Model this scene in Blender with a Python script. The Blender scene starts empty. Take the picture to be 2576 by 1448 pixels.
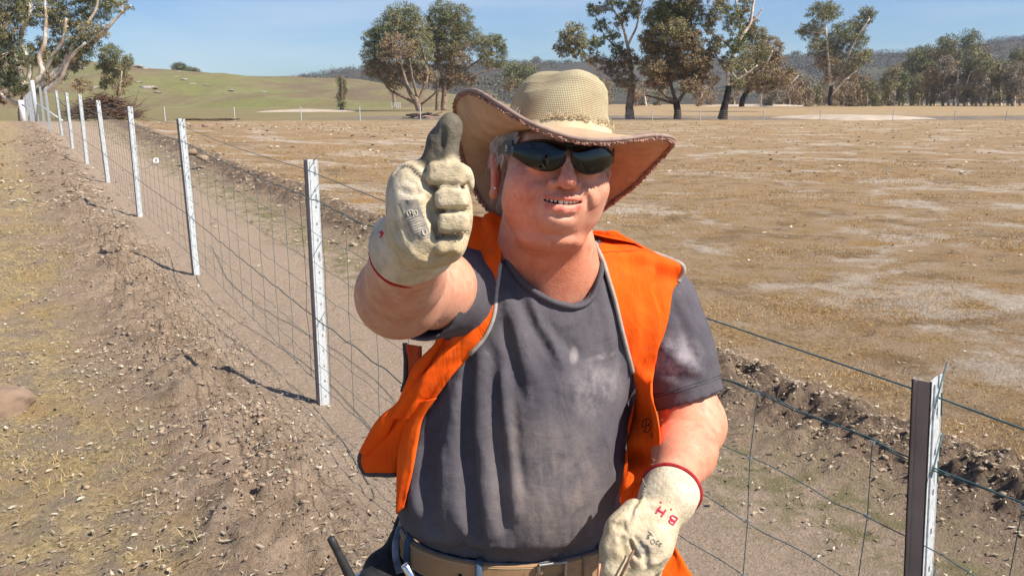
import bpy, math, random
import numpy as np
from mathutils import Vector, Matrix
R = math.radians
random.seed(7)
rng = np.random.default_rng(7)
C = bpy.context.scene.collection
SC = bpy.context.scene

# ------------------------------------------------------------------ camera
F = 2050.0                      # focal length in units of a 2575 wide picture
PITCH = math.atan(473 / F)
CAM = Vector((0, 0, 1.75))
cam_d = bpy.data.cameras.new('camera')
cam_d.sensor_width = 36
cam_d.lens = F / 2575 * 36
cam_d.clip_start = 0.05
cam_d.clip_end = 6000
cam = bpy.data.objects.new('camera', cam_d)
cam.location = CAM
cam.rotation_euler = (R(90) - PITCH, 0, 0)
C.objects.link(cam)
SC.camera = cam

# ------------------------------------------------------------------ sky, sun, exposure
SUN_EL, SUN_AZ = R(47), R(66)   # azimuth measured from behind the camera towards the right
sun_dir = Vector((math.sin(SUN_AZ) * math.cos(SUN_EL), -math.cos(SUN_AZ) * math.cos(SUN_EL), math.sin(SUN_EL)))
world = bpy.data.worlds.new('World')
SC.world = world
world.use_nodes = True
wn = world.node_tree
bg = wn.nodes['Background']
sky = wn.nodes.new('ShaderNodeTexSky')
sky.sky_type = 'NISHITA'
sky.sun_disc = False
sky.sun_elevation = SUN_EL
sky.sun_rotation = math.atan2(sun_dir.x, sun_dir.y)
sky.altitude = 0
sky.air_density = 1.0
sky.dust_density = 0.25
sky.ozone_density = 2.0
# thin cirrus wisps in the sky itself
tc = wn.nodes.new('ShaderNodeTexCoord')
mp = wn.nodes.new('ShaderNodeMapping'); mp.inputs['Scale'].default_value = (1.3, 1.0, 7.0)
mp.inputs['Rotation'].default_value = (0, R(8), 0)
nz = wn.nodes.new('ShaderNodeTexNoise'); nz.inputs['Scale'].default_value = 2.2; nz.inputs['Detail'].default_value = 6
nz.inputs['Distortion'].default_value = 0.6
rp = wn.nodes.new('ShaderNodeMapRange'); rp.inputs[1].default_value = 0.42; rp.inputs[2].default_value = 0.85; rp.inputs[4].default_value = 0.55
mx = wn.nodes.new('ShaderNodeMix'); mx.data_type = 'RGBA'; mx.inputs[7].default_value = (9.0, 10.0, 11.2, 1)
wn.links.new(tc.outputs['Generated'], mp.inputs[0]); wn.links.new(mp.outputs[0], nz.inputs[0])
wn.links.new(nz.outputs[0], rp.inputs[0]); wn.links.new(rp.outputs[0], mx.inputs[0])
tn = wn.nodes.new('ShaderNodeMix'); tn.data_type = 'RGBA'; tn.blend_type = 'MULTIPLY'; tn.inputs[0].default_value = 1; tn.inputs[7].default_value = (.80, 1.05, 1.42, 1)
wn.links.new(sky.outputs[0], tn.inputs[6]); wn.links.new(tn.outputs[2], mx.inputs[6]); wn.links.new(mx.outputs[2], bg.inputs[0])
bg.inputs[1].default_value = 0.054
sun_l = bpy.data.lights.new('sun', 'SUN')
sun_l.energy = 5.0
sun_l.angle = R(0.5)
sun_l.color = (1.0, 0.91, 0.79)
sun_o = bpy.data.objects.new('sun', sun_l)
sun_o.rotation_euler = (-sun_dir).to_track_quat('-Z', 'Y').to_euler()
sun_o.location = (20, -20, 40)
C.objects.link(sun_o)
SC.view_settings.view_transform = 'Standard'
SC.view_settings.look = 'None'
SC.view_settings.gamma = 1
SC.view_settings.exposure = 0.72
SC.cycles.use_denoising = True
SC.cycles.max_bounces = 6
SC.cycles.diffuse_bounces = 3
SC.cycles.glossy_bounces = 3
SC.cycles.transparent_max_bounces = 6
SC.cycles.volume_bounces = 0
SC.render.use_persistent_data = False

# ------------------------------------------------------------------ helpers
CP, SP = math.cos(PITCH), math.sin(PITCH)
def P(u, v, d):
    """world point seen at (u, v) of a 2575x1448 picture, d metres along the view axis"""
    x = (u - 1287.5) / F * d; y = -(v - 724) / F * d
    return Vector((x, CP * d + SP * y, CAM.z - SP * d + CP * y))
def PY(u, v, Y):
    """same, but at world distance Y in front of the camera"""
    p = P(u, v, 1.0)
    k = Y / p.y
    return Vector((p.x * k, Y, CAM.z + (p.z - CAM.z) * k))
def pxs(Y):                      # metres per picture unit at distance Y
    return Y / F * 1.02

def tag(o, label=None, cat=None, group=None, kind=None):
    if label: o['label'] = label
    if cat: o['category'] = cat
    if group: o['group'] = group
    if kind: o['kind'] = kind
    return o
def empty(name, loc=(0, 0, 0), label=None, cat=None, group=None):
    o = bpy.data.objects.new(name, None); C.objects.link(o); o.location = loc
    o.empty_display_size = 0.1
    return tag(o, label, cat, group)
def mesh_np(name, V, Fc, mat=None, parent=None, smooth=False, cols=None, mats=None, midx=None, uv=None):
    """V (n,3), Fc (m,k) array of equal sized faces"""
    V = np.asarray(V, dtype=np.float32); Fc = np.asarray(Fc, dtype=np.int32)
    me = bpy.data.meshes.new(name)
    me.vertices.add(len(V)); me.vertices.foreach_set('co', V.ravel())
    k = Fc.shape[1]
    me.loops.add(Fc.size); me.loops.foreach_set('vertex_index', Fc.ravel())
    me.polygons.add(len(Fc))
    me.polygons.foreach_set('loop_start', np.arange(0, Fc.size, k, dtype=np.int32))
    me.polygons.foreach_set('loop_total', np.full(len(Fc), k, dtype=np.int32))
    if smooth: me.polygons.foreach_set('use_smooth', np.ones(len(Fc), dtype=bool))
    me.update(calc_edges=True)
    if cols is not None:
        a = me.color_attributes.new('Col', 'FLOAT_COLOR', 'POINT')
        cc = np.ones((len(V), 4), dtype=np.float32); cc[:, :3] = cols
        a.data.foreach_set('color', cc.ravel())
    if uv is not None:
        l = me.uv_layers.new(name='UVMap')
        l.data.foreach_set('uv', np.asarray(uv, dtype=np.float32)[Fc.ravel()].ravel())
    if mats:
        for m in mats: me.materials.append(m)
        if midx is not None: me.polygons.foreach_set('material_index', np.asarray(midx, dtype=np.int32))
    elif mat: me.materials.append(mat)
    me.validate()
    o = bpy.data.objects.new(name, me); C.objects.link(o)
    if parent: o.parent = parent; o.matrix_parent_inverse = Matrix.Translation(-parent.location)
    return o

class MB:
    """collects quads/tris into one mesh"""
    def __init__(s): s.v = []; s.f = []; s.c = []; s.mi = []
    def add(s, V, Fc, col=None, mi=0):
        n = len(s.v); s.v.extend([tuple(p) for p in V]); s.f.extend([tuple(i + n for i in f) for f in Fc])
        s.mi.extend([mi] * len(Fc))
        s.c.extend([col or (1, 1, 1)] * len(V))
    def tube(s, pts, rad, n=6, col=None, caps=True, mi=0, flat=1.0, up=None):
        pts = [Vector(p) for p in pts]
        if not hasattr(rad, '__len__'): rad = [rad] * len(pts)
        V = []; Fc = []
        t0 = (pts[1] - pts[0]).normalized()
        a = Vector(up) if up else (Vector((0, 0, 1)) if abs(t0.z) < .9 else Vector((1, 0, 0)))
        x = t0.cross(a).normalized()
        for i, p in enumerate(pts):
            t = (pts[min(i + 1, len(pts) - 1)] - pts[max(i - 1, 0)]).normalized()
            x = (x - t * x.dot(t)); x = x.normalized() if x.length > 1e-6 else t.orthogonal().normalized()
            y = t.cross(x)
            for k in range(n):
                q = 2 * math.pi * k / n
                V.append(p + (x * math.cos(q) + y * math.sin(q) * flat) * rad[i])
        for i in range(len(pts) - 1):
            for k in range(n):
                k2 = (k + 1) % n
                Fc.append((i * n + k, i * n + k2, (i + 1) * n + k2, (i + 1) * n + k))
        if caps:
            Fc.append(tuple(range(n - 1, -1, -1))); Fc.append(tuple((len(pts) - 1) * n + k for k in range(n)))
        s.add(V, Fc, col, mi)
    def box(s, c, sz, rot=None, col=None, mi=0):
        c = Vector(c); V = []
        for dx in (-.5, .5):
            for dy in (-.5, .5):
                for dz in (-.5, .5):
                    q = Vector((dx * sz[0], dy * sz[1], dz * sz[2]))
                    if rot is not None: q = rot @ q
                    V.append(c + q)
        s.add(V, [(0, 1, 3, 2), (4, 6, 7, 5), (0, 4, 5, 1), (2, 3, 7, 6), (0, 2, 6, 4), (1, 5, 7, 3)], col, mi)
    def build(s, name, mat=None, parent=None, smooth=False, mats=None, cols=False):
        me = bpy.data.meshes.new(name); me.from_pydata(s.v, [], s.f)
        for m in (mats or ([mat] if mat else [])): me.materials.append(m)
        if mats: me.polygons.foreach_set('material_index', s.mi)
        if smooth: me.polygons.foreach_set('use_smooth', [True] * len(me.polygons))
        if cols:
            a = me.color_attributes.new('Col', 'FLOAT_COLOR', 'POINT')
            cc = np.ones((len(s.v), 4), dtype=np.float32); cc[:, :3] = np.array(s.c); a.data.foreach_set('color', cc.ravel())
        me.update()
        o = bpy.data.objects.new(name, me); C.objects.link(o)
        if parent: o.parent = parent; o.matrix_parent_inverse = Matrix.Translation(-parent.location)
        return o

def smooth_path(pts, n=8):
    """Catmull-Rom through pts (sequences of equal length)"""
    P_ = np.array([list(p) for p in pts], dtype=float); out = []
    for i in range(len(P_) - 1):
        p0 = P_[max(i - 1, 0)]; p1 = P_[i]; p2 = P_[i + 1]; p3 = P_[min(i + 2, len(P_) - 1)]
        for k in range(n):
            t = k / n
            out.append(.5 * ((2 * p1) + (-p0 + p2) * t + (2 * p0 - 5 * p1 + 4 * p2 - p3) * t * t + (-p0 + 3 * p1 - 3 * p2 + p3) * t ** 3))
    out.append(P_[-1]); return np.array(out)
def sstep(a, b, x):
    t = np.clip((x - a) / (b - a), 0, 1); return t * t * (3 - 2 * t)

# lattice value noise
_perm = rng.random((256, 256)).astype(np.float32)
def vnoise(x, y):
    xi = np.floor(x).astype(int); yi = np.floor(y).astype(int)
    fx = x - xi; fy = y - yi; fx = fx * fx * (3 - 2 * fx); fy = fy * fy * (3 - 2 * fy)
    a = _perm[xi & 255, yi & 255]; b = _perm[(xi + 1) & 255, yi & 255]
    c = _perm[xi & 255, (yi + 1) & 255]; d = _perm[(xi + 1) & 255, (yi + 1) & 255]
    return (a * (1 - fx) + b * fx) * (1 - fy) + (c * (1 - fx) + d * fx) * fy - .5
def fbm(x, y, o=4):
    r = 0; a = 1
    for i in range(o): r = r + a * vnoise(x + 13.7 * i, y + 7.1 * i); x = x * 2.03; y = y * 2.03; a *= .5
    return r

# ------------------------------------------------------------------ materials
def nmat(name, base=(.5, .5, .5), rough=.8, metal=0, spec=.3):
    m = bpy.data.materials.new(name); m.use_nodes = True
    b = m.node_tree.nodes['Principled BSDF']
    b.inputs['Base Color'].default_value = (*base, 1); b.inputs['Roughness'].default_value = rough
    b.inputs['Metallic'].default_value = metal; b.inputs['Specular IOR Level'].default_value = spec
    return m, m.node_tree, b
class NT:
    """small node helper"""
    def __init__(s, nt): s.nt = nt; s.N = nt.nodes; s.L = nt.links
    def coord(s, kind='Object', scale=None, rot=None):
        if kind == 'World':
            g = s.N.new('ShaderNodeNewGeometry'); o = g.outputs['Position']
        else:
            g = s.N.new('ShaderNodeTexCoord'); o = g.outputs[kind]
        if scale or rot:
            m = s.N.new('ShaderNodeMapping'); s.L.new(o, m.inputs[0])
            if scale: m.inputs['Scale'].default_value = scale
            if rot: m.inputs['Rotation'].default_value = rot
            o = m.outputs[0]
        return o
    def noise(s, co, scale, detail=4, rough=.55, dist=0):
        n = s.N.new('ShaderNodeTexNoise'); s.L.new(co, n.inputs['Vector'])
        n.inputs['Scale'].default_value = scale; n.inputs['Detail'].default_value = detail
        n.inputs['Roughness'].default_value = rough; n.inputs['Distortion'].default_value = dist
        return n.outputs[0]
    def voro(s, co, scale, feature='F1', out=0, rand=1):
        n = s.N.new('ShaderNodeTexVoronoi'); n.feature = feature; s.L.new(co, n.inputs['Vector'])
        n.inputs['Scale'].default_value = scale; n.inputs['Randomness'].default_value = rand
        return n.outputs[out]
    def rng(s, x, a, b, c=0, d=1, sm=False):
        n = s.N.new('ShaderNodeMapRange'); s.put(n.inputs[0], x)
        if sm: n.interpolation_type = 'SMOOTHSTEP'
        for i, q in zip((1, 2, 3, 4), (a, b, c, d)): n.inputs[i].default_value = q
        return n.outputs[0]
    def put(s, inp, x):
        if hasattr(x, 'is_output') or hasattr(x, 'links'): s.L.new(x, inp)
        elif isinstance(x, (tuple, list)) and len(x) == 3 and inp.type == 'RGBA': inp.default_value = (*x, 1)
        else: inp.default_value = x
    def math(s, op, a, b=0.0):
        n = s.N.new('ShaderNodeMath'); n.operation = op; s.put(n.inputs[0], a); s.put(n.inputs[1], b); return n.outputs[0]
    def mix(s, f, a, b, mode='MIX'):
        n = s.N.new('ShaderNodeMix'); n.data_type = 'RGBA'; n.blend_type = mode
        s.put(n.inputs[0], f); s.put(n.inputs[6], a); s.put(n.inputs[7], b); return n.outputs[2]
    def dot(s, co, v):
        n = s.N.new('ShaderNodeVectorMath'); n.operation = 'DOT_PRODUCT'; s.L.new(co, n.inputs[0]); n.inputs[1].default_value = v
        return n.outputs['Value']
    def bump(s, h, strength=.3, dist=.01, normal=None):
        n = s.N.new('ShaderNodeBump'); s.L.new(h, n.inputs['Height']); n.inputs['Strength'].default_value = strength
        n.inputs['Distance'].default_value = dist
        if normal: s.L.new(normal, n.inputs['Normal'])
        return n.outputs[0]
    def attr(s, name='Col'):
        n = s.N.new('ShaderNodeAttribute'); n.attribute_name = name; return n.outputs['Color']
def simple(name, c1, c2=None, scale=20, rough=.8, metal=0, bump=0, bdist=.005, spec=.3, co='Object', useattr=False, thr=(.35, .65)):
    m, nt, b = nmat(name, c1, rough, metal, spec); t = NT(nt)
    o = t.coord(co); n = t.noise(o, scale, 5)
    col = t.mix(t.rng(n, *thr), c1, c2 or c1)
    if useattr: col = t.mix(1.0, col, t.attr(), 'MULTIPLY')
    nt.links.new(col, b.inputs['Base Color'])
    if bump: nt.links.new(t.bump(n, bump, bdist), b.inputs['Normal'])
    return m
# ------------------------------------------------------------------ ground
FA = np.array([-1.06, 4.24]); FD = np.array([-.521, .8535]); FN = np.array([-.8535, -.521])   # fence foot, direction, left normal
def tcoord(x, y): return (x - FA[0]) * FN[0] + (y - FA[1]) * FN[1]
def base_h(x, y):
    g = .055 * np.clip(-x, -2.5, 16) + .045
    g = g * (1 - sstep(30, 58, y))
    g = g - .12 * sstep(-.5, -2.0, -x) * 0
    return g
def ground_h(x, y, fine=True):
    x = np.asarray(x, dtype=float); y = np.asarray(y, dtype=float)
    z = base_h(x, y)
    t = tcoord(x, y) + .15 * fbm(x * .8, y * .8, 2)
    near = 1 - sstep(14, 40, y)
    ridge = np.exp(-((t - .55) / .30) ** 2) * .075 + np.exp(-((t + 2.45) / .34) ** 2) * .13
    z = z + ridge * (1 - sstep(25, 60, y))
    z = z - .03 * np.exp(-((t + 1.2) / .7) ** 2) * near
    z = z + .05 * fbm(x * .35, y * .35, 3) * near + .25 * fbm(x * .03 + 5, y * .03, 3) * sstep(20, 60, y) * .6
    if fine:
        rg = np.clip(ridge / .08, 0, 1.3)
        cl = np.abs(fbm(x * 9, y * 9, 3))
        z = z + near * ((.014 + .085 * rg) * (fbm(x * 5.5, y * 5.5, 4)) + (.035 * cl + .05 * np.abs(fbm(x * 13, y * 13, 3))) * rg + .013 * fbm(x * 22, y * 22, 2) * (1 - np.exp(-((t + .55) / .6) ** 2)))
        left = sstep(.9, 1.3, t)
        z = z + near * left * .04 * fbm(x * 3.3, y * 3.3, 4)
    return z
def graded(a, f0, f1, b, step, g=1.045):
    c = list(np.arange(f0, f1, step)); s = step; p = f0; lo = []
    while p > a: s *= g; p -= s; lo.append(p)
    s = step; p = c[-1]; hi = []
    while p < b: s *= g; p += s; hi.append(p)
    return np.array(lo[::-1] + c + hi)
gx = graded(-900, -4.2, 2.6, 900, .018); gy = graded(-12, 2.2, 7.5, 900, .018, 1.04)
X, Y = np.meshgrid(gx, gy, indexing='ij')
Z = ground_h(X, Y)
Vg = np.stack([X, Y, Z], -1).reshape(-1, 3)
nx_, ny_ = len(gx), len(gy)
ii = np.arange(nx_ - 1)[:, None] * ny_ + np.arange(ny_ - 1)[None, :]
Fg = np.stack([ii, ii + ny_, ii + ny_ + 1, ii + 1], -1).reshape(-1, 4)

gm, gnt, gb = nmat('ground_soil_and_grass', rough=.95, spec=.1)
t = NT(gnt)
co = t.coord('World')
flat = t.N.new('ShaderNodeMapping'); gnt.links.new(co, flat.inputs[0]); flat.inputs['Scale'].default_value = (1, 1, .3); fl = flat.outputs[0]
tt = t.math('SUBTRACT', t.dot(co, (FN[0], FN[1], 0)), float(FA @ FN))
n1 = t.noise(fl, .9, 5); n2 = t.noise(fl, 6, 6, .65); n3 = t.noise(fl, 38, 5, .7); n4 = t.noise(fl, 150, 3, .7)
big = t.noise(fl, .16, 4)
tw = t.math('ADD', tt, t.math('MULTIPLY', t.math('SUBTRACT', n1, .5), 1.1))
# soil
soil = t.mix(t.rng(n2, .35, .68), (.30, .222, .155), (.51, .39, .285))
soil = t.mix(t.rng(n3, .3, .7), t.mix(.5, soil, (.16, .11, .075)), soil)
soil = t.mix(t.rng(n4, .58, .72, 0, .6), soil, (.52, .41, .29))
dk = t.math('MULTIPLY', t.math('MULTIPLY', t.rng(tw, -3.0, -2.7, 0, 1, True), t.rng(tw, -2.2, -1.9, 1, 0, True)), t.rng(n2, .36, .52))
soil = t.mix(t.math('MULTIPLY', dk, .85), soil, t.mix(t.rng(n3, .4, .7), (.085, .06, .045), (.24, .175, .125)))
# compacted wheel track
track = t.mix(t.rng(n3, .35, .65), (.36, .272, .197), (.47, .368, .278))
tr = t.math('MULTIPLY', t.rng(tw, -2.0, -1.4, 0, 1, True), t.rng(tw, .1, .45, 1, 0, True))
# left verge: grey-green and straw
straw = t.mix(t.rng(n3, .35, .6), (.24, .18, .09), (.56, .43, .235))
verge = t.mix(t.rng(n2, .42, .58), straw, (.32, .25, .18))
verge = t.mix(t.rng(t.noise(fl, 1.6, 4), .5, .62, 0, .7), verge, (.42, .29, .135))
verge = t.mix(t.rng(t.noise(fl, 2.3, 3), .58, .7, 0, .4), verge, (.22, .20, .10))
# field
stk = t.N.new('ShaderNodeMapping'); gnt.links.new(co, stk.inputs[0]); stk.inputs['Scale'].default_value = (.85, 1.0, .3); st = stk.outputs[0]
fa = t.noise(st, .42, 8, .66, .5); fb = t.noise(st, 2.3, 7, .68); fc = t.noise(fl, 30, 6, .75)
field = t.mix(t.rng(fc, .36, .64), (.14, .088, .04), (.46, .31, .15))
field = t.mix(t.rng(fb, .40, .58, 0, .9), field, (.35, .255, .165))
field = t.mix(t.rng(t.noise(st, 1.1, 7, .7, .4), .50, .62, 0, .55, True), field, (.135, .092, .052))
field = t.mix(t.rng(t.noise(st, .75, 6, .7, .6), .56, .68, 0, .5, True), field, (.42, .23, .085))
pale = t.mix(t.rng(fc, .35, .6), (.36, .30, .24), (.56, .49, .41))
pm = t.math('MULTIPLY', t.rng(fa, .51, .60, 0, 1, True), t.rng(fb, .36, .52))
field = t.mix(t.math('MULTIPLY', pm, .8), field, pale)
far = t.rng(t.dot(co, (0, 1, 0)), 25, 110, 0, 1)
field = t.mix(t.math('MULTIPLY', far, .55), field, (.33, .235, .12))
sp = t.rng(t.noise(fl, 62, 2, .5), .69, .73)
field = t.mix(t.math('MULTIPLY', sp, .65), field, (.6, .5, .36))
col = t.mix(t.rng(tw, -3.25, -2.75, 0, 1, True), field, soil)
col = t.mix(tr, col, track)
green = t.math('MULTIPLY', t.math('MULTIPLY', t.rng(tw, -2.1, -1.7), t.rng(tw, -1.5, -1.1, 1, 0)), t.rng(n2, .42, .6, 0, .75))
col = t.mix(green, col, (.16, .155, .06))
col = t.mix(t.rng(tw, .85, 1.25, 0, 1, True), col, verge)
# burnt grass/green paddock beyond the cross fence
fy = t.dot(co, (0, 1, 0)); fx = t.dot(co, (1, 0, 0))
gp = t.math('MULTIPLY', t.rng(fy, 66, 72), t.rng(fx, -30, 15, 1, 0))
col = t.mix(t.math('MULTIPLY', gp, .85), col, t.mix(t.rng(fb, .4, .6), (.155, .15, .062), (.2, .165, .085)))
ash = t.math('MULTIPLY', t.math('MULTIPLY', t.rng(fy, 72, 76), t.rng(fy, 92, 97, 1, 0)), t.rng(fa, .42, .5))
col = t.mix(t.math('MULTIPLY', ash, t.rng(fx, -22, -14)), col, t.mix(t.rng(fb, .4, .6), (.10, .092, .082), (.22, .19, .16)))
gnt.links.new(col, gb.inputs['Base Color'])
hh = t.math('ADD', t.math('MULTIPLY', n3, .7), t.math('MULTIPLY', t.noise(fl, 95, 5, .75), .6))
gnt.links.new(t.bump(hh, 1.0, .04), gb.inputs['Normal'])
ground = mesh_np('ground', Vg, Fg, gm, smooth=True); tag(ground, kind='structure')

# pale bare sand bar far out in the field
def patch(name, cx, cy, rx, ry, h, mat, n=48, wob=.18, seed=0):
    V = [(cx, cy, float(ground_h(cx, cy, False)) + h)]; Fc = []
    for r_ in (.45, .8, 1.0):
        for k in range(n):
            a = 2 * math.pi * k / n; w = 1 + wob * math.sin(3 * a + seed) + wob * .6 * math.sin(7 * a + 2 * seed)
            x = cx + rx * r_ * w * math.cos(a); y = cy + ry * r_ * w * math.sin(a)
            V.append((x, y, float(ground_h(x, y, False)) + h * (1 - r_ ** 2) + (.02 if r_ < 1 else -.05)))
    for k in range(n):
        k2 = (k + 1) % n
        Fc.append((0, 1 + k, 1 + k2, 1 + k2))
    Fq = []
    for r_ in range(2):
        for k in range(n):
            k2 = (k + 1) % n; b0 = 1 + r_ * n; b1 = b0 + n
            Fq.append((b0 + k, b1 + k, b1 + k2, b0 + k2))
    mb = MB(); mb.add(V, [f[:3] for f in Fc] + Fq); return mb.build(name, mat, smooth=True)
sand_m = simple('pale_sand', (.50, .42, .33), (.36, .29, .22), .8, .95, bump=.4, bdist=.1)
tag(patch('sand_bar', 33, 81, 6.6, 8, .35, sand_m, seed=1.3), kind='structure')
tag(patch('sand_track', -31, 128, 7, 10, .3, sand_m, seed=2.3), kind='structure')
tag(patch('sand_strip', 66, 225, 14, 9, .6, sand_m, seed=.3), kind='structure')

# ------------------------------------------------------------------ hills
def hill(name, crest, Y0, Y1, mat, z0=-1.0, nu=180, nv=40, rough=1.0, power=1.0, back=1.35):
    """terrain rising from distance Y0 to a crest line seen at `crest` [(u, v)] and lying at distance Y1"""
    cu = np.array([c[0] for c in crest], float); cv = np.array([c[1] for c in crest], float)
    us = np.linspace(cu[0], cu[-1], nu); vs = np.interp(us, cu, cv)
    V = []
    for i in range(nu):
        top = PY(us[i], vs[i], Y1); zc = top.z
        for j in range(nv + 8):
            if j < nv:
                s = j / (nv - 1); yy = Y0 + (Y1 - Y0) * s
                sm = s ** power; sm = .5 * sm + .5 * (sm * sm * (3 - 2 * sm)); zz = z0 + (zc - z0) * sm
            else:
                s = (j - nv + 1) / 8; yy = Y1 * (1 + (back - 1) * s); zz = zc - (zc - z0) * s * s
            x = top.x / Y1 * yy
            nn = float(fbm(np.array(x / (40 * rough) + 3), np.array(yy / (40 * rough)), 4)) * (Y1 / 90) * min(1, 4 * (j / nv) * max(0.15, 1 - j / nv) if j < nv else .3)
            V.append((x, yy, zz + nn))
    n2_ = nv + 8
    Fc = [(i * n2_ + j, (i + 1) * n2_ + j, (i + 1) * n2_ + j + 1, i * n2_ + j + 1) for i in range(nu - 1) for j in range(n2_ - 1)]
    o = mesh_np(name, np.array(V), np.array(Fc), mat, smooth=True); tag(o, kind='structure'); return np.array(V).reshape(nu, n2_, 3), us
hm, hnt, hb = nmat('hill_grass', rough=.95, spec=.1); t = NT(hnt)
co = t.coord('World', scale=(1, .45, 1.2)); a = t.noise(co, .022, 6, .6, .4); b_ = t.noise(co, .09, 6, .65); c_ = t.noise(co, .6, 5, .7)
col = t.mix(t.rng(a, .40, .56, 0, 1, True), (.175, .185, .065), (.185, .135, .085))
col = t.mix(t.rng(b_, .45, .62, 0, .7), col, (.215, .215, .095))
col = t.mix(t.rng(c_, .35, .65, 0, .35), col, (.12, .10, .06))
col = t.mix(t.rng(t.noise(co, .05, 7, .7, .5), .66, .71), col, (.42, .36, .27))
hnt.links.new(col, hb.inputs['Base Color']); hnt.links.new(t.bump(c_, .5, .8), hb.inputs['Normal'])
HL, HLu = hill('hill_left', [(-4200, 150), (-2600, 110), (-1500, 70), (-700, 60), (-200, 110), (100, 150), (240, 158), (330, 166), (380, 176), (480, 184), (600, 189), (760, 196), (900, 206), (1000, 216), (1150, 240), (1300, 262)], 135, 420, hm, z0=-1.2, nu=300)
wm, wnt, wb = nmat('wooded_hill_floor', rough=.95, spec=.1); t = NT(wnt)
co = t.coord('World', scale=(1, .4, 1.6)); a = t.noise(co, .012, 6, .65, .5); b_ = t.noise(co, .05, 5, .7)
col = t.mix(t.rng(a, .4, .6), (.058, .054, .048), (.082, .076, .064)); col = t.mix(t.rng(b_, .58, .72, 0, .5), col, (.22, .20, .165))
col = t.mix(t.rng(t.noise(co, .006, 3), .52, .62, 0, .7), col, (.11, .13, .06))
wnt.links.new(col, wb.inputs['Base Color'])
HF, HFu = hill('hill_far', [(-2500, 240), (0, 240), (650, 215), (750, 198), (860, 184), (960, 178), (1100, 172), (1250, 166), (1400, 160), (1560, 165), (1750, 158), (1950, 147), (2100, 143), (2200, 140), (2330, 132), (2440, 120), (2520, 108), (2600, 100), (2900, 70), (3300, 40), (4200, 90), (5400, 130), (7500, 190)], 330, 1050, wm, z0=-2, nu=420, rough=2.0)
HM, HMu = hill('hill_mid', [(1000, 262), (1100, 232), (1200, 205), (1300, 196), (1420, 200), (1560, 210), (1700, 222), (1900, 236), (2100, 250), (2300, 262)], 290, 560, wm, z0=-1.5, nu=120, rough=1.2)
# ------------------------------------------------------------------ trees
bark_w = simple('bark_pale', (.72, .66, .57), (.46, .35, .26), 2.2, .85, bump=.4, bdist=.03, thr=(.42, .62))
bark_b = simple('bark_brown', (.20, .135, .095), (.09, .065, .05), 3, .95, bump=.6, bdist=.04)
bark_c = simple('bark_charred', (.022, .018, .016), (.06, .045, .035), 3, .95, bump=.6, bdist=.04)
bark_m = simple('bark_mixed', (.36, .26, .19), (.14, .10, .075), 2.6, .9, bump=.5, bdist=.04)
lm, lnt, lb = nmat('leaves', rough=.6, spec=.25); t = NT(lnt)
lnt.links.new(t.attr(), lb.inputs['Base Color'])
leafm = lm
GREEN = (.135, .148, .068); OLIVE = (.185, .17, .085); BROWN = (.225, .165, .095); RUST = (.25, .165, .095); GREY = (.20, .175, .13); DARK = (.085, .10, .05)

def leaf_cloud(centers, radii, cols, per, size, droop=.5, asp=.3):
    """many slender leaf faces round clump centres"""
    n = len(centers) * per
    c = np.repeat(centers, per, 0); rr = np.repeat(radii, per, 0); cl = np.repeat(cols, per, 0)
    g = rng.normal(size=(n, 3)); g /= np.linalg.norm(g, axis=1)[:, None]; g *= (rng.random(n) ** .45)[:, None]
    p = c + g * rr
    d = rng.normal(size=(n, 3)); d[:, 2] -= droop * 1.6; d /= np.linalg.norm(d, axis=1)[:, None]
    w = np.cross(d, rng.normal(size=(n, 3))); w /= np.linalg.norm(w, axis=1)[:, None] + 1e-9
    L = size * (.6 + .8 * rng.random(n))[:, None]; W = L * asp
    V = np.stack([p, p + d * L * .5 + w * W * .5, p + d * L, p + d * L * .5 - w * W * .5], 1).reshape(-1, 3)
    Fq = np.arange(n * 4).reshape(-1, 4)
    tone = (.7 + .6 * rng.random((n, 1)))
    cc = np.repeat(cl * tone, 4, 0)
    return V, Fq, cc

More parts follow.
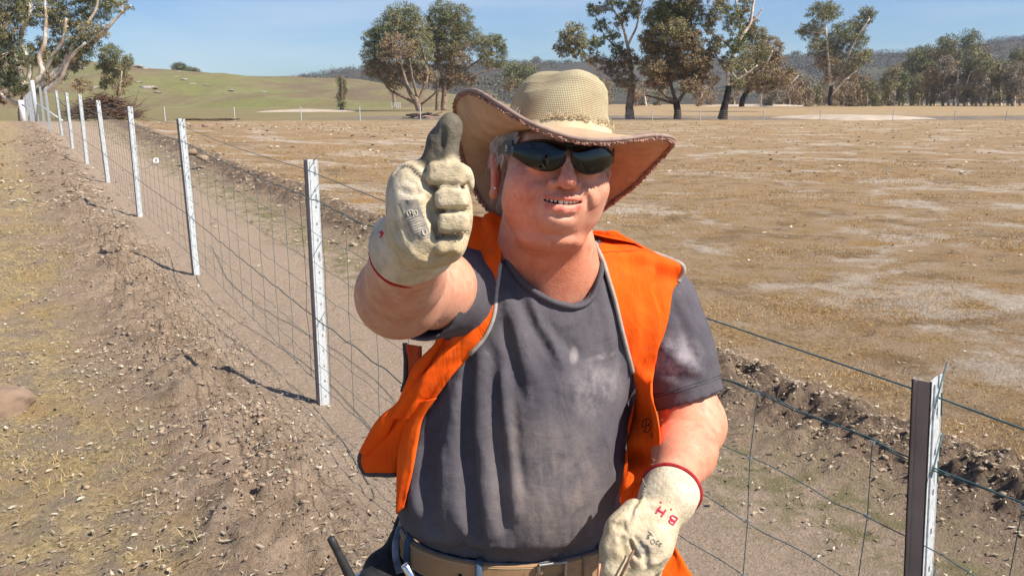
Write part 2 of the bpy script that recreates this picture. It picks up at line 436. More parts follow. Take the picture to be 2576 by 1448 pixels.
def tree(base, blobs, limbs, trunk_r, label, name='gum_tree', group=None, bark=None, leaf=.30, clumps=70, per=26, seed=0, trunk_top=None, sub=3, clr=.09, depth=.75, tbark=None, twig=1.0, thick=1.0, front=False):
    """base: world point. blobs: (u, v, ru, rv, colour) in picture units at the tree's distance.
    limbs: list of [(u,v,r) ...] in picture units."""
    global rng
    rng = np.random.default_rng(100 + seed); rd = random.Random(seed)
    Y = base[1]; s = pxs(Y)
    root = empty(name, base, label, 'tree', group)
    mb = MB(); ml = MB(); big = []
    def W(u, v, dy=0):
        p = PY(u, v, Y); return Vector((p.x * 1.0, Y + dy, p.z))
    # trunk
    nodes = []
    for li, lp in enumerate(limbs):
        dyt = 0 if li == 0 else rd.uniform(-1, -.2 if front else 1) * s * 45
        pts = [W(q[0], q[1], dyt * (i / max(1, len(lp) - 1))) for i, q in enumerate(lp)]
        rs = [q[2] * s * (thick if li else 1) for q in lp]
        pp = smooth_path([(*p, r_) for p, r_ in zip(pts, rs)], 5)
        j = .35 * s
        path = [Vector((q[0] + rd.uniform(-j, j) * 1.5, q[1] + rd.uniform(-j, j), q[2])) for q in pp]
        path[0] = Vector(pp[0][:3])
        if li: big.append(MB())
        (mb if li == 0 else big[-1]).tube(path, [max(q[3], .02) for q in pp], 8 if li == 0 else 6)
        nodes += [(p, q[3]) for p, q in zip(path[len(path) // 3:], pp[len(path) // 3:])]
    cen = []; rad = []; col = []
    for bi, (u, v, ru, rv, cb) in enumerate(blobs):
        dy = rd.uniform(-1, 1) * ru * s * depth
        c0 = W(u, v, dy)
        # feeder limb
        best = min(nodes, key=lambda q: (q[0] - c0).length + max(0, q[0].z - c0.z) * 2.0)
        a = best[0]; mid = (a + c0) / 2 + Vector((rd.uniform(-.1, .1), rd.uniform(-.1, .1), -.08)) * (a - c0).length
        r0 = min(best[1] * .8, .35 * ru * s * .14 + .02)
        ml.tube([a, a.lerp(mid, .5) + Vector((0, 0, -.02)), mid, mid.lerp(c0, .6), c0], [r0, r0 * .85, r0 * .65, r0 * .45, r0 * .25], 5)
        nc = max(4, int(1.9 * clumps * (ru * rv) / 1400))
        g = rng.normal(size=(nc, 3)); g /= np.linalg.norm(g, axis=1)[:, None]
        g *= (rng.random(nc) ** .4)[:, None]
        pc = np.array(c0) + g * np.array([ru * s, ru * s * .85, rv * s])
        cen.append(pc)
        rsz = (clr * (18 + 10 * rng.random(nc)) * s * (.55 + .012 * min(ru, 60)))[:, None] * np.array([[1.3, 1.2, .85]]) * 4.2
        rad.append(rsz)
        cb = np.array(cb)
        tone = (.75 + .5 * rng.random((nc, 1)))
        other = np.array(OLIVE if rd.random() < .5 else BROWN)
        f = (rng.random((nc, 1)) < .22) * .6
        col.append((cb * (1 - f) + other * f) * tone)
        for k in range(min(nc, int(sub * 2 + ru / 14))):
            q = Vector(pc[k]); m2 = (c0 + q) / 2 + Vector((0, 0, -.05 * (q - c0).length))
            st_ = c0.lerp(mid, rd.random() * .6)
            ml.tube([st_, m2, q], [r0 * .4 * twig, r0 * .25 * twig, .012], 4, caps=False)
    mb.build('trunk', tbark or bark or bark_m, root, smooth=True)
    for l_ in big: l_.build('limb', bark or bark_m, root, smooth=True)
    if ml.v: ml.build('branches', bark or bark_m, root, smooth=True)
    V, Fq, cc = leaf_cloud(np.concatenate(cen), np.concatenate(rad) * .85, np.concatenate(col) * 1.25, int(per * 1.0), leaf * .66, .6, .22)
    mesh_np('crown', V, Fq, leafm, root, cols=cc)
    return root
def gbase(u, v, Y):
    p = PY(u, v, Y); return Vector((p.x, Y, p.z))
GP = 'gum trees standing about the paddock'
# far left multi-stemmed gum by the end of the fence
tree(gbase(60, 306, 52), [(20, 40, 70, 60, OLIVE), (95, 20, 70, 50, GREEN), (170, 60, 60, 50, OLIVE), (230, 20, 50, 35, GREEN), (300, 12, 42, 20, GREEN), (250, 80, 36, 28, OLIVE),
    (40, 130, 55, 48, DARK), (110, 130, 50, 40, OLIVE), (170, 140, 45, 32, GREEN), (215, 118, 42, 26, DARK), (25, 205, 42, 36, DARK), (75, 215, 32, 26, DARK), (140, 190, 30, 20, GREY), (185, 165, 24, 14, GREY),
    (20, -60, 90, 70, OLIVE), (140, -70, 90, 70, OLIVE), (-50, 60, 60, 100, OLIVE), (-60, 180, 50, 60, BROWN), (200, 215, 26, 16, BROWN), (0, 245, 20, 18, RUST), (240, -50, 60, 50, GREEN)],
    [[(62, 310, 13), (58, 275, 11), (66, 240, 9), (90, 222, 7)], [(66, 250, 7), (85, 215, 6), (112, 185, 5), (108, 145, 4), (124, 110, 3.4), (130, 40, 2.5), (128, -40, 1.5)],
     [(75, 240, 7), (120, 200, 6), (170, 160, 4.5), (215, 128, 3.8), (262, 85, 3), (300, 45, 2), (335, 15, 1)], [(66, 260, 5), (60, 200, 5), (40, 120, 4), (10, 60, 3), (-10, 10, 2)],
     [(100, 215, 5), (150, 190, 4.6), (180, 140, 4), (205, 100, 3), (255, 30, 2), (268, -20, 1)], [(112, 185, 4), (140, 140, 3.5), (170, 105, 3), (185, 50, 2)], [(60, 250, 4), (80, 170, 4), (62, 100, 3.2), (90, 30, 2.5), (80, -40, 1.5)],
     [(95, 240, 5), (140, 215, 4.5), (165, 195, 3.5), (190, 150, 3), (235, 110, 2)], [(60, 270, 5), (35, 255, 4), (20, 240, 3), (-5, 200, 2)]],
    .5, 'large spreading gum tree with many pale limbs behind the far left end of the fence', group=GP, bark=bark_w, tbark=bark_m, clumps=48, per=26, leaf=.26, seed=3, clr=.062, sub=5, thick=1.45, front=True)
# small gum behind the brush heap
tree(gbase(290, 268, 88), [(285, 135, 30, 22, GREEN), (262, 165, 18, 22, OLIVE), (300, 165, 26, 22, OLIVE), (320, 150, 14, 16, GREEN), (285, 195, 24, 20, OLIVE), (262, 210, 14, 12, GREEN), (312, 200, 16, 16, BROWN), (300, 225, 16, 12, BROWN)],
     [[(296, 270, 4), (296, 240, 3.2), (290, 200, 2.4), (282, 160, 1.6)], [(300, 262, 2.5), (306, 225, 2), (316, 180, 1.2)], [(290, 225, 2), (272, 190, 1.4), (262, 168, .8)]],
     .3, 'small olive gum tree rising behind the brush heap', group=GP, bark=bark_w, seed=5, clumps=110, leaf=.34, clr=.075)
# leafy stump-like column
tree(gbase(858, 275, 150), [(857, 205, 9, 13, GREEN), (861, 225, 10, 12, GREEN), (856, 245, 10, 12, OLIVE), (860, 262, 9, 10, GREEN)], [[(860, 278, 5), (859, 240, 4.5), (859, 192, 3.5)]], .4,
     'short bare trunk wrapped in green regrowth, alone on the paddock edge', group=GP, bark=bark_b, seed=6, clumps=400, leaf=.45, per=22, clr=.10)
# the double crown in the middle
tree(gbase(1055, 278, 125), [(1010, 35, 48, 32, GREEN), (985, 70, 50, 38, GREEN), (1040, 75, 42, 38, OLIVE), (950, 95, 42, 34, GREEN), (945, 135, 40, 34, OLIVE), (1000, 125, 50, 38, BROWN), (1050, 130, 42, 40, OLIVE), (940, 170, 32, 26, BROWN), (975, 180, 38, 28, BROWN), (1030, 175, 40, 28, BROWN), (1070, 190, 28, 24, BROWN), (995, 205, 32, 18, BROWN)],
     [[(1057, 282, 9), (1050, 262, 8), (1042, 240, 6.5)], [(1050, 262, 5), (1062, 230, 4.5), (1075, 190, 3.5), (1060, 120, 2), (1040, 70, 1)], [(1045, 255, 5), (1030, 230, 4.5), (1015, 180, 3.4), (1000, 110, 2), (1005, 50, 1)],
      [(1040, 258, 4), (1005, 240, 3.4), (975, 225, 2.6), (950, 190, 1.6)], [(1050, 245, 4), (1040, 200, 3.4), (1035, 150, 2)], [(1060, 262, 3), (1090, 240, 2.2), (1105, 225, 1.4)]],
     .8, 'broad bushy gum tree forking low, left one of the pair right of the leafy stump', group=GP, bark=bark_m, seed=11, clumps=100, per=30, leaf=.46, clr=.068)
tree(gbase(1115, 276, 132), [(1110, 35, 42, 32, GREEN), (1150, 50, 42, 36, GREEN), (1170, 90, 40, 34, GREEN), (1120, 95, 46, 42, OLIVE), (1090, 80, 34, 40, GREEN), (1150, 135, 42, 36, BROWN), (1105, 145, 40, 32, BROWN), (1215, 110, 26, 28, OLIVE), (1245, 105, 26, 22, GREEN), (1225, 145, 30, 20, OLIVE), (1262, 130, 14, 30, GREEN), (1140, 185, 38, 26, BROWN), (1175, 200, 22, 20, BROWN), (1110, 210, 24, 16, BROWN), (1240, 165, 24, 10, OLIVE)],
     [[(1116, 280, 8), (1118, 240, 7), (1120, 205, 5)], [(1118, 235, 4.5), (1130, 180, 3.5), (1145, 110, 2.2), (1150, 60, 1.2)], [(1118, 215, 4), (1105, 150, 3), (1108, 80, 2), (1110, 40, 1)], [(1120, 210, 3.4), (1165, 180, 3), (1205, 150, 2.2), (1250, 128, 1.2)], [(1122, 225, 3), (1170, 200, 2.4), (1230, 178, 1.4), (1260, 176, .8)], [(1098, 279, 5), (1100, 250, 4.4), (1102, 200, 3)]],
     .8, 'broad bushy gum tree with green top and loose right arm, right one of the pair', group=GP, bark=bark_m, seed=12, clumps=100, per=30, leaf=.46, clr=.068)
# right-hand group of tall gums
tree(gbase(1583, 298, 78), [(1440, 85, 34, 26, OLIVE), (1420, 115, 28, 24, OLIVE), (1465, 120, 34, 26, OLIVE), (1500, 100, 20, 16, GREEN), (1500, 20, 24, 18, GREEN), (1545, 5, 28, 18, GREEN), (1515, 60, 22, 16, GREEN), (1560, 50, 18, 22, OLIVE), (1535, 90, 22, 14, GREEN), (1500, 150, 24, 16, BROWN), (1555, 120, 20, 24, GREEN), (1590, 20, 26, 26, GREEN), (1545, 165, 32, 28, BROWN), (1580, 150, 26, 30, BROWN), (1530, -40, 40, 26, OLIVE), (1610, -30, 36, 30, OLIVE), (1570, 200, 30, 20, BROWN)],
     [[(1584, 300, 12), (1583, 270, 9.5), (1587, 235, 8.5), (1592, 212, 7.5)], [(1588, 222, 6), (1560, 212, 5), (1522, 192, 4.5), (1482, 160, 4), (1455, 128, 2.6), (1440, 90, 1.4)], [(1590, 215, 5), (1587, 160, 4.5), (1578, 110, 4), (1565, 60, 3), (1545, 25, 2), (1530, -20, 1)], [(1578, 115, 3), (1600, 70, 2.5), (1612, 20, 1.8), (1625, -20, 1)],
      [(1587, 160, 3), (1560, 130, 2), (1520, 85, 1.5), (1500, 40, 1)], [(1565, 60, 2), (1580, 10, 1.6), (1590, -30, 1)], [(1482, 160, 2), (1500, 140, 1.5), (1505, 105, 1)]],
     .8, 'open gum tree with a long arm reaching left, nearest the hat', group=GP, bark=bark_w, tbark=bark_m, seed=21, clumps=75, per=26, leaf=.36, clr=.055, twig=1.6)
tree(gbase(1703, 299, 76), [(1690, 20, 44, 34, GREEN), (1650, 45, 36, 30, GREEN), (1740, 25, 36, 40, OLIVE), (1680, 75, 44, 30, OLIVE), (1640, 100, 34, 28, BROWN), (1720, 95, 44, 34, BROWN), (1670, 130, 50, 32, BROWN), (1740, 140, 38, 34, BROWN), (1640, 165, 36, 26, BROWN), (1700, 175, 50, 28, BROWN), (1750, 190, 34, 26, BROWN), (1660, 200, 34, 22, RUST), (1700, -40, 60, 40, OLIVE), (1730, 215, 26, 18, BROWN), (1770, 160, 20, 30, BROWN)],
     [[(1704, 302, 10), (1703, 275, 8.5), (1700, 258, 8)], [(1702, 262, 5), (1690, 220, 4), (1680, 160, 3.4), (1685, 80, 2.4), (1690, 10, 1.4)], [(1700, 258, 4.4), (1668, 235, 3.4), (1640, 190, 2.2), (1635, 130, 1.4)], [(1704, 260, 4.6), (1730, 215, 3.6), (1745, 150, 3), (1740, 60, 2), (1735, 0, 1.4)], [(1700, 262, 4), (1655, 248, 3), (1625, 240, 2)]],
     .8, 'dense brown and green gum tree with dark trunk, middle of the tall three', group=GP, bark=bark_b, tbark=bark_c, seed=22, clumps=115, per=30, leaf=.34, clr=.06)
tree(gbase(1818, 299, 76), [(1800, 20, 26, 40, OLIVE), (1840, 50, 30, 34, GREEN), (1780, 60, 22, 26, OLIVE), (1800, 110, 30, 26, OLIVE), (1850, 110, 26, 34, GREEN), (1870, 20, 20, 30, GREEN), (1830, 160, 26, 24, OLIVE), (1870, 165, 28, 26, OLIVE), (1780, 150, 24, 26, BROWN), (1820, -40, 50, 34, OLIVE), (1895, 60, 16, 24, GREEN), (1855, 205, 22, 16, OLIVE), (1790, 200, 20, 16, BROWN)],
     [[(1816, 302, 13), (1822, 270, 9), (1830, 235, 8), (1832, 215, 7)], [(1832, 225, 6), (1832, 180, 5.4), (1848, 125, 5), (1862, 95, 4.2), (1885, 60, 3.6), (1893, 15, 3), (1898, -40, 2)], [(1848, 130, 4), (1815, 100, 3.2), (1790, 85, 2), (1770, 60, 1)], [(1862, 95, 3.4), (1858, 50, 2.6), (1848, 0, 2), (1845, -40, 1.4)], [(1832, 182, 3.4), (1810, 150, 2.6), (1795, 120, 1.6), (1780, 90, 1)],
      [(1826, 240, 4), (1800, 225, 3.4), (1785, 200, 2)], [(1834, 215, 4), (1870, 190, 3), (1900, 165, 1.4)], [(1885, 60, 3), (1905, 40, 2.4), (1914, 22, 1.2)]],
     .8, 'tall gum tree with white forked limbs and charred trunk, rightmost of the three', group=GP, bark=bark_w, tbark=bark_c, seed=23, clumps=70, per=26, leaf=.34, clr=.056, twig=1.5)
tree(gbase(1862, 264, 125), [(1900, 90, 36, 26, OLIVE), (1935, 120, 34, 30, BROWN), (1895, 135, 38, 30, OLIVE), (1950, 160, 30, 26, BROWN), (1910, 180, 44, 28, BROWN), (1960, 200, 30, 22, BROWN), (1870, 205, 34, 24, BROWN), (1925, 215, 36, 20, BROWN), (1880, 75, 20, 20, GREEN), (1990, 185, 20, 16, BROWN)],
     [[(1865, 268, 7), (1870, 245, 6), (1885, 220, 4.5)], [(1885, 222, 3), (1910, 180, 2.4), (1930, 130, 1.5)], [(1885, 222, 2.6), (1890, 150, 2), (1900, 90, 1)], [(1880, 235, 3), (1930, 216, 2.4), (1985, 212, 1.4), (2010, 190, .8)], [(1915, 268, 3), (1912, 245, 2.4), (1925, 200, 1.4)]],
     .8, 'rounded brown-leaved gum tree behind and right of the tall white-limbed one', group=GP, bark=bark_w, tbark=bark_c, seed=24, clumps=110, per=28, leaf=.5, clr=.065)
tree(gbase(2085, 262, 190), [(2055, 35, 34, 26, GREEN), (2095, 25, 30, 24, OLIVE), (2020, 75, 18, 8, GREEN), (2050, 75, 34, 24, OLIVE), (2180, 35, 22, 22, GREEN), (2160, 60, 26, 20, OLIVE), (2110, 85, 36, 26, GREEN), (2150, 100, 34, 26, GREEN), (2060, 115, 34, 26, OLIVE), (2105, 125, 36, 26, OLIVE), (2155, 145, 30, 22, OLIVE), (2080, 155, 34, 24, BROWN), (2125, 165, 34, 22, OLIVE), (2095, 190, 26, 16, BROWN), (2185, 135, 14, 12, GREEN), (2140, 190, 18, 12, BROWN)],
     [[(2087, 266, 6), (2088, 240, 5), (2090, 215, 4.4)], [(2090, 220, 3.4), (2080, 170, 3), (2070, 110, 2.2), (2060, 50, 1.3)], [(2092, 215, 3.2), (2118, 170, 2.8), (2140, 110, 2), (2175, 50, 1.2)], [(2092, 240, 2.6), (2112, 205, 2), (2135, 180, 1.2)], [(2070, 110, 1.8), (2100, 70, 1.3), (2118, 50, .8)]],
     .9, 'tall single gum tree with two-lobed crown at the far edge of the field', group=GP, bark=bark_w, tbark=bark_c, seed=25, clumps=110, per=26, leaf=.7, clr=.066)
tree(gbase(1300, 245, 260), [(1285, 175, 26, 20, GREEN), (1320, 178, 28, 20, GREEN), (1300, 200, 34, 18, OLIVE), (1280, 215, 20, 12, BROWN)], [[(1300, 250, 4), (1300, 225, 3), (1305, 190, 2)]], .5,
     'round green tree on the slope left of the hat crown', group=GP, bark=bark_b, seed=26, clumps=160, per=24, leaf=.9, clr=.08)
tree(gbase(990, 262, 165), [(992, 238, 8, 8, BROWN), (988, 228, 8, 6, OLIVE)], [[(992, 273, 4.5), (991, 250, 4), (990, 228, 3)]], .4, 'short broken tree trunk beside the small white pen', group=GP, bark=bark_m, seed=27, clumps=200, per=16, leaf=.4)
# two windswept trees on the green hill's crest
for k, (u, v, ru, rv, lb_) in enumerate([(452, 168, 16, 9, 'small windswept tree on the crest of the green hill, left one of two'), (483, 178, 16, 7, 'low flat bush on the crest of the green hill, right one of two')]):
    tree(gbase(u + 4, v + 12, 415), [(u, v, ru, rv, DARK), (u + 8, v + 3, ru * .7, rv * .8, GREEN)], [[(u + 6, v + 14, 1.5), (u + 3, v + 6, 1.2), (u, v, .6)]], .3, lb_, name='hill_tree', group='trees on the hill crest', bark=bark_b, seed=30 + k, clumps=600, per=22, leaf=1.3, clr=.09, depth=.4)

# wood along the right and scrub belt behind the tall gums: every tree its own thing
belt = []
rd = random.Random(5)
tall = [(2215, 205, 22), (2248, 190, 20), (2290, 125, 30), (2330, 112, 34), (2385, 88, 38), (2432, 78, 36), (2468, 150, 22), (2500, 160, 24), (2535, 140, 26), (2565, 120, 28), (2350, 165, 24), (2410, 170, 24), (2270, 178, 20), (2600, 130, 30), (2445, 185, 20), (2310, 190, 22), (2545, 185, 22), (2640, 140, 26), (2235, 168, 26), (2262, 160, 24), (2318, 150, 28), (2372, 140, 28), (2398, 120, 26), (2455, 130, 28), (2486, 140, 28), (2516, 150, 28), (2550, 155, 26), (2590, 150, 28), (2425, 150, 26), (2340, 170, 26)]
for k, (u, vt, w) in enumerate(tall): belt.append((u, vt, w, rd.uniform(222, 262), k, 'wood'))
low = [(1400, 200, 26), (1440, 215, 22), (1480, 200, 24), (1520, 205, 24), (1625, 205, 24), (1660, 225, 18), (1760, 215, 22), (1790, 228, 18), (1965, 222, 20), (2000, 185, 24), (2030, 195, 22), (2055, 215, 18), (2120, 205, 22), (2150, 195, 24), (2180, 200, 20), (2030, 228, 16), (2235, 225, 16), (2200, 228, 16), (1590, 215, 20), (1845, 232, 16), (2165, 228, 16), (2095, 225, 18), (1235, 232, 16), (1350, 220, 20), (1985, 200, 26), (2015, 205, 26), (2070, 200, 24), (2135, 210, 26), (2175, 215, 26), (2195, 205, 24), (2110, 222, 24), (2220, 215, 26), (1940, 228, 22)]
for k, (u, vt, w) in enumerate(low): belt.append((u, vt, w, rd.uniform(215, 285), 40 + k, 'scrub'))
belt.sort(key=lambda q: q[0])
ordw = 'leftmost second third fourth fifth sixth seventh eighth ninth tenth eleventh twelfth thirteenth fourteenth fifteenth sixteenth seventeenth eighteenth nineteenth twentieth twenty-first twenty-second twenty-third twenty-fourth'.split() + ['twenty-fifth', 'twenty-sixth', 'twenty-seventh', 'twenty-eighth', 'twenty-ninth', 'thirtieth', 'thirty-first', 'thirty-second', 'thirty-third', 'thirty-fourth']; nw = {'wood': 0, 'scrub': 0}
for (u, vt, w, Yd, sd, kind) in belt:
    rd = random.Random(sd); vb = 251 + 1.75 * F / Yd * .95 + 1.5
    if kind == 'wood': colr = [OLIVE, GREY, GREEN, OLIVE, BROWN][sd % 5]
    else: colr = [GREY, BROWN, GREY, OLIVE, RUST, BROWN][sd % 6]
    h = vb - vt; bl = []
    n = 5 if h > 80 else 3
    for j in range(n):
        f = j / (n - 1)
        v = vt + h * (.12 + .68 * f); ww = w * 1.15 * (.62 + .38 * math.sin(math.pi * (.25 + .6 * f))) * rd.uniform(.8, 1.1)
        if kind == 'wood' and f > .55: ww *= .62
        cj = GREEN if (kind == 'wood' and f < .2 and sd < 10) else colr
        bl.append((u + rd.uniform(-.35, .35) * w, v, ww * .8, h / n * .62, cj))
    dd = 'dense' if w > 25 else 'slender'; od = ordw[nw[kind]]; nw[kind] += 1
    if od != 'leftmost': od += ' from the left'
    if kind == 'wood': lab = f"{dd} {'tall' if vt < 130 else 'middling' if vt < 180 else 'short'} tree of the right-hand wood, {od}"
    else: lab = f"low scorched tree of the scrub belt behind the tall gums, {od}"
    tree(gbase(u, vb, Yd), bl, [[(u, vb + 3, 2.4 + h * .008), (u + rd.uniform(-4, 4), vb - h * .3, 1.5 + h * .005), (u + rd.uniform(-6, 6), vb - h * .6, 1.1), (u, vt + 10, .6)]] +
         [[(u + rd.uniform(-2, 2), vb - h * .25, 1.2), (u + rd.uniform(-10, 10), vb - h * .5, 1.0), (u + rd.uniform(-14, 14), vt + h * .2, .6)]],
         .3, lab, name='wood_tree' if kind == 'wood' else 'scrub_tree', group='trees of the wood at right' if kind == 'wood' else 'scorched trees in the scrub belt', bark=bark_w if sd % 3 else bark_m, seed=200 + sd,
         clumps=150, per=18, leaf=.95, clr=.085, depth=1.0)
rng = np.random.default_rng(77)
# unlike-a-tree-one-can-point-at: forest cover on the far ridge
def forest(Vh, name, n, size, vmin, cols_, ju=(0, 1)):
    nu, nv, _ = Vh.shape
    ui = (rng.random(n) * (ju[1] - ju[0]) + ju[0]) * (nu - 1); vi = (vmin + (1 - vmin) * rng.random(n) ** .7) * 39
    P0 = Vh[ui.astype(int), vi.astype(int)] + rng.normal(size=(n, 3)) * [size * .8, size * .8, 0]
    msk = fbm(P0[:, 0] / 90, P0[:, 1] / 200, 3) > -.22
    P0 = P0[msk]; n = len(P0)
    P0[:, 2] += size * .35
    c = np.array(cols_)[rng.integers(0, len(cols_), n)]
    V, Fq, cc = leaf_cloud(P0, np.tile([[size * .75, size * .75, size * .5]], (n, 1)), c, 34, size * .15, .2, .7)
    o = mesh_np(name, V, Fq, leafm, cols=cc); tag(o, kind='stuff', label='dark burnt forest covering the far ridge' if 'ridge' in name else 'scattered dark trees over the middle slope', cat='forest'); return o
forest(HF, 'ridge_forest', 19000, 6.5, .30, [(.105, .095, .083), (.12, .105, .09), (.10, .105, .078)])
forest(HM, 'slope_forest', 900, 5.0, .2, [(.12, .11, .09), (.16, .13, .10), (.11, .125, .065)])
# tree row silhouettes on the skyline between the crowns
for k, (u, v, r_) in enumerate([(1348, 150, 9), (1385, 157, 7), (1430, 156, 8), (1460, 160, 6), (1205, 165, 8), (1240, 160, 7), (2000, 135, 8), (2040, 138, 7)]):
    tree(gbase(u, v + 14, 1020), [(u, v, r_, r_ * .7, DARK)], [[(u, v + 15, .8), (u, v + 6, .7), (u, v, .4)]], .3, 'tiny round tree on the far skyline, ' + ['left of the hat crown', 'above the hat crown left', 'above the hat crown', 'right above the hat crown', 'nearest the double gum', 'second from the double gum', 'left of the two-lobed gum', 'beside the two-lobed gum'][k], name='skyline_tree', group='trees on the far skyline', bark=bark_b, seed=300 + k, clumps=900, per=14, leaf=2.6, clr=.12, depth=.5)
# ------------------------------------------------------------------ fence
galv, gn_, gbs = nmat('galvanised_steel', (.4, .43, .45), .5, .15, .4); t = NT(gn_)
co = t.coord('Object'); v_ = t.rng(t.voro(co, 55), 0, .8, .38, .56); a = t.noise(co, 90, 4)
gn_.links.new(t.mix(t.rng(a, .35, .65), t.mix(.18, (.44, .48, .50), v_), (.60, .64, .66)), gbs.inputs['Base Color'])
gn_.links.new(t.rng(a, .3, .7, .35, .6), gbs.inputs['Roughness'])
flange_m = simple('shade_toned_flange', (.34, .295, .275), (.26, .225, .21), 9, .6, metal=.2)  # soil reflection and shade painted into the post's dark side
gdark = simple('galvanised_inner', (.10, .105, .11), None, 20, .6)
wire_m = simple('green_coated_wire', (.05, .10, .115), (.09, .16, .17), 40, .45, metal=.3)
knot_m = simple('zinc_wire', (.55, .58, .60), None, 40, .35, metal=.8)
white_m = simple('white_painted', (.78, .78, .76), (.6, .6, .58), 6, .6)
PH = 1.33
def make_post(name='fence_post', h=PH, w1=.062, w2=.036, holes=True, wires=True, below=.12):
    """folded galvanised section; the slotted face looks right, the return looks at the fence line"""
    root = empty(name)
    A = R(45)
    n1 = Vector((math.sin(A), -math.cos(A), 0)); n2 = Vector((-math.cos(A), -math.sin(A), 0))
    d1 = Vector((math.cos(A), math.sin(A), 0)); th = .0028
    def slab(o, d, n, w, z0, z1, mb):
        a = o; b = o + d * w; c = b - n * th; e = o - n * th
        V = [(*a.xy, z0), (*b.xy, z0), (*c.xy, z0), (*e.xy, z0), (*a.xy, z1), (*b.xy, z1), (*c.xy, z1), (*e.xy, z1)]
        mb.add(V, [(0, 1, 5, 4), (1, 2, 6, 5), (2, 3, 7, 6), (3, 0, 4, 7), (4, 5, 6, 7), (3, 2, 1, 0)])
    mb = MB(); o = Vector((0, 0, 0))
    # web with real slots: strips beside the slot column and bridges between slots
    s0, s1 = .034, .043
    slab(o, d1, n1, s0, -below, h, mb); slab(o + d1 * s1, d1, n1, w1 - s1, -below, h - .004, mb)
    z = -below; hs = [.03 + .0875 * i for i in range(int((h - .03) / .0875) + 1)]
    hs = [q for q in hs if q < h - .05] + [h - .022]
    for q in hs:
        slab(o + d1 * s0, d1, n1, s1 - s0, z, q - .0075, mb); z = q + .0075 if q < h - .03 else h + 1
    if z < h: slab(o + d1 * s0, d1, n1, s1 - s0, z, h, mb)
    # return flange, small inner rib and far lip
    fl_ = MB(); slab(o + n1 * 0, -n1, n2, w2, -below, h - .002, fl_)
    slab(o - n1 * w2, -n2, -n1, .014, -below, h - .002, fl_)
    slab(o - n1 * (w2 * .72) + n2 * .0024, -n1, n2, .004, -below, h - .004, fl_); fl_.build('return_flange', flange_m, root)
    slab(o + d1 * .012 + n1 * .0032, d1, n1, .008, -below, h - .01, mb)
    slab(o + d1 * (w1 - .003), -n1, -n2, .008, -below, h - .012, mb)
    mb.build('profile', galv, root)
    ties = MB()
    if wires:
        for q in [h - .055, h - .20, h * .62, h * .33]:
            p0 = o + n1 * .006 + Vector((0, 0, q)); p1 = p0 + d1 * (w1 * .98) + Vector((0, 0, .075))
            ties = MB(); ties.tube([p0 - n2 * .004, p0.lerp(p1, .5), p1], .0016, 4); ties.build('wire_tie', wire_m, root)
            ties = MB(); ties.tube([p0 + d1 * .04 + Vector((0, 0, .02)), p0 + d1 * .045 - Vector((0, 0, .03))], .0016, 4); ties.build('wire_tie', wire_m, root)
    return root
ft = [(-1.06, 4.24), (-2.885, 7.23), (-4.70, 10.18), (-6.69, 13.5), (-8.42, 16.24), (-10.44, 19.57), (-12.92, 23.74)]
post_spots = [(.905, 1.5, -.09)] + [(x, y, float(base_h(np.array(x), np.array(y)))) for x, y in ft]
lbl = ['nearest fence post, right of the man and cut by the picture bottom', 'tall galvanised fence post just left of the man, its foot in bare soil', 'second galvanised fence post left of the man, the white ring hangs beside it',
       'third galvanised fence post left of the man', 'fourth galvanised fence post left of the man, right in front of the brush heap', 'fifth galvanised fence post left of the man, at the left edge of the brush heap', 'sixth galvanised fence post left of the man', 'seventh galvanised fence post left of the man, a white stay tube behind it']
proto_post = make_post()
PG = 'galvanised posts of the wire fence'
def copy_tree(o, parent=None):
    c = o.copy(); C.objects.link(c)
    if parent: c.parent = parent; c.matrix_parent_inverse = o.matrix_parent_inverse.copy()
    for ch in list(o.children): copy_tree(ch, c)
    return c
post_top = []
for i, (x, y, z) in enumerate(post_spots):
    o = proto_post if i == 0 else copy_tree(proto_post)
    if i > 0: z = float(ground_h(x, y, False)) - .01
    # small foot-level trim: measured foot heights
    if i > 0: z = [.12, .26, .34, .41, .52, .58, .67][i - 1]
    o.location = (x, y, z); o.rotation_euler = (R([2, 0, 1, -.5, 1, 0, -.8, .6][i]), R([-5, .2, -.3, .3, -.5, .4, 0, -.4][i]), R([0, 0, 3, -2, 4, 0, 2, -2][i]))
    tag(o, lbl[i], 'fence post', PG)
    post_top.append(Vector((x if i else .825, y, z)))
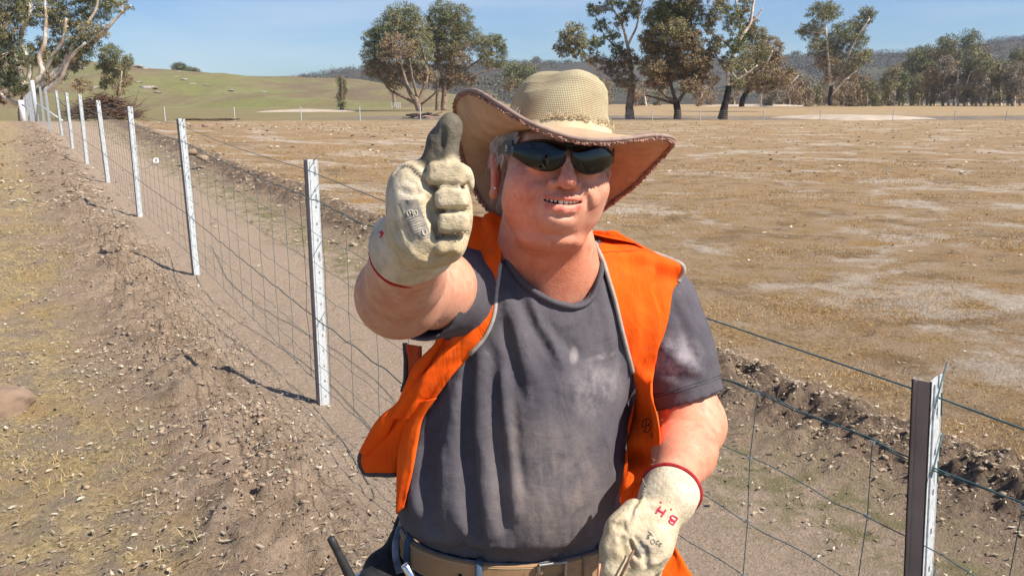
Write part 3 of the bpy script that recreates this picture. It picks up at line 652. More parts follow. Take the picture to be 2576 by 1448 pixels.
# beyond: posts read off the photograph's far end, strainer and stay
def far_post(u, vt, vb, h, label, w=.06, round_=False, mat=None, cat='fence post', group=PG, name='fence_post'):
    a = PY(u, vt, 1); b = PY(u, vb, 1)
    Y = h / ((a.z - CAM.z) - (b.z - CAM.z)); p = PY(u, vb, Y)
    mb = MB()
    if round_:
        mb.tube([p - Vector((0, 0, .3)), p + Vector((0, 0, h * .5)), p + Vector((0, 0, h))], w / 2, 14)
    else:
        r_ = w / 2
        mb.add([(p.x - r_, p.y, p.z - .2), (p.x + r_, p.y, p.z - .2), (p.x + r_, p.y + .004, p.z - .2), (p.x - r_, p.y + .004, p.z - .2), (p.x - r_, p.y, p.z + h), (p.x + r_, p.y, p.z + h), (p.x + r_, p.y + .004, p.z + h), (p.x - r_, p.y + .004, p.z + h)],
               [(0, 1, 5, 4), (1, 2, 6, 5), (2, 3, 7, 6), (3, 0, 4, 7), (4, 5, 6, 7), (3, 2, 1, 0)])
        mb.add([(p.x - r_, p.y + .004, p.z - .2), (p.x - r_ + .004, p.y + .004, p.z - .2), (p.x - r_ + .004, p.y + .04, p.z - .2), (p.x - r_, p.y + .04, p.z - .2), (p.x - r_, p.y + .004, p.z + h), (p.x - r_ + .004, p.y + .004, p.z + h), (p.x - r_ + .004, p.y + .04, p.z + h), (p.x - r_, p.y + .04, p.z + h)],
               [(0, 1, 5, 4), (1, 2, 6, 5), (2, 3, 7, 6), (3, 0, 4, 7), (4, 5, 6, 7), (3, 2, 1, 0)])
    o = mb.build(name, mat or galv, smooth=round_)
    tag(o, label, cat, group); return p
fp = []
for (u, vt, vb, k) in [(128, 222, 336, 'first narrow post left of the seventh one'), (113, 218.5, 322, 'second narrow post left of the seventh one')]:
    fp.append(far_post(u, vt, vb, PH, 'fence post near the tall strainer, ' + k, .075))
sp_ = far_post(95, 202, 317, 1.75, 'tall round galvanised strainer post at the far left end of the fence', .15, True, galv, 'strainer post', None, 'strainer_post')
for j, (u, vt, vb) in enumerate([(85, 230, 308), (79, 234, 306), (73.5, 239, 306), (68, 245, 306)]):
    fp.append(far_post(u, vt, vb, PH, f"fence post beyond the tall strainer, {['nearest', 'second', 'third', 'fourth'][j]} of the close row left of it", .09))
far_post(60, 252, 306, 1.25, 'stout white end post under the large gum tree', .34, True, white_m, 'post', None, 'end_post')
def stay(name, pts, r_, label, mat=galv):
    mb = MB(); mb.tube(pts, r_, 8); o = mb.build(name, mat, smooth=True); tag(o, label, 'stay tube'); return o
stay('stay_tube', [PY(95, 262, sp_.y), PY(157, 304, sp_.y - 1.2)], .035, 'white diagonal stay tube running right from the tall strainer to the ground')
stay('stay_tube', [PY(56, 264, 44), PY(92, 284, 42)], .05, 'white stay tube left of the tall strainer, sloping gently')
stay('stay_tube', [PY(80, 285, 42), PY(97, 308, 41)], .05, 'short steep stay tube beside the foot of the tall strainer')
# plain top wire and netting along all the posts
line = [Vector((.825 + .52 * 3.3 * .98, 1.5 - .8535 * 3.3 * .98, -.2))] + post_top + [Vector(p) for p in fp[:2]] + [Vector(sp_)]
def off(p, q): return p + Vector((-.012, -.02, q))
mb = MB()
path = []
for a, b in zip(line[:-1], line[1:]):
    for k in range(6): path.append(off(a.lerp(b, k / 6), PH - .045 - .02 * math.sin(math.pi * k / 6)))
path.append(off(line[-1], PH - .055)); mb.tube(path, .0021, 5); tw_ = mb.build('top_wire', wire_m, smooth=True); tag(tw_, 'single plain top wire of the fence, above the netting', 'fence wire')
net = MB(); kn = MB(); rd = random.Random(3)
hts = [1.145, .975, .81, .66, .51, .37, .25, .14]
cum = [0]
for a, b in zip(line[:-1], line[1:]): cum.append(cum[-1] + (b - a).length)
def at_s(s):
    for i in range(len(line) - 1):
        if s <= cum[i + 1] or i == len(line) - 2:
            f = (s - cum[i]) / (cum[i + 1] - cum[i]); return line[i].lerp(line[i + 1], f), f
total = cum[-1]; ds = .30
svals = np.arange(.05, total, ds)
for hi, q in enumerate(hts):
    pts = []
    fine = .06
    s = 0
    while s < total:
        p, f = at_s(s); wv = .004 * math.sin(s * 21 + hi * 2) + .003 * rd.uniform(-1, 1)
        pts.append(off(p, q + wv - .02 * math.sin(math.pi * f) * (1 if hi == 0 else .4)))
        s += .06 if s < 9 else .3
    net.tube(pts, .0018 if hi in (0, 7) else .0013, 5)
    if hi == 0:
        net.tube([p_ + Vector((0, 0, .006 * math.sin(i * .55))) for i, p_ in enumerate(pts[:220])], .0015, 5)
    if hi == 4:
        net.tube([p_ + Vector((0, 0, -.004)) for p_ in pts], .0016, 5)
for s in svals:
    p, f = at_s(s); e = p + Vector(((rd.random() - .5) * .01, (rd.random() - .5) * .02, 0))
    pts = [off(p.lerp(e, j % 2), hts[-1] + (hts[0] - hts[-1]) * (1 - j / 7) * 1.0) for j in range(8)]
    for j in range(8): pts[j].z = p.z + hts[j] - .02 * math.sin(math.pi * f) * (1 if j == 0 else .4); pts[j].x += rd.uniform(-1, 1) * .004; pts[j].y += rd.uniform(-1, 1) * .006
    net.tube(pts, .0012, 4)
    if s < 11:
        for j in range(8):
            c = pts[j]
            for w_ in (-1, 0, 1):
                kn.tube([c + Vector((.004 * w_ * -.52, .004 * w_ * .85, -.004)), c + Vector((.004 * w_ * -.52, .004 * w_ * .85, .004))], .0032, 5)
netting = empty('netting_fence', line[1], 'green wire netting strung along the galvanised posts', 'wire netting')
net.build('netting_wire', wire_m, netting); kn.build('knot', knot_m, netting)
# white ring insulator on a slack wire
ring_c = PY(392, 405, 8.6)
mb = MB(); rr = []
for k in range(17):
    a = 2 * math.pi * k / 16; rr.append(ring_c + Vector((.022 * math.cos(a), .012 * math.sin(a), .022 * math.sin(a))))
mb.tube(rr, .011, 8); o = mb.build('ring_insulator', white_m, smooth=True); tag(o, 'small white ring insulator on the slack wire between two posts', 'insulator')
mb = MB(); pA = post_top[2] + Vector((0, 0, PH - .27)); pB = post_top[3] + Vector((.05, 0, .60))
mb.tube(smooth_path([pA, pA.lerp(ring_c, .5) + Vector((0, 0, -.03)), ring_c, ring_c.lerp(pB, .5) + Vector((0, 0, -.05)), pB], 6), .0035, 5); o = mb.build('slack_wire', knot_m); tag(o, 'slack grey wire from post to post carrying the white ring', 'wire')
# loose wires lying along the ground by the fence
mb = MB()
for s0, o_, L in ((.5, .12, 7), (2.2, .32, 6), (3.2, -.15, 5)):
    pts = []
    for k in range(40):
        s = s0 + L * k / 39; x = line[1].x + FD[0] * (s) + FN[0] * (o_ + .1 * math.sin(s * 1.3 + o_)); y = line[1].y + FD[1] * s + FN[1] * (o_ + .1 * math.sin(s * 1.3 + o_))
        pts.append((x, y, float(ground_h(x, y)) + .006))
    mb.tube(pts, .002, 4)
o = mb.build('loose_wire', wire_m); tag(o, 'loose dark wires lying on the soil along the foot of the fence', 'wire')
# cross fence far off
cfp = make_post('field_fence_post', 1.15, .07, .05, wires=False); CG = 'posts of the far cross fence'
us = [415, 590, 757, 905, 1057, 1205, 1370, 1500, 1640, 1760, 1920, 2062, 2245, 2400, 2530, 2640]
wp = []
for i, u in enumerate(us):
    o = cfp if i == 0 else copy_tree(cfp)
    p = PY(u, 303, 70); z = float(ground_h(p.x, 70, False)); o.location = (p.x, 70, z); wp.append(Vector((p.x, 70, z)))
    if i > 6:
        o.scale = (.8, .8, .8)
    where = ['right of the brush heap', 'over the green paddock', 'beside the pale sand track', 'left of the double gum', 'in front of the double gum', 'hidden near the hat brim', 'just right of the hat', 'second right of the hat', 'third right of the hat', 'right of the dark trunk', 'left of the sand bar', 'at the left end of the sand bar', 'at the right end of the sand bar', 'right of the sand bar', 'near the right picture edge', 'beyond the right picture edge'][i]
    tag(o, 'thin post of the far cross fence, ' + where, 'fence post', CG)
mb = MB()
for q in (1.05, .85, .65, .45, .28): mb.tube([w + Vector((0, -.01, q * (1 if i <= 6 else .8))) for i, w in enumerate(wp)], .004, 3, caps=False)
o = mb.build('field_fence_wires', simple('old_wire', (.45, .46, .46), None, 5, .6)); tag(o, 'thin wires of the far cross fence', 'fence wire')
# small white pen by the double tree
mb = MB()
for k in range(5): mb.box(PY(986 + k * 5, 266, 160) + Vector((0, 0, .1)), (.12, .05, 1.1))
mb.box(PY(996, 268, 160.1), (1.9, .04, .1)); o = mb.build('white_pen', white_m); tag(o, 'small white picket pen beside the broken trunk', 'pen')
# ------------------------------------------------------------------ loose ground cover
rng = np.random.default_rng(11)
def scatter(n, x0, x1, y0, y1, dens):
    x = x0 + (x1 - x0) * rng.random(n); y = y0 + (y1 - y0) * rng.random(n) ** 1.0
    t_ = tcoord(x, y); k = rng.random(n) < dens(x, y, t_)
    return x[k], y[k]
def lifted(x, y): return ground_h(x, y)
leaf_l, n_, b_ = nmat('dead_leaf', rough=.7, spec=.2); t = NT(n_); n_.links.new(t.attr(), b_.inputs['Base Color'])
def leaves(name, x, y, L0, L1, label, asp=.26, pal=None):
    n = len(x); z = lifted(x, y)
    a = rng.random(n) * 2 * math.pi; L = L0 + (L1 - L0) * rng.random(n) ** 1.5; W = L * asp * (.7 + .6 * rng.random(n))
    d = np.stack([np.cos(a), np.sin(a), rng.normal(size=n) * .16], 1); d /= np.linalg.norm(d, axis=1)[:, None]
    w = np.stack([-np.sin(a), np.cos(a), rng.normal(size=n) * .30], 1)
    p = np.stack([x, y, z + .006 + .012 * rng.random(n)], 1)
    up = np.array([[0, 0, 1.]]); cur = (rng.random((n, 1)) * .3) * L[:, None]
    L_ = L[:, None]; W_ = W[:, None] * (.5 + 1.3 * rng.random((n, 1)) ** 2); bend = rng.normal(size=(n, 1)) * .22 * L_
    def q(a_, b_, c_): return p + d * L_ * a_ + w * (W_ * b_ + bend * (1 - 4 * a_ * a_)) + up * cur * c_
    V = np.stack([q(-.5, 0, .8), q(-.18, .5, 0), q(.2, .42, .1), q(.5, 0, .7), q(.2, -.42, .15), q(-.18, -.5, .1)], 1).reshape(-1, 3)
    i6 = np.arange(n)[:, None] * 6
    Fq = np.concatenate([i6 + [[0, 1, 5]], i6 + [[1, 2, 4]], i6 + [[1, 4, 5]], i6 + [[2, 3, 4]]])
    pal = np.array(pal or [(.64, .52, .35), (.55, .43, .29), (.74, .64, .48), (.42, .30, .20), (.30, .19, .12), (.80, .72, .56)])
    c = pal[rng.integers(0, len(pal), n)] * (.38 + .45 * rng.random((n, 1)))
    o = mesh_np(name, V, Fq, leaf_l, cols=np.repeat(c, 6, 0)); tag(o, label, 'leaf litter', kind='stuff')
def dens(x, y, t_):
    c = fbm(x * 1.3, y * 1.3, 3)
    left = (t_ > .25) * (.5 + 1.8 * np.clip(c, -.2, .5)) + np.exp(-((t_ - .3) / .25) ** 2) * .5
    right = np.exp(-((t_ + 2.5) / .45) ** 2) * .9 + (t_ < -1.2) * (t_ > -3.2) * .2
    field = (t_ < -3.0) * .06
    mid = (t_ < .2) * (t_ > -1.2) * .035
    return np.clip(left + right + field + mid, 0, 1)
x, y = scatter(110000, -6.5, 4.5, 2.0, 10, dens); leaves('leaf_litter', x, y, .008, .038, 'pale dry gum leaves strewn over the near soil')
x, y = scatter(60000, -16, 9, 9, 26, dens); leaves('leaf_litter', x, y, .04, .11, 'pale dry gum leaves strewn along the far stretch of the fence')
x, y = scatter(16000, -30, 40, 20, 66, lambda x, y, t_: .35 * (t_ < -3)); leaves('field_leaves', x, y, .08, .2, 'pale flecks of dead leaf scattered over the brown field', .45)
# broken clods
def clods(name, x, y, s0, s1, label, mat):
    base = np.array([(0, 0, 1), (.89, 0, .45), (.28, .85, .45), (-.72, .53, .45), (-.72, -.53, .45), (.28, -.85, .45), (.72, .53, -.45), (-.28, .85, -.45), (-.89, 0, -.45), (-.28, -.85, -.45), (.72, -.53, -.45), (0, 0, -1)])
    tri = np.array([(0, 1, 2), (0, 2, 3), (0, 3, 4), (0, 4, 5), (0, 5, 1), (1, 6, 2), (2, 7, 3), (3, 8, 4), (4, 9, 5), (5, 10, 1), (6, 7, 2), (7, 8, 3), (8, 9, 4), (9, 10, 5), (10, 6, 1), (11, 7, 6), (11, 8, 7), (11, 9, 8), (11, 10, 9), (11, 6, 10)])
    n = len(x); z = lifted(x, y); s = s0 + (s1 - s0) * rng.random(n) ** 6
    q = base[None] * (1 + .30 * rng.normal(size=(n, 12, 1)) + .22 * rng.normal(size=(n, 12, 3))) * s[:, None, None] * np.stack([1 + .3 * rng.random(n), 1 + .3 * rng.random(n), .55 + .4 * rng.random(n)], 1)[:, None, :]
    a = rng.random(n) * 6.28; ca, sa = np.cos(a)[:, None], np.sin(a)[:, None]
    qx = q[:, :, 0] * ca - q[:, :, 1] * sa; qy = q[:, :, 0] * sa + q[:, :, 1] * ca
    V = np.stack([qx + x[:, None], qy + y[:, None], q[:, :, 2] + (z + s * .15)[:, None]], -1).reshape(-1, 3)
    Fq = (tri[None] + 12 * np.arange(n)[:, None, None]).reshape(-1, 3)
    o = mesh_np(name, V, Fq, mat, smooth=False); tag(o, label, 'soil clods', kind='stuff')
clod_m = simple('dry_clod', (.37, .28, .20), (.23, .17, .12), 30, .95, bump=.5, bdist=.004)
def cd(x, y, t_):
    c = np.clip(.5 + 1.4 * fbm(x * 1.6 + 9, y * 1.6, 3), 0, 1)
    return np.exp(-((t_ - .55) / .32) ** 2) * c + np.exp(-((t_ + 2.45) / .36) ** 2) * c + .05 * (t_ > 0) 
x, y = scatter(140000, -5.5, 4.2, 2.0, 9, cd); clods('soil_clods', x, y, .002, .016, 'broken dry clods of soil on the ridges either side of the fence', clod_m)
x, y = scatter(12000, -16, 3, 9, 24, cd); clods('soil_clods', x, y, .008, .032, 'broken dry clods along the far stretch of the ridges', clod_m)
# grass blades
gr, n_, b_ = nmat('dry_grass_blade', rough=.75, spec=.15); t = NT(n_); n_.links.new(t.attr(), b_.inputs['Base Color'])
def blades(name, x, y, h0, h1, wid, pal, label, lay=.8):
    n = len(x); z = lifted(x, y); a = rng.random(n) * 6.28; h = h0 + (h1 - h0) * rng.random(n)
    lean = lay * (.4 + rng.random(n)); d = np.stack([np.cos(a) * lean, np.sin(a) * lean, np.ones(n)], 1); d /= np.linalg.norm(d, axis=1)[:, None]
    b = a + 1.57 + rng.normal(size=n) * .5; w = np.stack([np.cos(b), np.sin(b), np.zeros(n)], 1) * wid
    p = np.stack([x, y, z - .004], 1); m = p + d * h[:, None] * .55; e = p + d * h[:, None]; e[:, 2] -= h * .12
    V = np.stack([p - w, p + w, m + w * .7, m - w * .7, e], 1).reshape(-1, 3); i = np.arange(n)[:, None] * 5
    Fq = np.concatenate([i + [[0, 1, 2]], i + [[0, 2, 3]], i + [[3, 2, 4]]])
    pal = np.array(pal); c = pal[rng.integers(0, len(pal), n)] * (.7 + .5 * rng.random((n, 1)))
    o = mesh_np(name, V, Fq, gr, cols=np.repeat(c, 5, 0)); tag(o, label, 'grass', kind='stuff')
straw_p = [(.46, .34, .17), (.55, .43, .24), (.38, .25, .10), (.30, .26, .12), (.20, .20, .08)]
def vd(x, y, t_):
    c = np.clip(.35 + 2.4 * fbm(x * .9 + 4, y * .9 + 2, 3), 0, 1)
    return (t_ > .85) * c
x, y = scatter(130000, -5.5, 0, 2.1, 9.5, vd); blades('dry_grass', x, y, .015, .075, .0013, straw_p, 'straw coloured grass on the left verge', 1.8)
x, y = scatter(26000, -13, -3, 8, 22, vd); blades('dry_grass', x, y, .03, .10, .003, straw_p, 'straw coloured grass on the far left verge', 1.6)
brown_p = [(.46, .27, .09), (.55, .35, .14), (.30, .17, .06), (.60, .44, .22), (.24, .15, .065)]
def fd_(x, y, t_):
    c = np.clip(.35 + 2.6 * fbm(x * .55 + 1, y * 1.0 + 8, 4), 0, 1)
    return (t_ < -2.95) * c
x, y = scatter(260000, .2, 9, 2.2, 11, fd_); blades('field_grass', x, y, .012, .042, .0016, brown_p, 'short brown grass covering the near field', 1.2)
x, y = scatter(160000, -8, 20, 10, 26, fd_); blades('field_grass', x, y, .02, .06, .004, brown_p, 'short brown grass covering the middle of the field', 1.2)
def gd(x, y, t_): return np.clip(np.exp(-((t_ + 1.55) / .3) ** 2) * (.3 + 2 * fbm(x * 1.2, y * 1.2, 3)) + np.exp(-((t_ - .35) / .18) ** 2) * (.1 + 1.6 * fbm(x * 1.4 + 3, y * 1.4, 2)), 0, 1)
x, y = scatter(34000, -9, 3, 2.2, 14, gd); blades('green_weeds', x, y, .015, .06, .0022, [(.13, .16, .045), (.20, .20, .07), (.30, .27, .11), (.42, .34, .17)], 'thin green weeds beside the fence track', 1.1)
# sticks
mb = MB(); rd = random.Random(9)
for k in range(240):
    x = rd.uniform(-5, 3.5); y = rd.uniform(2.3, 10); tq = float(tcoord(x, y))
    if -1.4 < tq < .3 and rd.random() < .8: continue
    L = rd.uniform(.05, .28); a = rd.uniform(0, 6.28); z = float(ground_h(x, y)) + .01
    pts = [(x, y, z), (x + L * .5 * math.cos(a), y + L * .5 * math.sin(a), z + rd.uniform(0, .02)), (x + L * math.cos(a + .3), y + L * math.sin(a + .3), float(ground_h(x + L * math.cos(a + .3), y + L * math.sin(a + .3))) + .012)]
    mb.tube(pts, [.0025, .002, .001], 4)
o = mb.build('twig_litter', simple('dry_twig', (.32, .23, .16), (.15, .10, .07), 30, .9)); tag(o, 'thin dry twigs lying about on the soil', 'twigs', kind='stuff')

# ------------------------------------------------------------------ rocks and logs
stone_m = simple('field_stone', (.29, .205, .145), (.21, .145, .10), 7, .9, bump=.9, bdist=.03)
grey_rock = simple('granite', (.42, .37, .31), (.27, .23, .19), 1.2, .9, bump=.5, bdist=.05)
import bmesh
def rock(name, c, r3, seed, mat, label, cat='rock', sub=3, amp=.16, group=None, rot=0):
    bm = bmesh.new(); bmesh.ops.create_icosphere(bm, subdivisions=sub, radius=1)
    for v in bm.verts:
        p = v.co.copy(); k = 1 + amp * float(fbm(np.array(p.x * 1.3 + seed), np.array(p.y * 1.3 + p.z * 1.7 + seed * 2), 4)) * 2
        k2 = max(abs(p.x), abs(p.y), abs(p.z)); p = p * (k * (1 - .25 * (k2 - .7)))
        v.co = Vector((p.x * r3[0], p.y * r3[1], p.z * r3[2]))
    me = bpy.data.meshes.new(name); bm.to_mesh(me); bm.free(); me.materials.append(mat)
    me.polygons.foreach_set('use_smooth', [True] * len(me.polygons))
    o = bpy.data.objects.new(name, me); C.objects.link(o); o.location = c; o.rotation_euler = (0, 0, rot); tag(o, label, cat, group); return o
p = PY(6, 1022, 4.0); rock('field_stone', (p.x, p.y, p.z), (.140, .15, .115), 3, stone_m, 'smooth rounded brown stone cut by the left picture edge', sub=4)
for k, (u, v, w, h, Y, l) in enumerate([(488, 322, 13, 9, 33, 'brown rock in the field, left of the group right of the third post'), (505, 326, 12, 7, 32, 'low brown rock in the middle of the field group'), (523, 320, 15, 9, 33, 'pointed brown rock, right one of the field group')]):
    p = PY(u, v, Y); rock('field_rock', (p.x, p.y, p.z), (w * pxs(Y), .25, h * pxs(Y)), 5 + k, stone_m, l, group='brown rocks in the field', sub=2, amp=.25)
for k, (u, v, w, Y) in enumerate([(482, 384, 16, 17), (512, 398, 14, 16.5)]):
    p = PY(u, v, Y); rock('earth_lump', (p.x, p.y, p.z), (w * pxs(Y), .14, w * .55 * pxs(Y)), 9 + k, [stone_m, clod_m][k], ['pale stone on the soil ridge behind the second post', 'dark earth lump on the ridge right of the pale stone'][k], group=None, sub=2, amp=.3)
rd = random.Random(4)
for k, (u, v, w) in enumerate([(340, 168, 16), (365, 174, 9), (300, 195, 8), (375, 225, 20), (395, 232, 9), (410, 240, 6), (205, 175, 14), (240, 215, 12), (465, 205, 8), (485, 212, 10), (520, 215, 8), (580, 225, 8), (660, 232, 9), (415, 186, 9), (350, 212, 10), (448, 182, 8)]):
    vv = v; s_ = max(0.02, min(.98, (262 - v) / (262 - 165)))
    # set the boulder on the hill surface along that sight line
    ui = int(np.clip(np.interp(u, HLu, np.arange(len(HLu))), 0, len(HLu) - 1)); colp = HL[ui]
    vv_ = 724 - F * np.array([((q[2] - CAM.z) * CP + q[1] * SP) / (q[1] * CP - (q[2] - CAM.z) * SP) for q in colp[:40]])
    j = int(np.argmin(np.abs(vv_ - v))); q = colp[j]; Yh = q[1]; x = PY(u, v, Yh).x
    rock('hill_boulder', (x, Yh, q[2] + .1), (w * pxs(Yh), w * .7 * pxs(Yh), w * .26 * pxs(Yh)), 20 + k, grey_rock, 'pale granite boulder on the green hill, ' + ['at the crest', 'just right of the crest one', 'upper left', 'large, halfway up', 'small, beside the large one', 'lowest of the middle three', 'on the left skyline behind the gum', 'left, above the brush heap', 'centre left', 'centre', 'centre right', 'lower centre', 'lower right', 'right of the crest one', 'above the brush heap, right', 'below the crest bushes'][k], 'boulder', group='granite boulders on the hill', sub=2, amp=.35)
# brush heap
mb = MB(); rd = random.Random(8); bc = PY(262, 296, 42); 
for k in range(1500):
    a = rd.uniform(0, 6.28); r_ = rd.random() ** .6; hx = 1.65 * r_ * math.cos(a); hy = 1.2 * r_ * math.sin(a)
    hz = rd.random() * 1.25 * max(0.08, 1 - r_ ** 1.6) 
    L = rd.uniform(.3, 1.1); b = rd.uniform(0, 6.28); e = rd.uniform(-.35, .4)
    p0 = Vector((bc.x + hx, bc.y + hy, bc.z + hz)); d = Vector((math.cos(b), math.sin(b), e)) * L
    pc = p0 + d * .5 + Vector((0, 0, rd.uniform(-.05, .08)))
    g_ = [(.10, .065, .045), (.16, .10, .07), (.07, .06, .055), (.24, .17, .12), (.13, .07, .045)][rd.randrange(5)]
    mb.tube([p0, pc, p0 + d], [rd.uniform(.008, .03), .012, .004], 4, col=g_, caps=False)
for k in range(16):
    b = rd.uniform(-.3, 1.0) if k % 2 else rd.uniform(2.4, 3.6); p0 = Vector((bc.x + (1.1 if k % 2 else -1.1) + rd.uniform(-.3, .3), bc.y - .3, bc.z + rd.uniform(.1, .5)))
    L = rd.uniform(.6, 1.4); mb.tube([p0, p0 + Vector((math.cos(b), 0, math.sin(b) * .6 + .1)) * L * .6, p0 + Vector((math.cos(b) * 1, 0, .9 * math.sin(b) + .25)) * L], [.02, .014, .006], 4, col=(.13, .09, .065))
brm, n_, b_ = nmat('dead_branches', rough=.95, spec=.1); t = NT(n_); n_.links.new(t.attr(), b_.inputs['Base Color'])
root = empty('brush_heap', bc, 'heap of dead brown branches behind the fence posts', 'brush heap')
mb.build('branch', brm, root, cols=True)
cen = np.array([[bc.x + 1.5 * math.cos(a) * r_, bc.y + .6 * math.sin(a) * r_, bc.z + .1 + 1.0 * max(.1, 1 - r_ ** 1.6) * h] for a, r_, h in [(rd.uniform(0, 6.28), rd.random(), rd.random()) for _ in range(260)]])
V, Fq, cc = leaf_cloud(cen, np.tile([[.18, .18, .12]], (260, 1)), np.tile([(.16, .10, .065)], (260, 1)), 22, .12, .1, .3)
mesh_np('dead_leaves', V, Fq, brm, root, cols=cc)
# burnt log pile at the double tree, charcoal line by the field rocks
mb = MB()
for k in range(26):
    p = PY(1010 + rd.random() * 75, 300 - rd.random() * 12, 80 + rd.random() * 3); b = rd.uniform(-.3, .3); L = rd.uniform(.5, 1.6)
    mb.tube([p, p + Vector((L, rd.uniform(-.4, .4), b * L))], [.11, .07], 6, col=(.05, .042, .038) if rd.random() < .7 else (.42, .27, .2))
o = mb.build('log_pile', brm, cols=True); tag(o, 'pile of charred logs under the double gum', 'log pile')
mb = MB()
for k in range(60):
    p = PY(440 + 130 * rd.random(), 300.5 + rd.random() * 2, 52 + rd.random()); L = rd.uniform(.2, .9); mb.tube([p, p + Vector((L, .1, rd.uniform(-.03, .05)))], [.05, .03], 5, col=(.09, .06, .045))
o = mb.build('fallen_branches', brm, cols=True); tag(o, 'low line of dark fallen branches right of the brush heap', 'branches')
# ------------------------------------------------------------------ sculpting toolkit: distance fields turned into one smooth mesh
class Field:
    def __init__(s, xs, ys, zs):
        s.x = np.array(xs, np.float32); s.y = np.array(ys, np.float32); s.z = np.array(zs, np.float32)
        s.F = np.full((len(s.x), len(s.y), len(s.z)), 1.0, np.float32)
    def block(s, lo, hi):
        i0, i1 = np.searchsorted(s.x, [lo[0], hi[0]]); j0, j1 = np.searchsorted(s.y, [lo[1], hi[1]]); k0, k1 = np.searchsorted(s.z, [lo[2], hi[2]])
        sl = (slice(max(i0 - 1, 0), i1 + 1), slice(max(j0 - 1, 0), j1 + 1), slice(max(k0 - 1, 0), k1 + 1))
        return sl, s.x[sl[0]][:, None, None], s.y[sl[1]][None, :, None], s.z[sl[2]][None, None, :]
    def put(s, sl, d, k, cut):
        A = s.F[sl]
        if A.size == 0: return
        if cut:
            B = -d
            if k > 0: h = np.clip(.5 - .5 * (B - A) / k, 0, 1); r_ = B * (1 - h) + A * h + k * h * (1 - h)
            else: r_ = np.maximum(A, B)
        else:
            if k > 0: h = np.clip(.5 + .5 * (A - d) / k, 0, 1); r_ = A * (1 - h) + d * h - k * h * (1 - h)
            else: r_ = np.minimum(A, d)
        s.F[sl] = r_
    def ell(s, c, r, M=None, k=.01, cut=False):
        c = Vector(c); m = max(r) + k + .02
        sl, x, y, z = s.block(c - Vector((m,) * 3), c + Vector((m,) * 3))
        x = x - c.x; y = y - c.y; z = z - c.z
        if M is not None:
            a = M[0]; b = M[1]; e = M[2]
            x, y, z = x * a[0] + y * a[1] + z * a[2], x * b[0] + y * b[1] + z * b[2], x * e[0] + y * e[1] + z * e[2]
        k0 = np.sqrt((x / r[0]) ** 2 + (y / r[1]) ** 2 + (z / r[2]) ** 2); k1 = np.sqrt((x / r[0] ** 2) ** 2 + (y / r[1] ** 2) ** 2 + (z / r[2] ** 2) ** 2)
        s.put(sl, k0 * (k0 - 1) / np.maximum(k1, 1e-6), k, cut)
    def cap(s, a, b, ra, rb, k=.01, cut=False):
        a = Vector(a); b = Vector(b); m = max(ra, rb) + k + .02
        lo = Vector([min(a[i], b[i]) - m for i in range(3)]); hi = Vector([max(a[i], b[i]) + m for i in range(3)])
        sl, x, y, z = s.block(lo, hi); d = b - a; L = max(d.dot(d), 1e-9)
        t_ = np.clip(((x - a.x) * d.x + (y - a.y) * d.y + (z - a.z) * d.z) / L, 0, 1)
        q = np.sqrt((x - a.x - t_ * d.x) ** 2 + (y - a.y - t_ * d.y) ** 2 + (z - a.z - t_ * d.z) ** 2) - (ra + (rb - ra) * t_)
        s.put(sl, q, k, cut)
    def rbox(s, c, h, M, rnd, k=.003, cut=False):
        c = Vector(c); m = math.sqrt(sum(q * q for q in h)) + k + .01
        sl, x, y, z = s.block(c - Vector((m,) * 3), c + Vector((m,) * 3)); x = x - c.x; y = y - c.y; z = z - c.z
        q = [np.abs(x * a[0] + y * a[1] + z * a[2]) - (h[i] - rnd) for i, a in enumerate(M)]
        o_ = np.sqrt(sum(np.maximum(w, 0) ** 2 for w in q)); s.put(sl, o_ + np.minimum(np.maximum(np.maximum(q[0], q[1]), q[2]), 0) - rnd, k, cut)
    def plane(s, p, n, k=.01):
        """keep only the side the normal points away from"""
        sl = (slice(None),) * 3; d = -((s.x[:, None, None] - p[0]) * n[0] + (s.y[None, :, None] - p[1]) * n[1] + (s.z[None, None, :] - p[2]) * n[2])
        s.put(sl, d, k, True)
    def carve(s, poly, d0, d1):
        """open a hole of the given outline (picture units) through depths d0..d1"""
        X_, Y_, Z_ = np.meshgrid(s.x, s.y, s.z, indexing='ij'); Zc = Z_ - CAM.z; dep = Y_ * CP - Zc * SP
        u = 1287.5 + X_ / dep * F; v = 724 - (Zc * CP + Y_ * SP) / dep * F
        pl = np.array(poly, float); D = np.full(u.shape, 1e9, np.float32); ins = np.zeros(u.shape, bool)
        for i in range(len(pl)):
            a = pl[i]; b = pl[(i + 1) % len(pl)]; e = b - a; t_ = np.clip(((u - a[0]) * e[0] + (v - a[1]) * e[1]) / (e @ e), 0, 1)
            D = np.minimum(D, (u - a[0] - t_ * e[0]) ** 2 + (v - a[1] - t_ * e[1]) ** 2)
            c_ = ((a[1] > v) != (b[1] > v)) & (u < (b[0] - a[0]) * (v - a[1]) / (b[1] - a[1] + 1e-9) + a[0]); ins ^= c_
        sd_ = np.where(ins, -1, 1) * np.sqrt(D) * dep / F
        sd_ = np.maximum(sd_, np.maximum(d0 - dep, dep - d1)); s.F = np.maximum(s.F, -sd_).astype(np.float32)
    def chain(s, pts, rs, k=.01, cut=False):
        if not hasattr(rs, '__len__'): rs = [rs] * len(pts)
        for i in range(len(pts) - 1): s.cap(pts[i], pts[i + 1], rs[i], rs[i + 1], k, cut)
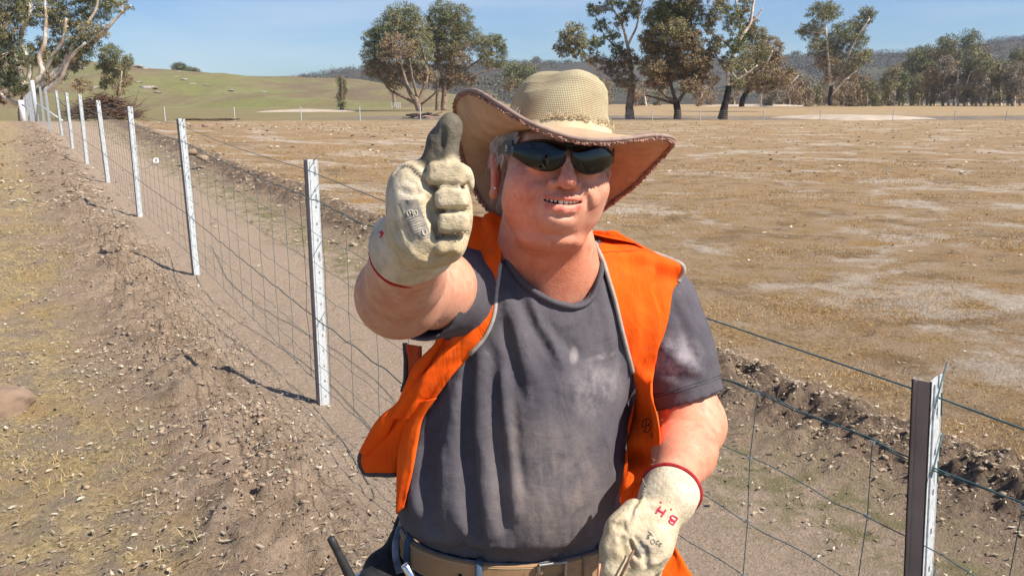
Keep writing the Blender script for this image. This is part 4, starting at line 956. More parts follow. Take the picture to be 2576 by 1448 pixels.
    def soft(s, pts, r0, depth, wid):
        """raise (depth > 0) or press (depth < 0) the surface by `depth` within `wid` of a path of points"""
        pts = [Vector(p) for p in pts]; n = len(pts)
        lo = Vector([min(p[i] for p in pts) - wid * 2.2 for i in range(3)]); hi = Vector([max(p[i] for p in pts) + wid * 2.2 for i in range(3)])
        sl, x, y, z = s.block(lo, hi); D = None; T = None
        for i in range(n - 1):
            a, b = pts[i], pts[i + 1]; d = b - a; L = max(d.dot(d), 1e-9)
            t_ = np.clip(((x - a.x) * d.x + (y - a.y) * d.y + (z - a.z) * d.z) / L, 0, 1)
            q = (x - a.x - t_ * d.x) ** 2 + (y - a.y - t_ * d.y) ** 2 + (z - a.z - t_ * d.z) ** 2; tt_ = (i + t_) / (n - 1)
            if D is None: D = q; T = tt_ + 0 * q
            else: m = q < D; D = np.where(m, q, D); T = np.where(m, tt_, T)
        env = np.clip(np.sin(np.pi * np.clip(T, .0, 1)), 0, 1) ** .5
        s.F[sl] = s.F[sl] - depth * np.exp(-D / (wid * wid)) * np.clip(env + .12, 0, 1)
    def sample(s, p):
        out = []
        idx = []
        for ax, q in ((s.x, p[:, 0]), (s.y, p[:, 1]), (s.z, p[:, 2])):
            i = np.clip(np.searchsorted(ax, q) - 1, 0, len(ax) - 2); idx.append((i, np.clip((q - ax[i]) / (ax[i + 1] - ax[i]), 0, 1)))
        (i, a), (j, b), (k, c) = idx; F_ = s.F; r_ = 0
        for di, wa in ((0, 1 - a), (1, a)):
            for dj, wb in ((0, 1 - b), (1, b)):
                for dk, wc in ((0, 1 - c), (1, c)): r_ = r_ + F_[i + di, j + dj, k + dk] * wa * wb * wc
        ins = (p[:, 0] > s.x[0]) & (p[:, 0] < s.x[-1]) & (p[:, 1] > s.y[0]) & (p[:, 1] < s.y[-1]) & (p[:, 2] > s.z[0]) & (p[:, 2] < s.z[-1])
        return np.where(ins, r_, 1.0)
    def hit(s, u, v, d0=.6, d1=1.8, off=0.0):
        """first surface point along the sight line (u, v) lifted by `off`; None when it misses"""
        a = np.array(P(u, v, d0)); b = np.array(P(u, v, d1)); t_ = np.linspace(0, 1, 900)[:, None]; pp = a + (b - a) * t_
        q = s.sample(pp) - off; w = np.where(q < 0)[0]
        if len(w) == 0: return None
        i = w[0]
        if i == 0: return Vector(pp[0])
        f = q[i - 1] / (q[i - 1] - q[i] + 1e-9); return Vector(pp[i - 1] + (pp[i] - pp[i - 1]) * f)
    def mesh(s, smooth=1):
        F_ = s.F; S = F_ < 0; nx, ny, nz = F_.shape
        cnt = np.zeros((nx - 1, ny - 1, nz - 1), np.int8)
        for a in (0, 1):
            for b in (0, 1):
                for c in (0, 1): cnt += S[a:nx - 1 + a, b:ny - 1 + b, c:nz - 1 + c]
        I, J, K = np.where((cnt > 0) & (cnt < 8)); n = len(I)
        idm = np.full(cnt.shape, -1, np.int32); idm[I, J, K] = np.arange(n)
        acc = np.zeros((n, 3)); num = np.zeros(n); X_ = (s.x, s.y, s.z)
        cor = [(a, b, c) for a in (0, 1) for b in (0, 1) for c in (0, 1)]
        for A in cor:
            for ax in range(3):
                if A[ax] == 0:
                    B = list(A); B[ax] = 1
                    fa = F_[I + A[0], J + A[1], K + A[2]]; fb = F_[I + B[0], J + B[1], K + B[2]]
                    m = (fa < 0) != (fb < 0); t_ = np.where(m, fa / np.where(fa == fb, 1, fa - fb), 0)
                    base = [s.x[I + A[0]], s.y[J + A[1]], s.z[K + A[2]]]
                    nxt = X_[ax][(I, J, K)[ax] + 1]
                    for q in range(3):
                        val = base[q] if q != ax else base[q] + (nxt - base[q]) * t_
                        acc[:, q] += np.where(m, val, 0)
                    num += m
        V = acc / num[:, None]; Q = []
        def quads(e, o1, o2, ax):
            i, j, k = np.where(e); p = [i, j, k]; o = [q for q in range(3) if q != ax]
            m = (p[o[0]] > 0) & (p[o[1]] > 0) & (p[o[0]] < F_.shape[o[0]] - 1) & (p[o[1]] < F_.shape[o[1]] - 1)
            p = [q[m] for q in p]
            def at(d0, d1):
                r_ = list(p); r_[o[0]] = r_[o[0]] - d0; r_[o[1]] = r_[o[1]] - d1; return idm[r_[0], r_[1], r_[2]]
            q4 = np.stack([at(1, 1), at(0, 1), at(0, 0), at(1, 0)], 1)
            fl = S[p[0], p[1], p[2]]
            if ax == 1: fl = ~fl
            q4[~fl] = q4[~fl][:, ::-1]; Q.append(q4)
        quads(S[:-1] != S[1:], 0, 0, 0); quads(S[:, :-1] != S[:, 1:], 0, 0, 1); quads(S[:, :, :-1] != S[:, :, 1:], 0, 0, 2)
        Q = np.concatenate(Q); Q = Q[(Q >= 0).all(1)]
        for _ in range(smooth):
            sm = np.zeros_like(V); c_ = np.zeros(n)
            for a in range(4):
                b = (a + 1) % 4
                np.add.at(sm, Q[:, a], V[Q[:, b]]); np.add.at(c_, Q[:, a], 1); np.add.at(sm, Q[:, b], V[Q[:, a]]); np.add.at(c_, Q[:, b], 1)
            V = V * .5 + .5 * sm / np.maximum(c_, 1)[:, None]
        return V, Q
def uniform(lo, hi, h): return [np.arange(lo[i], hi[i] + h, h) for i in range(3)]
def banded(lo, hi, f0, f1, fine, coarse):
    """grid lines fine between f0..f1 and coarse elsewhere, graded"""
    out = list(np.arange(f0, f1, fine)); s = fine; p = f0
    a = []
    while p > lo: s = min(coarse, s * 1.15); p -= s; a.append(p)
    s = fine; p = out[-1]; b = []
    while p < hi: s = min(coarse, s * 1.15); p += s; b.append(p)
    return np.array(a[::-1] + out + b)
def falloff(V, c, r): return np.exp(-(((V - np.array(c)) / np.array(r)) ** 2).sum(1))
# ------------------------------------------------------------------ the man
man = empty('person', (.07, 1.38, 0), 'man in brim hat, dark glasses and orange vest giving a thumbs up', 'person')
# head frame
HO = P(1390, 400, 1.24)
yaw, pit, rol = R(9), R(9), R(-5)
fw = Vector((math.sin(yaw) * math.cos(pit), -math.cos(yaw) * math.cos(pit), math.sin(pit)))
rt = Vector((math.cos(yaw), math.sin(yaw), 0)); up_ = rt.cross(-fw).normalized() * 1.0
if up_.z < 0: up_ = -up_
rt = (rt * math.cos(rol) + up_ * math.sin(rol)).normalized(); up_ = up_ - rt * up_.dot(rt); up_.normalize()
HM3 = [tuple(rt), tuple(fw), tuple(up_)]
def H(x, y, z): return HO + rt * x + fw * y + up_ * z
# arm joints
SH_R, EL_R, WR_R = P(1160, 716, 1.31), P(1008, 738, 1.04), P(1038, 640, .87)
SH_L, EL_L, WR_L = P(1650, 785, 1.43), P(1744, 1072, 1.39), P(1688, 1222, 1.215)
def lerpP(a, b, f): return a.lerp(b, f)

lo, hi = (-.42, .62, .78), (.42, 1.62, 1.95)
bf = Field(banded(lo[0], hi[0], HO.x - .105, HO.x + .11, .0017, .006), banded(lo[1], hi[1], HO.y - .14, HO.y + .06, .0017, .007), banded(lo[2], hi[2], HO.z - .16, HO.z + .06, .0017, .007))
E3 = HM3
# torso under the shirt
TY = R(27); MT = [(math.cos(TY), math.sin(TY), 0), (-math.sin(TY), math.cos(TY), 0), (0, 0, 1)]
bf.ell(P(1370, 900, 1.41), (.150, .080, .18), MT, k=.04); bf.ell(P(1290, 1150, 1.42), (.150, .085, .20), MT, k=.05); bf.ell(P(1290, 1400, 1.45), (.115, .07, .12), MT, k=.05)
bf.cap(P(1190, 745, 1.34), P(1600, 775, 1.44), .032, .032, k=.05)
# neck
bf.cap(H(-.002, -.030, -.06), P(1385, 715, 1.335), .058, .066, k=.025)
bf.cap(H(-.02, -.02, -.10), P(1300, 690, 1.34), .046, .045, k=.03); bf.cap(H(.02, -.02, -.10), P(1460, 725, 1.34), .044, .040, k=.03)
# head
bf.ell(H(0, -.018, .028), (.073, .092, .078), E3, .02)
bf.ell(H(0, .030, -.028), (.073, .060, .078), E3, .02)
bf.ell(H(0, .028, -.072), (.063, .054, .038), E3, .02)
bf.ell(H(0, .028, -.094), (.048, .044, .024), E3, .025)
for s in (-1, 1):
    bf.ell(H(.045 * s, .054, -.044), (.031, .030, .029), E3, .016)
    bf.ell(H(.048 * s - .002, .026, -.068), (.026, .034, .034), E3, .02)
    bf.ell(H(.031 * s, .074, .004), (.014, .013, .011), E3, .008)
    bf.ell(H(.034 * s, .083, -.024), (.017, .010, .008), E3, .010)
bf.ell(H(-.004, .071, -.092), (.029, .024, .018), E3, .014)
bf.ell(H(-.004, .082, -.094), (.020, .015, .012), E3, .010)
bf.ell(H(0, .076, -.068), (.036, .024, .026), E3, .014)
bf.chain([H(-.045, .066, .020), H(-.02, .079, .022), H(.02, .079, .022), H(.045, .066, .020)], .010, k=.014)
# nose
bf.chain([H(0, .086, .012), H(0, .100, -.012), H(0, .114, -.036)], [.0065, .0075, .0105], k=.008)
bf.ell(H(0, .1120, -.0405), (.0130, .0135, .0115), E3, .005)
for s in (-1, 1):
    bf.ell(H(.0160 * s, .0985, -.0445), (.0080, .0110, .0075), E3, .004)
    bf.ell(H(.0075 * s, .1090, -.0560), (.0038, .006, .0042), E3, .002, True)
    # smile fold from nostril past the mouth corner
    bf.soft([H(.021 * s, .104, -.044), H(.033 * s, .094, -.056), H(.041 * s, .084, -.072), H(.042 * s, .078, -.088)], 0, -.0058, .0036)
    bf.soft([H(.040 * s, .088, -.066), H(.043 * s, .082, -.076), H(.039 * s, .082, -.088)], 0, -.0045 if s > 0 else -.002, .0026)
    bf.soft([H(.029 * s, .100, -.042), H(.043 * s, .086, -.056), H(.052 * s, .076, -.074)], 0, .0045, .009)
    bf.soft([H(.030 * s, .098, -.030), H(.045 * s, .088, -.030), H(.058 * s, .076, -.024)], 0, -.0015, .003)
# lips and open smile
bf.chain([H(-.029, .084, -.0650), H(-.013, .0975, -.0640), H(0, .1005, -.0632), H(.013, .0975, -.0640), H(.029, .084, -.0650)], [.0026, .0042, .0040, .0042, .0026], k=.004)
bf.chain([H(-.027, .084, -.0690), H(-.012, .0950, -.0790), H(0, .0985, -.0800), H(.012, .0950, -.0790), H(.027, .084, -.0690)], [.0026, .0054, .0062, .0054, .0026], k=.005)
bf.soft([H(-.018, .092, -.0865), H(0, .096, -.088), H(.018, .092, -.0865)], 0, -.0030, .005)
for s in (-1, 1):
    for (y_, z_, l_) in ((.070, -.040, .016), (.062, -.052, .018), (.074, -.030, .012)): bf.soft([H(.062 * s, y_, z_), H((.062 + l_ * .5) * s, y_ - .016, z_ + .003), H((.062 + l_) * s, y_ - .034, z_ + .010)], 0, -.0009, .0016)
bf.ell(H(-.002, .026, -.124), (.050, .040, .017), E3, .022)
bf.soft([H(-.03, .06, -.112), H(0, .072, -.116), H(.03, .06, -.112)], 0, -.0016, .006)
for q in (-.024, -.018, -.012, -.006, 0, .006, .012, .018, .024):
    bf.ell(H(q, .101 - 18 * q * q, -.0700 + 4.5 * q * q), (.0042, .016, .0026 * (1 - (q / .031) ** 2) + .0006), E3, .0012, True)
bf.soft([H(0, .108, -.054), H(0, .104, -.061)], 0, -.0018, .0035)
# ears
for s in (-1, 1):
    ec = H(.083 * s, -.012, -.030)
    M_e = Matrix((rt, fw, up_)); ang = R(22 * s)
    ax = rt * math.cos(ang) - fw * math.sin(ang) * 1; fy_ = fw * math.cos(ang) + rt * math.sin(ang)
    ME = [tuple(ax), tuple(fy_), tuple(up_)]
    bf.ell(ec, (.0065, .017, .031), ME, .008)
    rim = [ec + fy_ * .010 + up_ * .012 + ax * .003 * s, ec + fy_ * .004 + up_ * .028 + ax * .005 * s, ec - fy_ * .010 + up_ * .028 + ax * .007 * s, ec - fy_ * .019 + up_ * .010 + ax * .009 * s, ec - fy_ * .015 - up_ * .012 + ax * .007 * s, ec - fy_ * .004 - up_ * .027 + ax * .004 * s]
    bf.chain([Vector(q[:3]) for q in smooth_path(rim, 3)], .0042, k=.004)
    bf.ell(ec - up_ * .028 + fy_ * .001 + ax * .003 * s, (.006, .009, .009), ME, .005)
    bf.ell(ec + fy_ * .000 + up_ * .002 + ax * .008 * s, (.006, .009, .014), ME, .003, True)
# neck creases
bf.soft([P(1290, 610, 1.2), P(1380, 640, 1.19), P(1480, 618, 1.2)], 0, -.003, .006)
bf.soft([P(1300, 660, 1.24), P(1390, 684, 1.22), P(1480, 668, 1.24)], 0, -.0022, .006)
# arms
bf.chain([SH_R, lerpP(SH_R, EL_R, .5), EL_R], [.056, .052, .050], k=.03)
bf.ell(EL_R + Vector((-.004, .0, -.004)), (.050, .056, .050), k=.02)
bf.chain([EL_R, lerpP(EL_R, WR_R, .5), WR_R], [.050, .043, .035], k=.02)
bf.chain([SH_L, lerpP(SH_L, EL_L, .6), EL_L], [.042, .047, .047], k=.03)
bf.ell(P(1752, 1052, 1.39), (.036, .040, .040), k=.03)
bf.chain([EL_L, lerpP(EL_L, WR_L, .45), WR_L], [.047, .046, .034], k=.03)
V, Q = bf.mesh(2)
sk, snt, sb = nmat('skin', (.6, .36, .27), .5, 0, .4); t = NT(snt)
co = t.coord('Object'); n1 = t.noise(co, 60, 5, .6); n2 = t.noise(co, 420, 3, .6); n3 = t.noise(co, 22, 4, .6)
base = t.mix(t.rng(n3, .35, .65), (.58, .29, .19), (.66, .37, .25))
base = t.mix(t.rng(n1, .5, .72, 0, .6), base, (.50, .15, .10)); base = t.mix(t.rng(t.noise(co, 34, 6, .7, .8), .54, .70, 0, .35), base, (.80, .56, .44))
base = t.mix(1.0, base, t.attr(), 'MULTIPLY')
base = t.mix(t.rng(t.noise(co, 170, 2), .70, .76, 0, .3), base, (.30, .14, .09))
snt.links.new(base, sb.inputs['Base Color']); sb.inputs['Subsurface Weight'].default_value = .08; sb.inputs['Subsurface Radius'].default_value = (.012, .004, .002); sb.inputs['Subsurface Scale'].default_value = .6
hh = t.math('ADD', t.voro(co, 520), t.math('MULTIPLY', n1, 1.2)); snt.links.new(t.bump(hh, .32, .0013), sb.inputs['Normal']); snt.links.new(t.rng(n2, .3, .7, .42, .62), sb.inputs['Roughness'])
L = (V - np.array(HO)) @ np.array([rt, fw, up_]).T
cc = np.ones((len(V), 3))
def tint(w, c, k=1.0):
    global cc
    w = np.clip(w * k, 0, 1)[:, None]; cc = cc * (1 - w) + cc * np.array(c) * w
tint(falloff(L, (-.045, .07, -.035), (.03, .04, .03)) + falloff(L, (.045, .07, -.035), (.03, .04, .03)), (1.06, .72, .70), .9)
tint(falloff(L, (0, .115, -.040), (.018, .025, .016)), (1.02, .62, .60))
tint(falloff(L, (0, .02, -.17), (.12, .12, .065)), (1.10, .66, .54), 1.0)
tint(falloff(L, (-.055, .04, -.075), (.03, .05, .035)), (1.10, .66, .56), .8)
for s in (-1, 1): tint(falloff(L, (.086 * s, -.01, -.03), (.014, .03, .035)), (1.05, .66, .62))
lipw = np.exp(-((L[:, 2] + .0645 - 2 * L[:, 0] ** 2) / .0035) ** 2) * (np.abs(L[:, 0]) < .028) * (L[:, 1] > .078) + np.exp(-((L[:, 2] + .0795 - 9 * L[:, 0] ** 2) / .0050) ** 2) * (np.abs(L[:, 0]) < .026) * (L[:, 1] > .078)
tint(lipw, (1.0, .52, .55), .95)
inside = np.exp(-((L[:, 2] + .0705 - 4.5 * L[:, 0] ** 2) / .0026) ** 2) * (np.abs(L[:, 0]) < .027) * (L[:, 1] > .07) * (L[:, 1] < .0945 - 14 * L[:, 0] ** 2)
tint(inside, (.22, .08, .08))
# stubbled chin and jaw slightly greyer, forearms pinker
tint(falloff(L, (0, .07, -.105), (.05, .05, .03)), (1.0, .92, .95), .7)
AL = falloff(V, tuple((EL_L + WR_L) / 2), (.12, .2, .12)); tint(AL, (1.05, .84, .78), 1.2)
AR = falloff(V, tuple(EL_R), (.1, .1, .1)); tint(AR, (.84, .80, .78), 1.0)
body = mesh_np('body', V, Q, sk, man, smooth=True, cols=cc)

# eyes (behind the glasses), brows
eye_m = simple('eye_white', (.75, .72, .68), None, 5, .25); iris_m = simple('iris', (.06, .08, .10), None, 5, .15)
# teeth
tooth_m = simple('tooth', (.86, .80, .70), (.76, .68, .56), 90, .3, spec=.5)
mb = MB()
tw_l = [(-.0215, .0052, .0042), (-.0160, .0054, .0048), (-.0108, .0042, .0044), (-.0035, .0078, .0068), (.0042, .0070, .0060), (.0108, .0058, .0052), (.0165, .0054, .0046), (.0216, .0048, .0040)]
def pebble(mb, c, r3, M=None, n=8, m=6, p=2.0):
    V_ = []; F_ = []
    for j in range(m + 1):
        th = math.pi * j / m
        for i in range(n):
            ph = 2 * math.pi * i / n; q = Vector((math.sin(th) * math.cos(ph), math.sin(th) * math.sin(ph), math.cos(th)))
            mxx = max(abs(q.x), abs(q.y), abs(q.z)) ; q = q / (mxx ** .55)
            w = Vector((q.x * r3[0], q.y * r3[1], q.z * r3[2]))
            if M: w = Vector(M[0]) * w.x + Vector(M[1]) * w.y + Vector(M[2]) * w.z
            V_.append(Vector(c) + w)
    for j in range(m):
        for i in range(n): F_.append((j * n + i, (j + 1) * n + i, (j + 1) * n + (i + 1) % n, j * n + (i + 1) % n))
    mb.add(V_, F_)
for (x_, w_, h_) in tw_l: pebble(mb, H(x_, .0945 - 16 * x_ * x_, -.0672 - (h_ - .0042) * .35 + 4.2 * x_ * x_), (w_ * .49, .0022, h_ * .78), HM3, 8, 6)
for x_ in (-.004, .001, .006): pebble(mb, H(x_, .0890 - 16 * x_ * x_, -.0752 + 4 * x_ * x_), (.0024, .002, .0022), HM3, 8, 6)
mb.build('teeth', tooth_m, man, smooth=True)
mb = MB(); pebble(mb, H(-.0855, .000, -.050), (.0022, .0022, .0022), HM3); mb.build('earring', simple('silver', (.8, .8, .8), None, 5, .2, metal=1), man, smooth=True)

# hair: grey strands at the temples and nape
hair_m = simple('grey_hair', (.66, .60, .55), (.38, .34, .31), 60, .55, spec=.4)
mb = MB(); rd = random.Random(2)
def strand(pts, w):
    mb.tube(pts, [w, w * .9, w * .7, w * .2], 3, caps=False)
for s in (-1, 1):
    for k in range(760):
        z0 = rd.uniform(-.014, .058); y0 = rd.uniform(-.075, .056)
        if y0 > .03: z0 = max(z0, .012)
        e = math.sqrt(max(.02, 1 - ((y0 + .015) / .10) ** 2)); x0 = .080 * e ** .8 * s
        p0 = H(x0, y0, z0 + .01)
        L_ = rd.uniform(.018, .036); dr = -fw * rd.uniform(.3, 1.0) - up_ * rd.uniform(.35, 1.3) + rt * s * rd.uniform(.0, .38)
        if y0 > .02: dr = -fw * rd.uniform(.1, .7) - up_ * rd.uniform(.8, 1.4) + rt * s * rd.uniform(-.02, .25)
        dr.normalize(); p1 = p0 + dr * L_ * .4 + rt * s * .003; p2 = p0 + dr * L_ * .75 + rt * s * .004; p3 = p0 + dr * L_ - rt * s * rd.uniform(-.003, .004) - up_ * .004
        strand([p0, p1, p2, p3], .00048)
for k in range(500):
    a = rd.uniform(R(110), R(250)); z0 = rd.uniform(-.055, .05); p0 = H(.080 * math.sin(a), -.015 + .10 * math.cos(a), z0)
    o_ = (p0 - H(0, -.015, z0)).normalized(); dr = (-up_ + o_ * rd.uniform(.0, .3) + rt * rd.uniform(-.2, .2)).normalized(); L_ = rd.uniform(.02, .04)
    strand([p0, p0 + dr * L_ * .4 + o_ * .003, p0 + dr * L_ * .7 + o_ * .004, p0 + dr * L_], .0005)
mb.build('hair', hair_m, man, smooth=True)

# sunglasses
gl = empty('sunglasses', H(0, .1, 0)); gl.parent = man; gl.matrix_parent_inverse = Matrix.Translation(-man.location)
lens_m, n_, b_ = nmat('dark_lens', (.002, .002, .0025), .03, 0, .5)
frame_m = simple('black_frame', (.012, .012, .013), None, 10, .3)
def gy(x): return .1120 - 5.0 * x * x - 300 * abs(x) ** 4 * 1.2
def lens(s):
    n, m = 26, 12; V_ = []
    xs = np.linspace(.0045, .0745, n)
    for x in xs:
        f = (x - .0045) / .070
        top = .0105 - .004 * (1 - f) ** 3 - .006 * f ** 3 + .003 * math.sin(math.pi * f)
        bot = -.0085 - .0260 * math.sin(math.pi * min(1, (f * .93 + .02)) ** .80) ** .75 * (1 - .25 * f) + .004 * f
        for j in range(m + 1):
            g = j / m; z = bot + (top - bot) * g; bul = .0022 * math.sin(math.pi * g)
            V_.append(H(s * x, gy(x) + bul - .35 * (.008 - z) * .25, z + .0015))
    F_ = [(i * (m + 1) + j, (i + 1) * (m + 1) + j, (i + 1) * (m + 1) + j + 1, i * (m + 1) + j + 1) for i in range(n - 1) for j in range(m)]
    b = MB(); b.add(V_, F_); o = b.build('lens', lens_m, gl, smooth=True)
    so = o.modifiers.new('thick', 'SOLIDIFY'); so.thickness = .0018; so.offset = 0
    edge = [V_[i * (m + 1) + m] for i in range(n)] ; low = [V_[i * (m + 1)] for i in range(n)]
    return edge, low
fr = MB()
for s in (-1, 1):
    e, l = lens(s)
    fr.tube([Vector(q) for q in e], .0016, 6); fr.tube([l[i].lerp(l[i], 1) for i in range(0, 3)] , .0012, 6)
    p = [H(s * .0735, gy(.0735) - .002, .004), H(s * .080, .055, .006), H(s * .0835, .02, .006), H(s * .0840, -.012, .004), H(s * .0830, -.030, -.006)]
    n = len(p)
    V_ = []; hs_ = [.0105, .0085, .0050, .0040, .0030]
    for q, hh_ in zip(p, hs_):
        for a, b in ((-.0013, -1), (.0013, -1), (.0013, 1), (-.0013, 1)): V_.append(q + rt * a + up_ * b * hh_)
    fr.add(V_, [(i * 4 + k, i * 4 + (k + 1) % 4, (i + 1) * 4 + (k + 1) % 4, (i + 1) * 4 + k) for i in range(n - 1) for k in range(4)] + [(3, 2, 1, 0), (n * 4 - 4, n * 4 - 3, n * 4 - 2, n * 4 - 1)])
fr.tube([H(-.006, .1105, .012), H(-.003, .1125, .010), H(.003, .1125, .010), H(.006, .1105, .012)], [.0035, .0042, .0042, .0035], 8)
fr.tube([H(-.008, .107, .001), H(-.003, .1115, .004), H(.003, .1115, .004), H(.008, .107, .001)], .0026, 8)
fr.build('frame', frame_m, gl, smooth=False)
# small white mark on the temple
mk = MB()
def glyph(mb_, strokes, org, ax, ay, size, r_, lift):
    for st in strokes:
        pts = [org + ax * (a * size) + ay * (b * size) + lift for a, b in st]
        mb_.tube(pts, r_, 5, flat=1.0)
BST = [(0, 0), (0, 1), (.5, 1), (.62, .8), (.5, .55), (0, .52), (.55, .5), (.7, .25), (.55, 0), (0, 0)]
white_i = simple('white_print', (.75, .75, .75), None, 10, .5)
q0 = H(-.0795, .060, .0015); tx = (H(-.0735, gy(.0735), .004) - H(-.080, .055, .004)).normalized(); lf = -rt * .0022
glyph(mk, [BST], q0 + up_ * .001, tx, up_, .0055, .00035, lf); glyph(mk, [[(-.2, 0), (.9, 0)]], q0 - up_ * .0015, tx, up_, .0055, .0004, lf)
mk.build('temple_mark', white_i, gl)

# fine arm hair
mb = MB(); rd = random.Random(12); Vb = np.array([v.co[:] for v in body.data.vertices]); nb = np.zeros(len(Vb) * 3); body.data.vertices.foreach_get('normal', nb); nb = nb.reshape(-1, 3)
wh = []
for c_, r_, n_h, dr_ in ((np.array((EL_L + WR_L) / 2), .12, 110, (WR_L - EL_L).normalized()), (np.array(EL_R), .085, 25, (WR_R - EL_R).normalized())):
    ix = np.where(np.linalg.norm(Vb - c_, axis=1) < r_)[0]
    for i in rng.choice(ix, n_h):
        p = Vector(Vb[i]); n_ = Vector(nb[i]); d = (n_ * rd.uniform(.3, .9) + dr_ * rd.uniform(.3, 1) + Vector((rd.uniform(-.3, .3), rd.uniform(-.3, .3), rd.uniform(-.3, .3)))).normalized() * rd.uniform(.006, .014)
        mb.tube([p, p + d * .6 + n_ * .001, p + d], [.00016, .00013, .00008], 3, caps=False)
mb.build('arm_hair', simple('fair_hair', (.55, .42, .30), None, 20, .6), man)
# ------------------------------------------------------------------ hat
hat = empty('hat', H(0, 0, .06)); hat.parent = man; hat.matrix_parent_inverse = Matrix.Translation(-man.location)
hm_, hn, hb_ = nmat('hat_mesh_weave', rough=.85, spec=.2); t = NT(hn)
uvn = hn.nodes.new('ShaderNodeTexCoord'); sx = hn.nodes.new('ShaderNodeSeparateXYZ'); hn.links.new(uvn.outputs['UV'], sx.inputs[0])
wx = t.math('ABSOLUTE', t.math('SINE', t.math('MULTIPLY', sx.outputs[0], math.pi * 190)))
wy = t.math('ABSOLUTE', t.math('SINE', t.math('MULTIPLY', sx.outputs[1], math.pi * 44)))
hol = t.math('MULTIPLY', t.rng(wx, .25, .75), t.rng(wy, .25, .75))
oc = t.coord('Object'); dirt = t.noise(oc, 14, 4)
thr_ = t.mix(t.rng(dirt, .4, .62), (.62, .55, .36), (.50, .40, .25))
hn.links.new(t.mix(t.math('MULTIPLY', hol, .72), thr_, (.12, .09, .05)), hb_.inputs['Base Color'])
hn.links.new(t.bump(t.math('SUBTRACT', 1.0, hol), .7, .0012), hb_.inputs['Normal'])
tan_m = simple('hat_canvas', (.50, .35, .225), (.40, .27, .17), 35, .9, bump=.25, bdist=.001)
band_m = simple('hat_band_canvas', (.56, .46, .30), (.46, .37, .23), 50, .9, bump=.4, bdist=.001)
pipe_m = simple('hat_piping', (.33, .24, .20), (.25, .17, .14), 80, .6, bump=.3, bdist=.0006)
fray_m = simple('frayed_lining', (.46, .27, .21), (.30, .16, .12), 90, .95, bump=.6, bdist=.001)
edge_c = [(1430, 346, 1.088), (1330, 309, 1.09), (1252, 262, 1.11), (1195, 230, 1.155), (1156, 238, 1.225), (1144, 275, 1.275), (1152, 350, 1.33), (1180, 445, 1.385), (1238, 537, 1.41), (1320, 560, 1.43), (1400, 568, 1.435), (1470, 555, 1.43), (1530, 514, 1.41), (1590, 470, 1.365), (1640, 420, 1.315), (1684, 372, 1.255), (1692, 350, 1.20), (1645, 342, 1.155), (1570, 351, 1.105), (1500, 355, 1.088)]
ec_ = [P(*q) for q in edge_c]
cl_ = smooth_path([ec_[-1]] + ec_ + ec_[:2], 8)[8:-8]    # closed loop of the brim edge
NE = 160
idx = np.linspace(0, len(cl_) - 1, NE + 1)[:-1]
edge = [Vector(cl_[int(i)]).lerp(Vector(cl_[min(int(i) + 1, len(cl_) - 1)]), i - int(i)) for i in idx]
ang0 = []
HC = H(.004, -.012, .029)
for e in edge:
    d = e - HC; ang0.append(math.atan2(d.dot(rt), d.dot(fw)))
def crown_pt(a, s):
    """a: angle round the head (0 = front), s: 0 at the brim seam .. 1 at the apex"""
    prof = [(0, 1.0, 0.0), (.12, .965, .016), (.30, .915, .038), (.50, .875, .062), (.64, .82, .079), (.76, .72, .090), (.86, .56, .0975), (.94, .33, .1015), (1, 0.001, .103)]
    xs = [q[0] for q in prof]; r_ = np.interp(s, xs, [q[1] for q in prof]); z = np.interp(s, xs, [q[2] for q in prof])
    ca, sa = math.cos(a), math.sin(a)
    p = HC + rt * (.0835 * r_ * sa + .008 * z / .09) + fw * (.110 * r_ * ca) + up_ * (z + .006 * ca * (1 - s))
    # pinches and slack of worn cloth
    def dent(a0, s0, wa, ws, dpt):
        da = (a - a0 + math.pi) % (2 * math.pi) - math.pi
        return dpt * math.exp(-(da / wa) ** 2 - ((s - s0) / ws) ** 2)
    k = dent(-.75, .66, .40, .20, .012) + dent(.05, .72, .30, .14, -.004) + dent(.45, .42, .25, .35, .006) + dent(-.15, .35, .3, .2, -.003) + dent(1.0, .5, .3, .4, .005) + dent(-1.5, .3, .4, .3, .001) + dent(.9, .12, .2, .2, -.004) + dent(-.35, .9, .5, .1, .007)
    k += .0015 * math.sin(5 * a + 4 * s) * math.sin(3.1 * s)
    return p - (rt * sa + fw * ca) * k - up_ * k * .35 * (s > .5)
NA, NS = 128, 44
V_ = []; UV = []; F_ = []
for i in range(NA + 1):
    a = 2 * math.pi * i / NA - math.pi
    for j in range(NS + 1):
        s = (j / NS) ** .85; V_.append(crown_pt(a, s)); UV.append((i / NA, s))
for i in range(NA):
    for j in range(NS): F_.append((i * (NS + 1) + j, (i + 1) * (NS + 1) + j, (i + 1) * (NS + 1) + j + 1, i * (NS + 1) + j + 1))
cr = mesh_np('hat_crown', V_, F_, hm_, hat, smooth=True, uv=UV)
so = cr.modifiers.new('t', 'SOLIDIFY'); so.thickness = .002; so.offset = -1
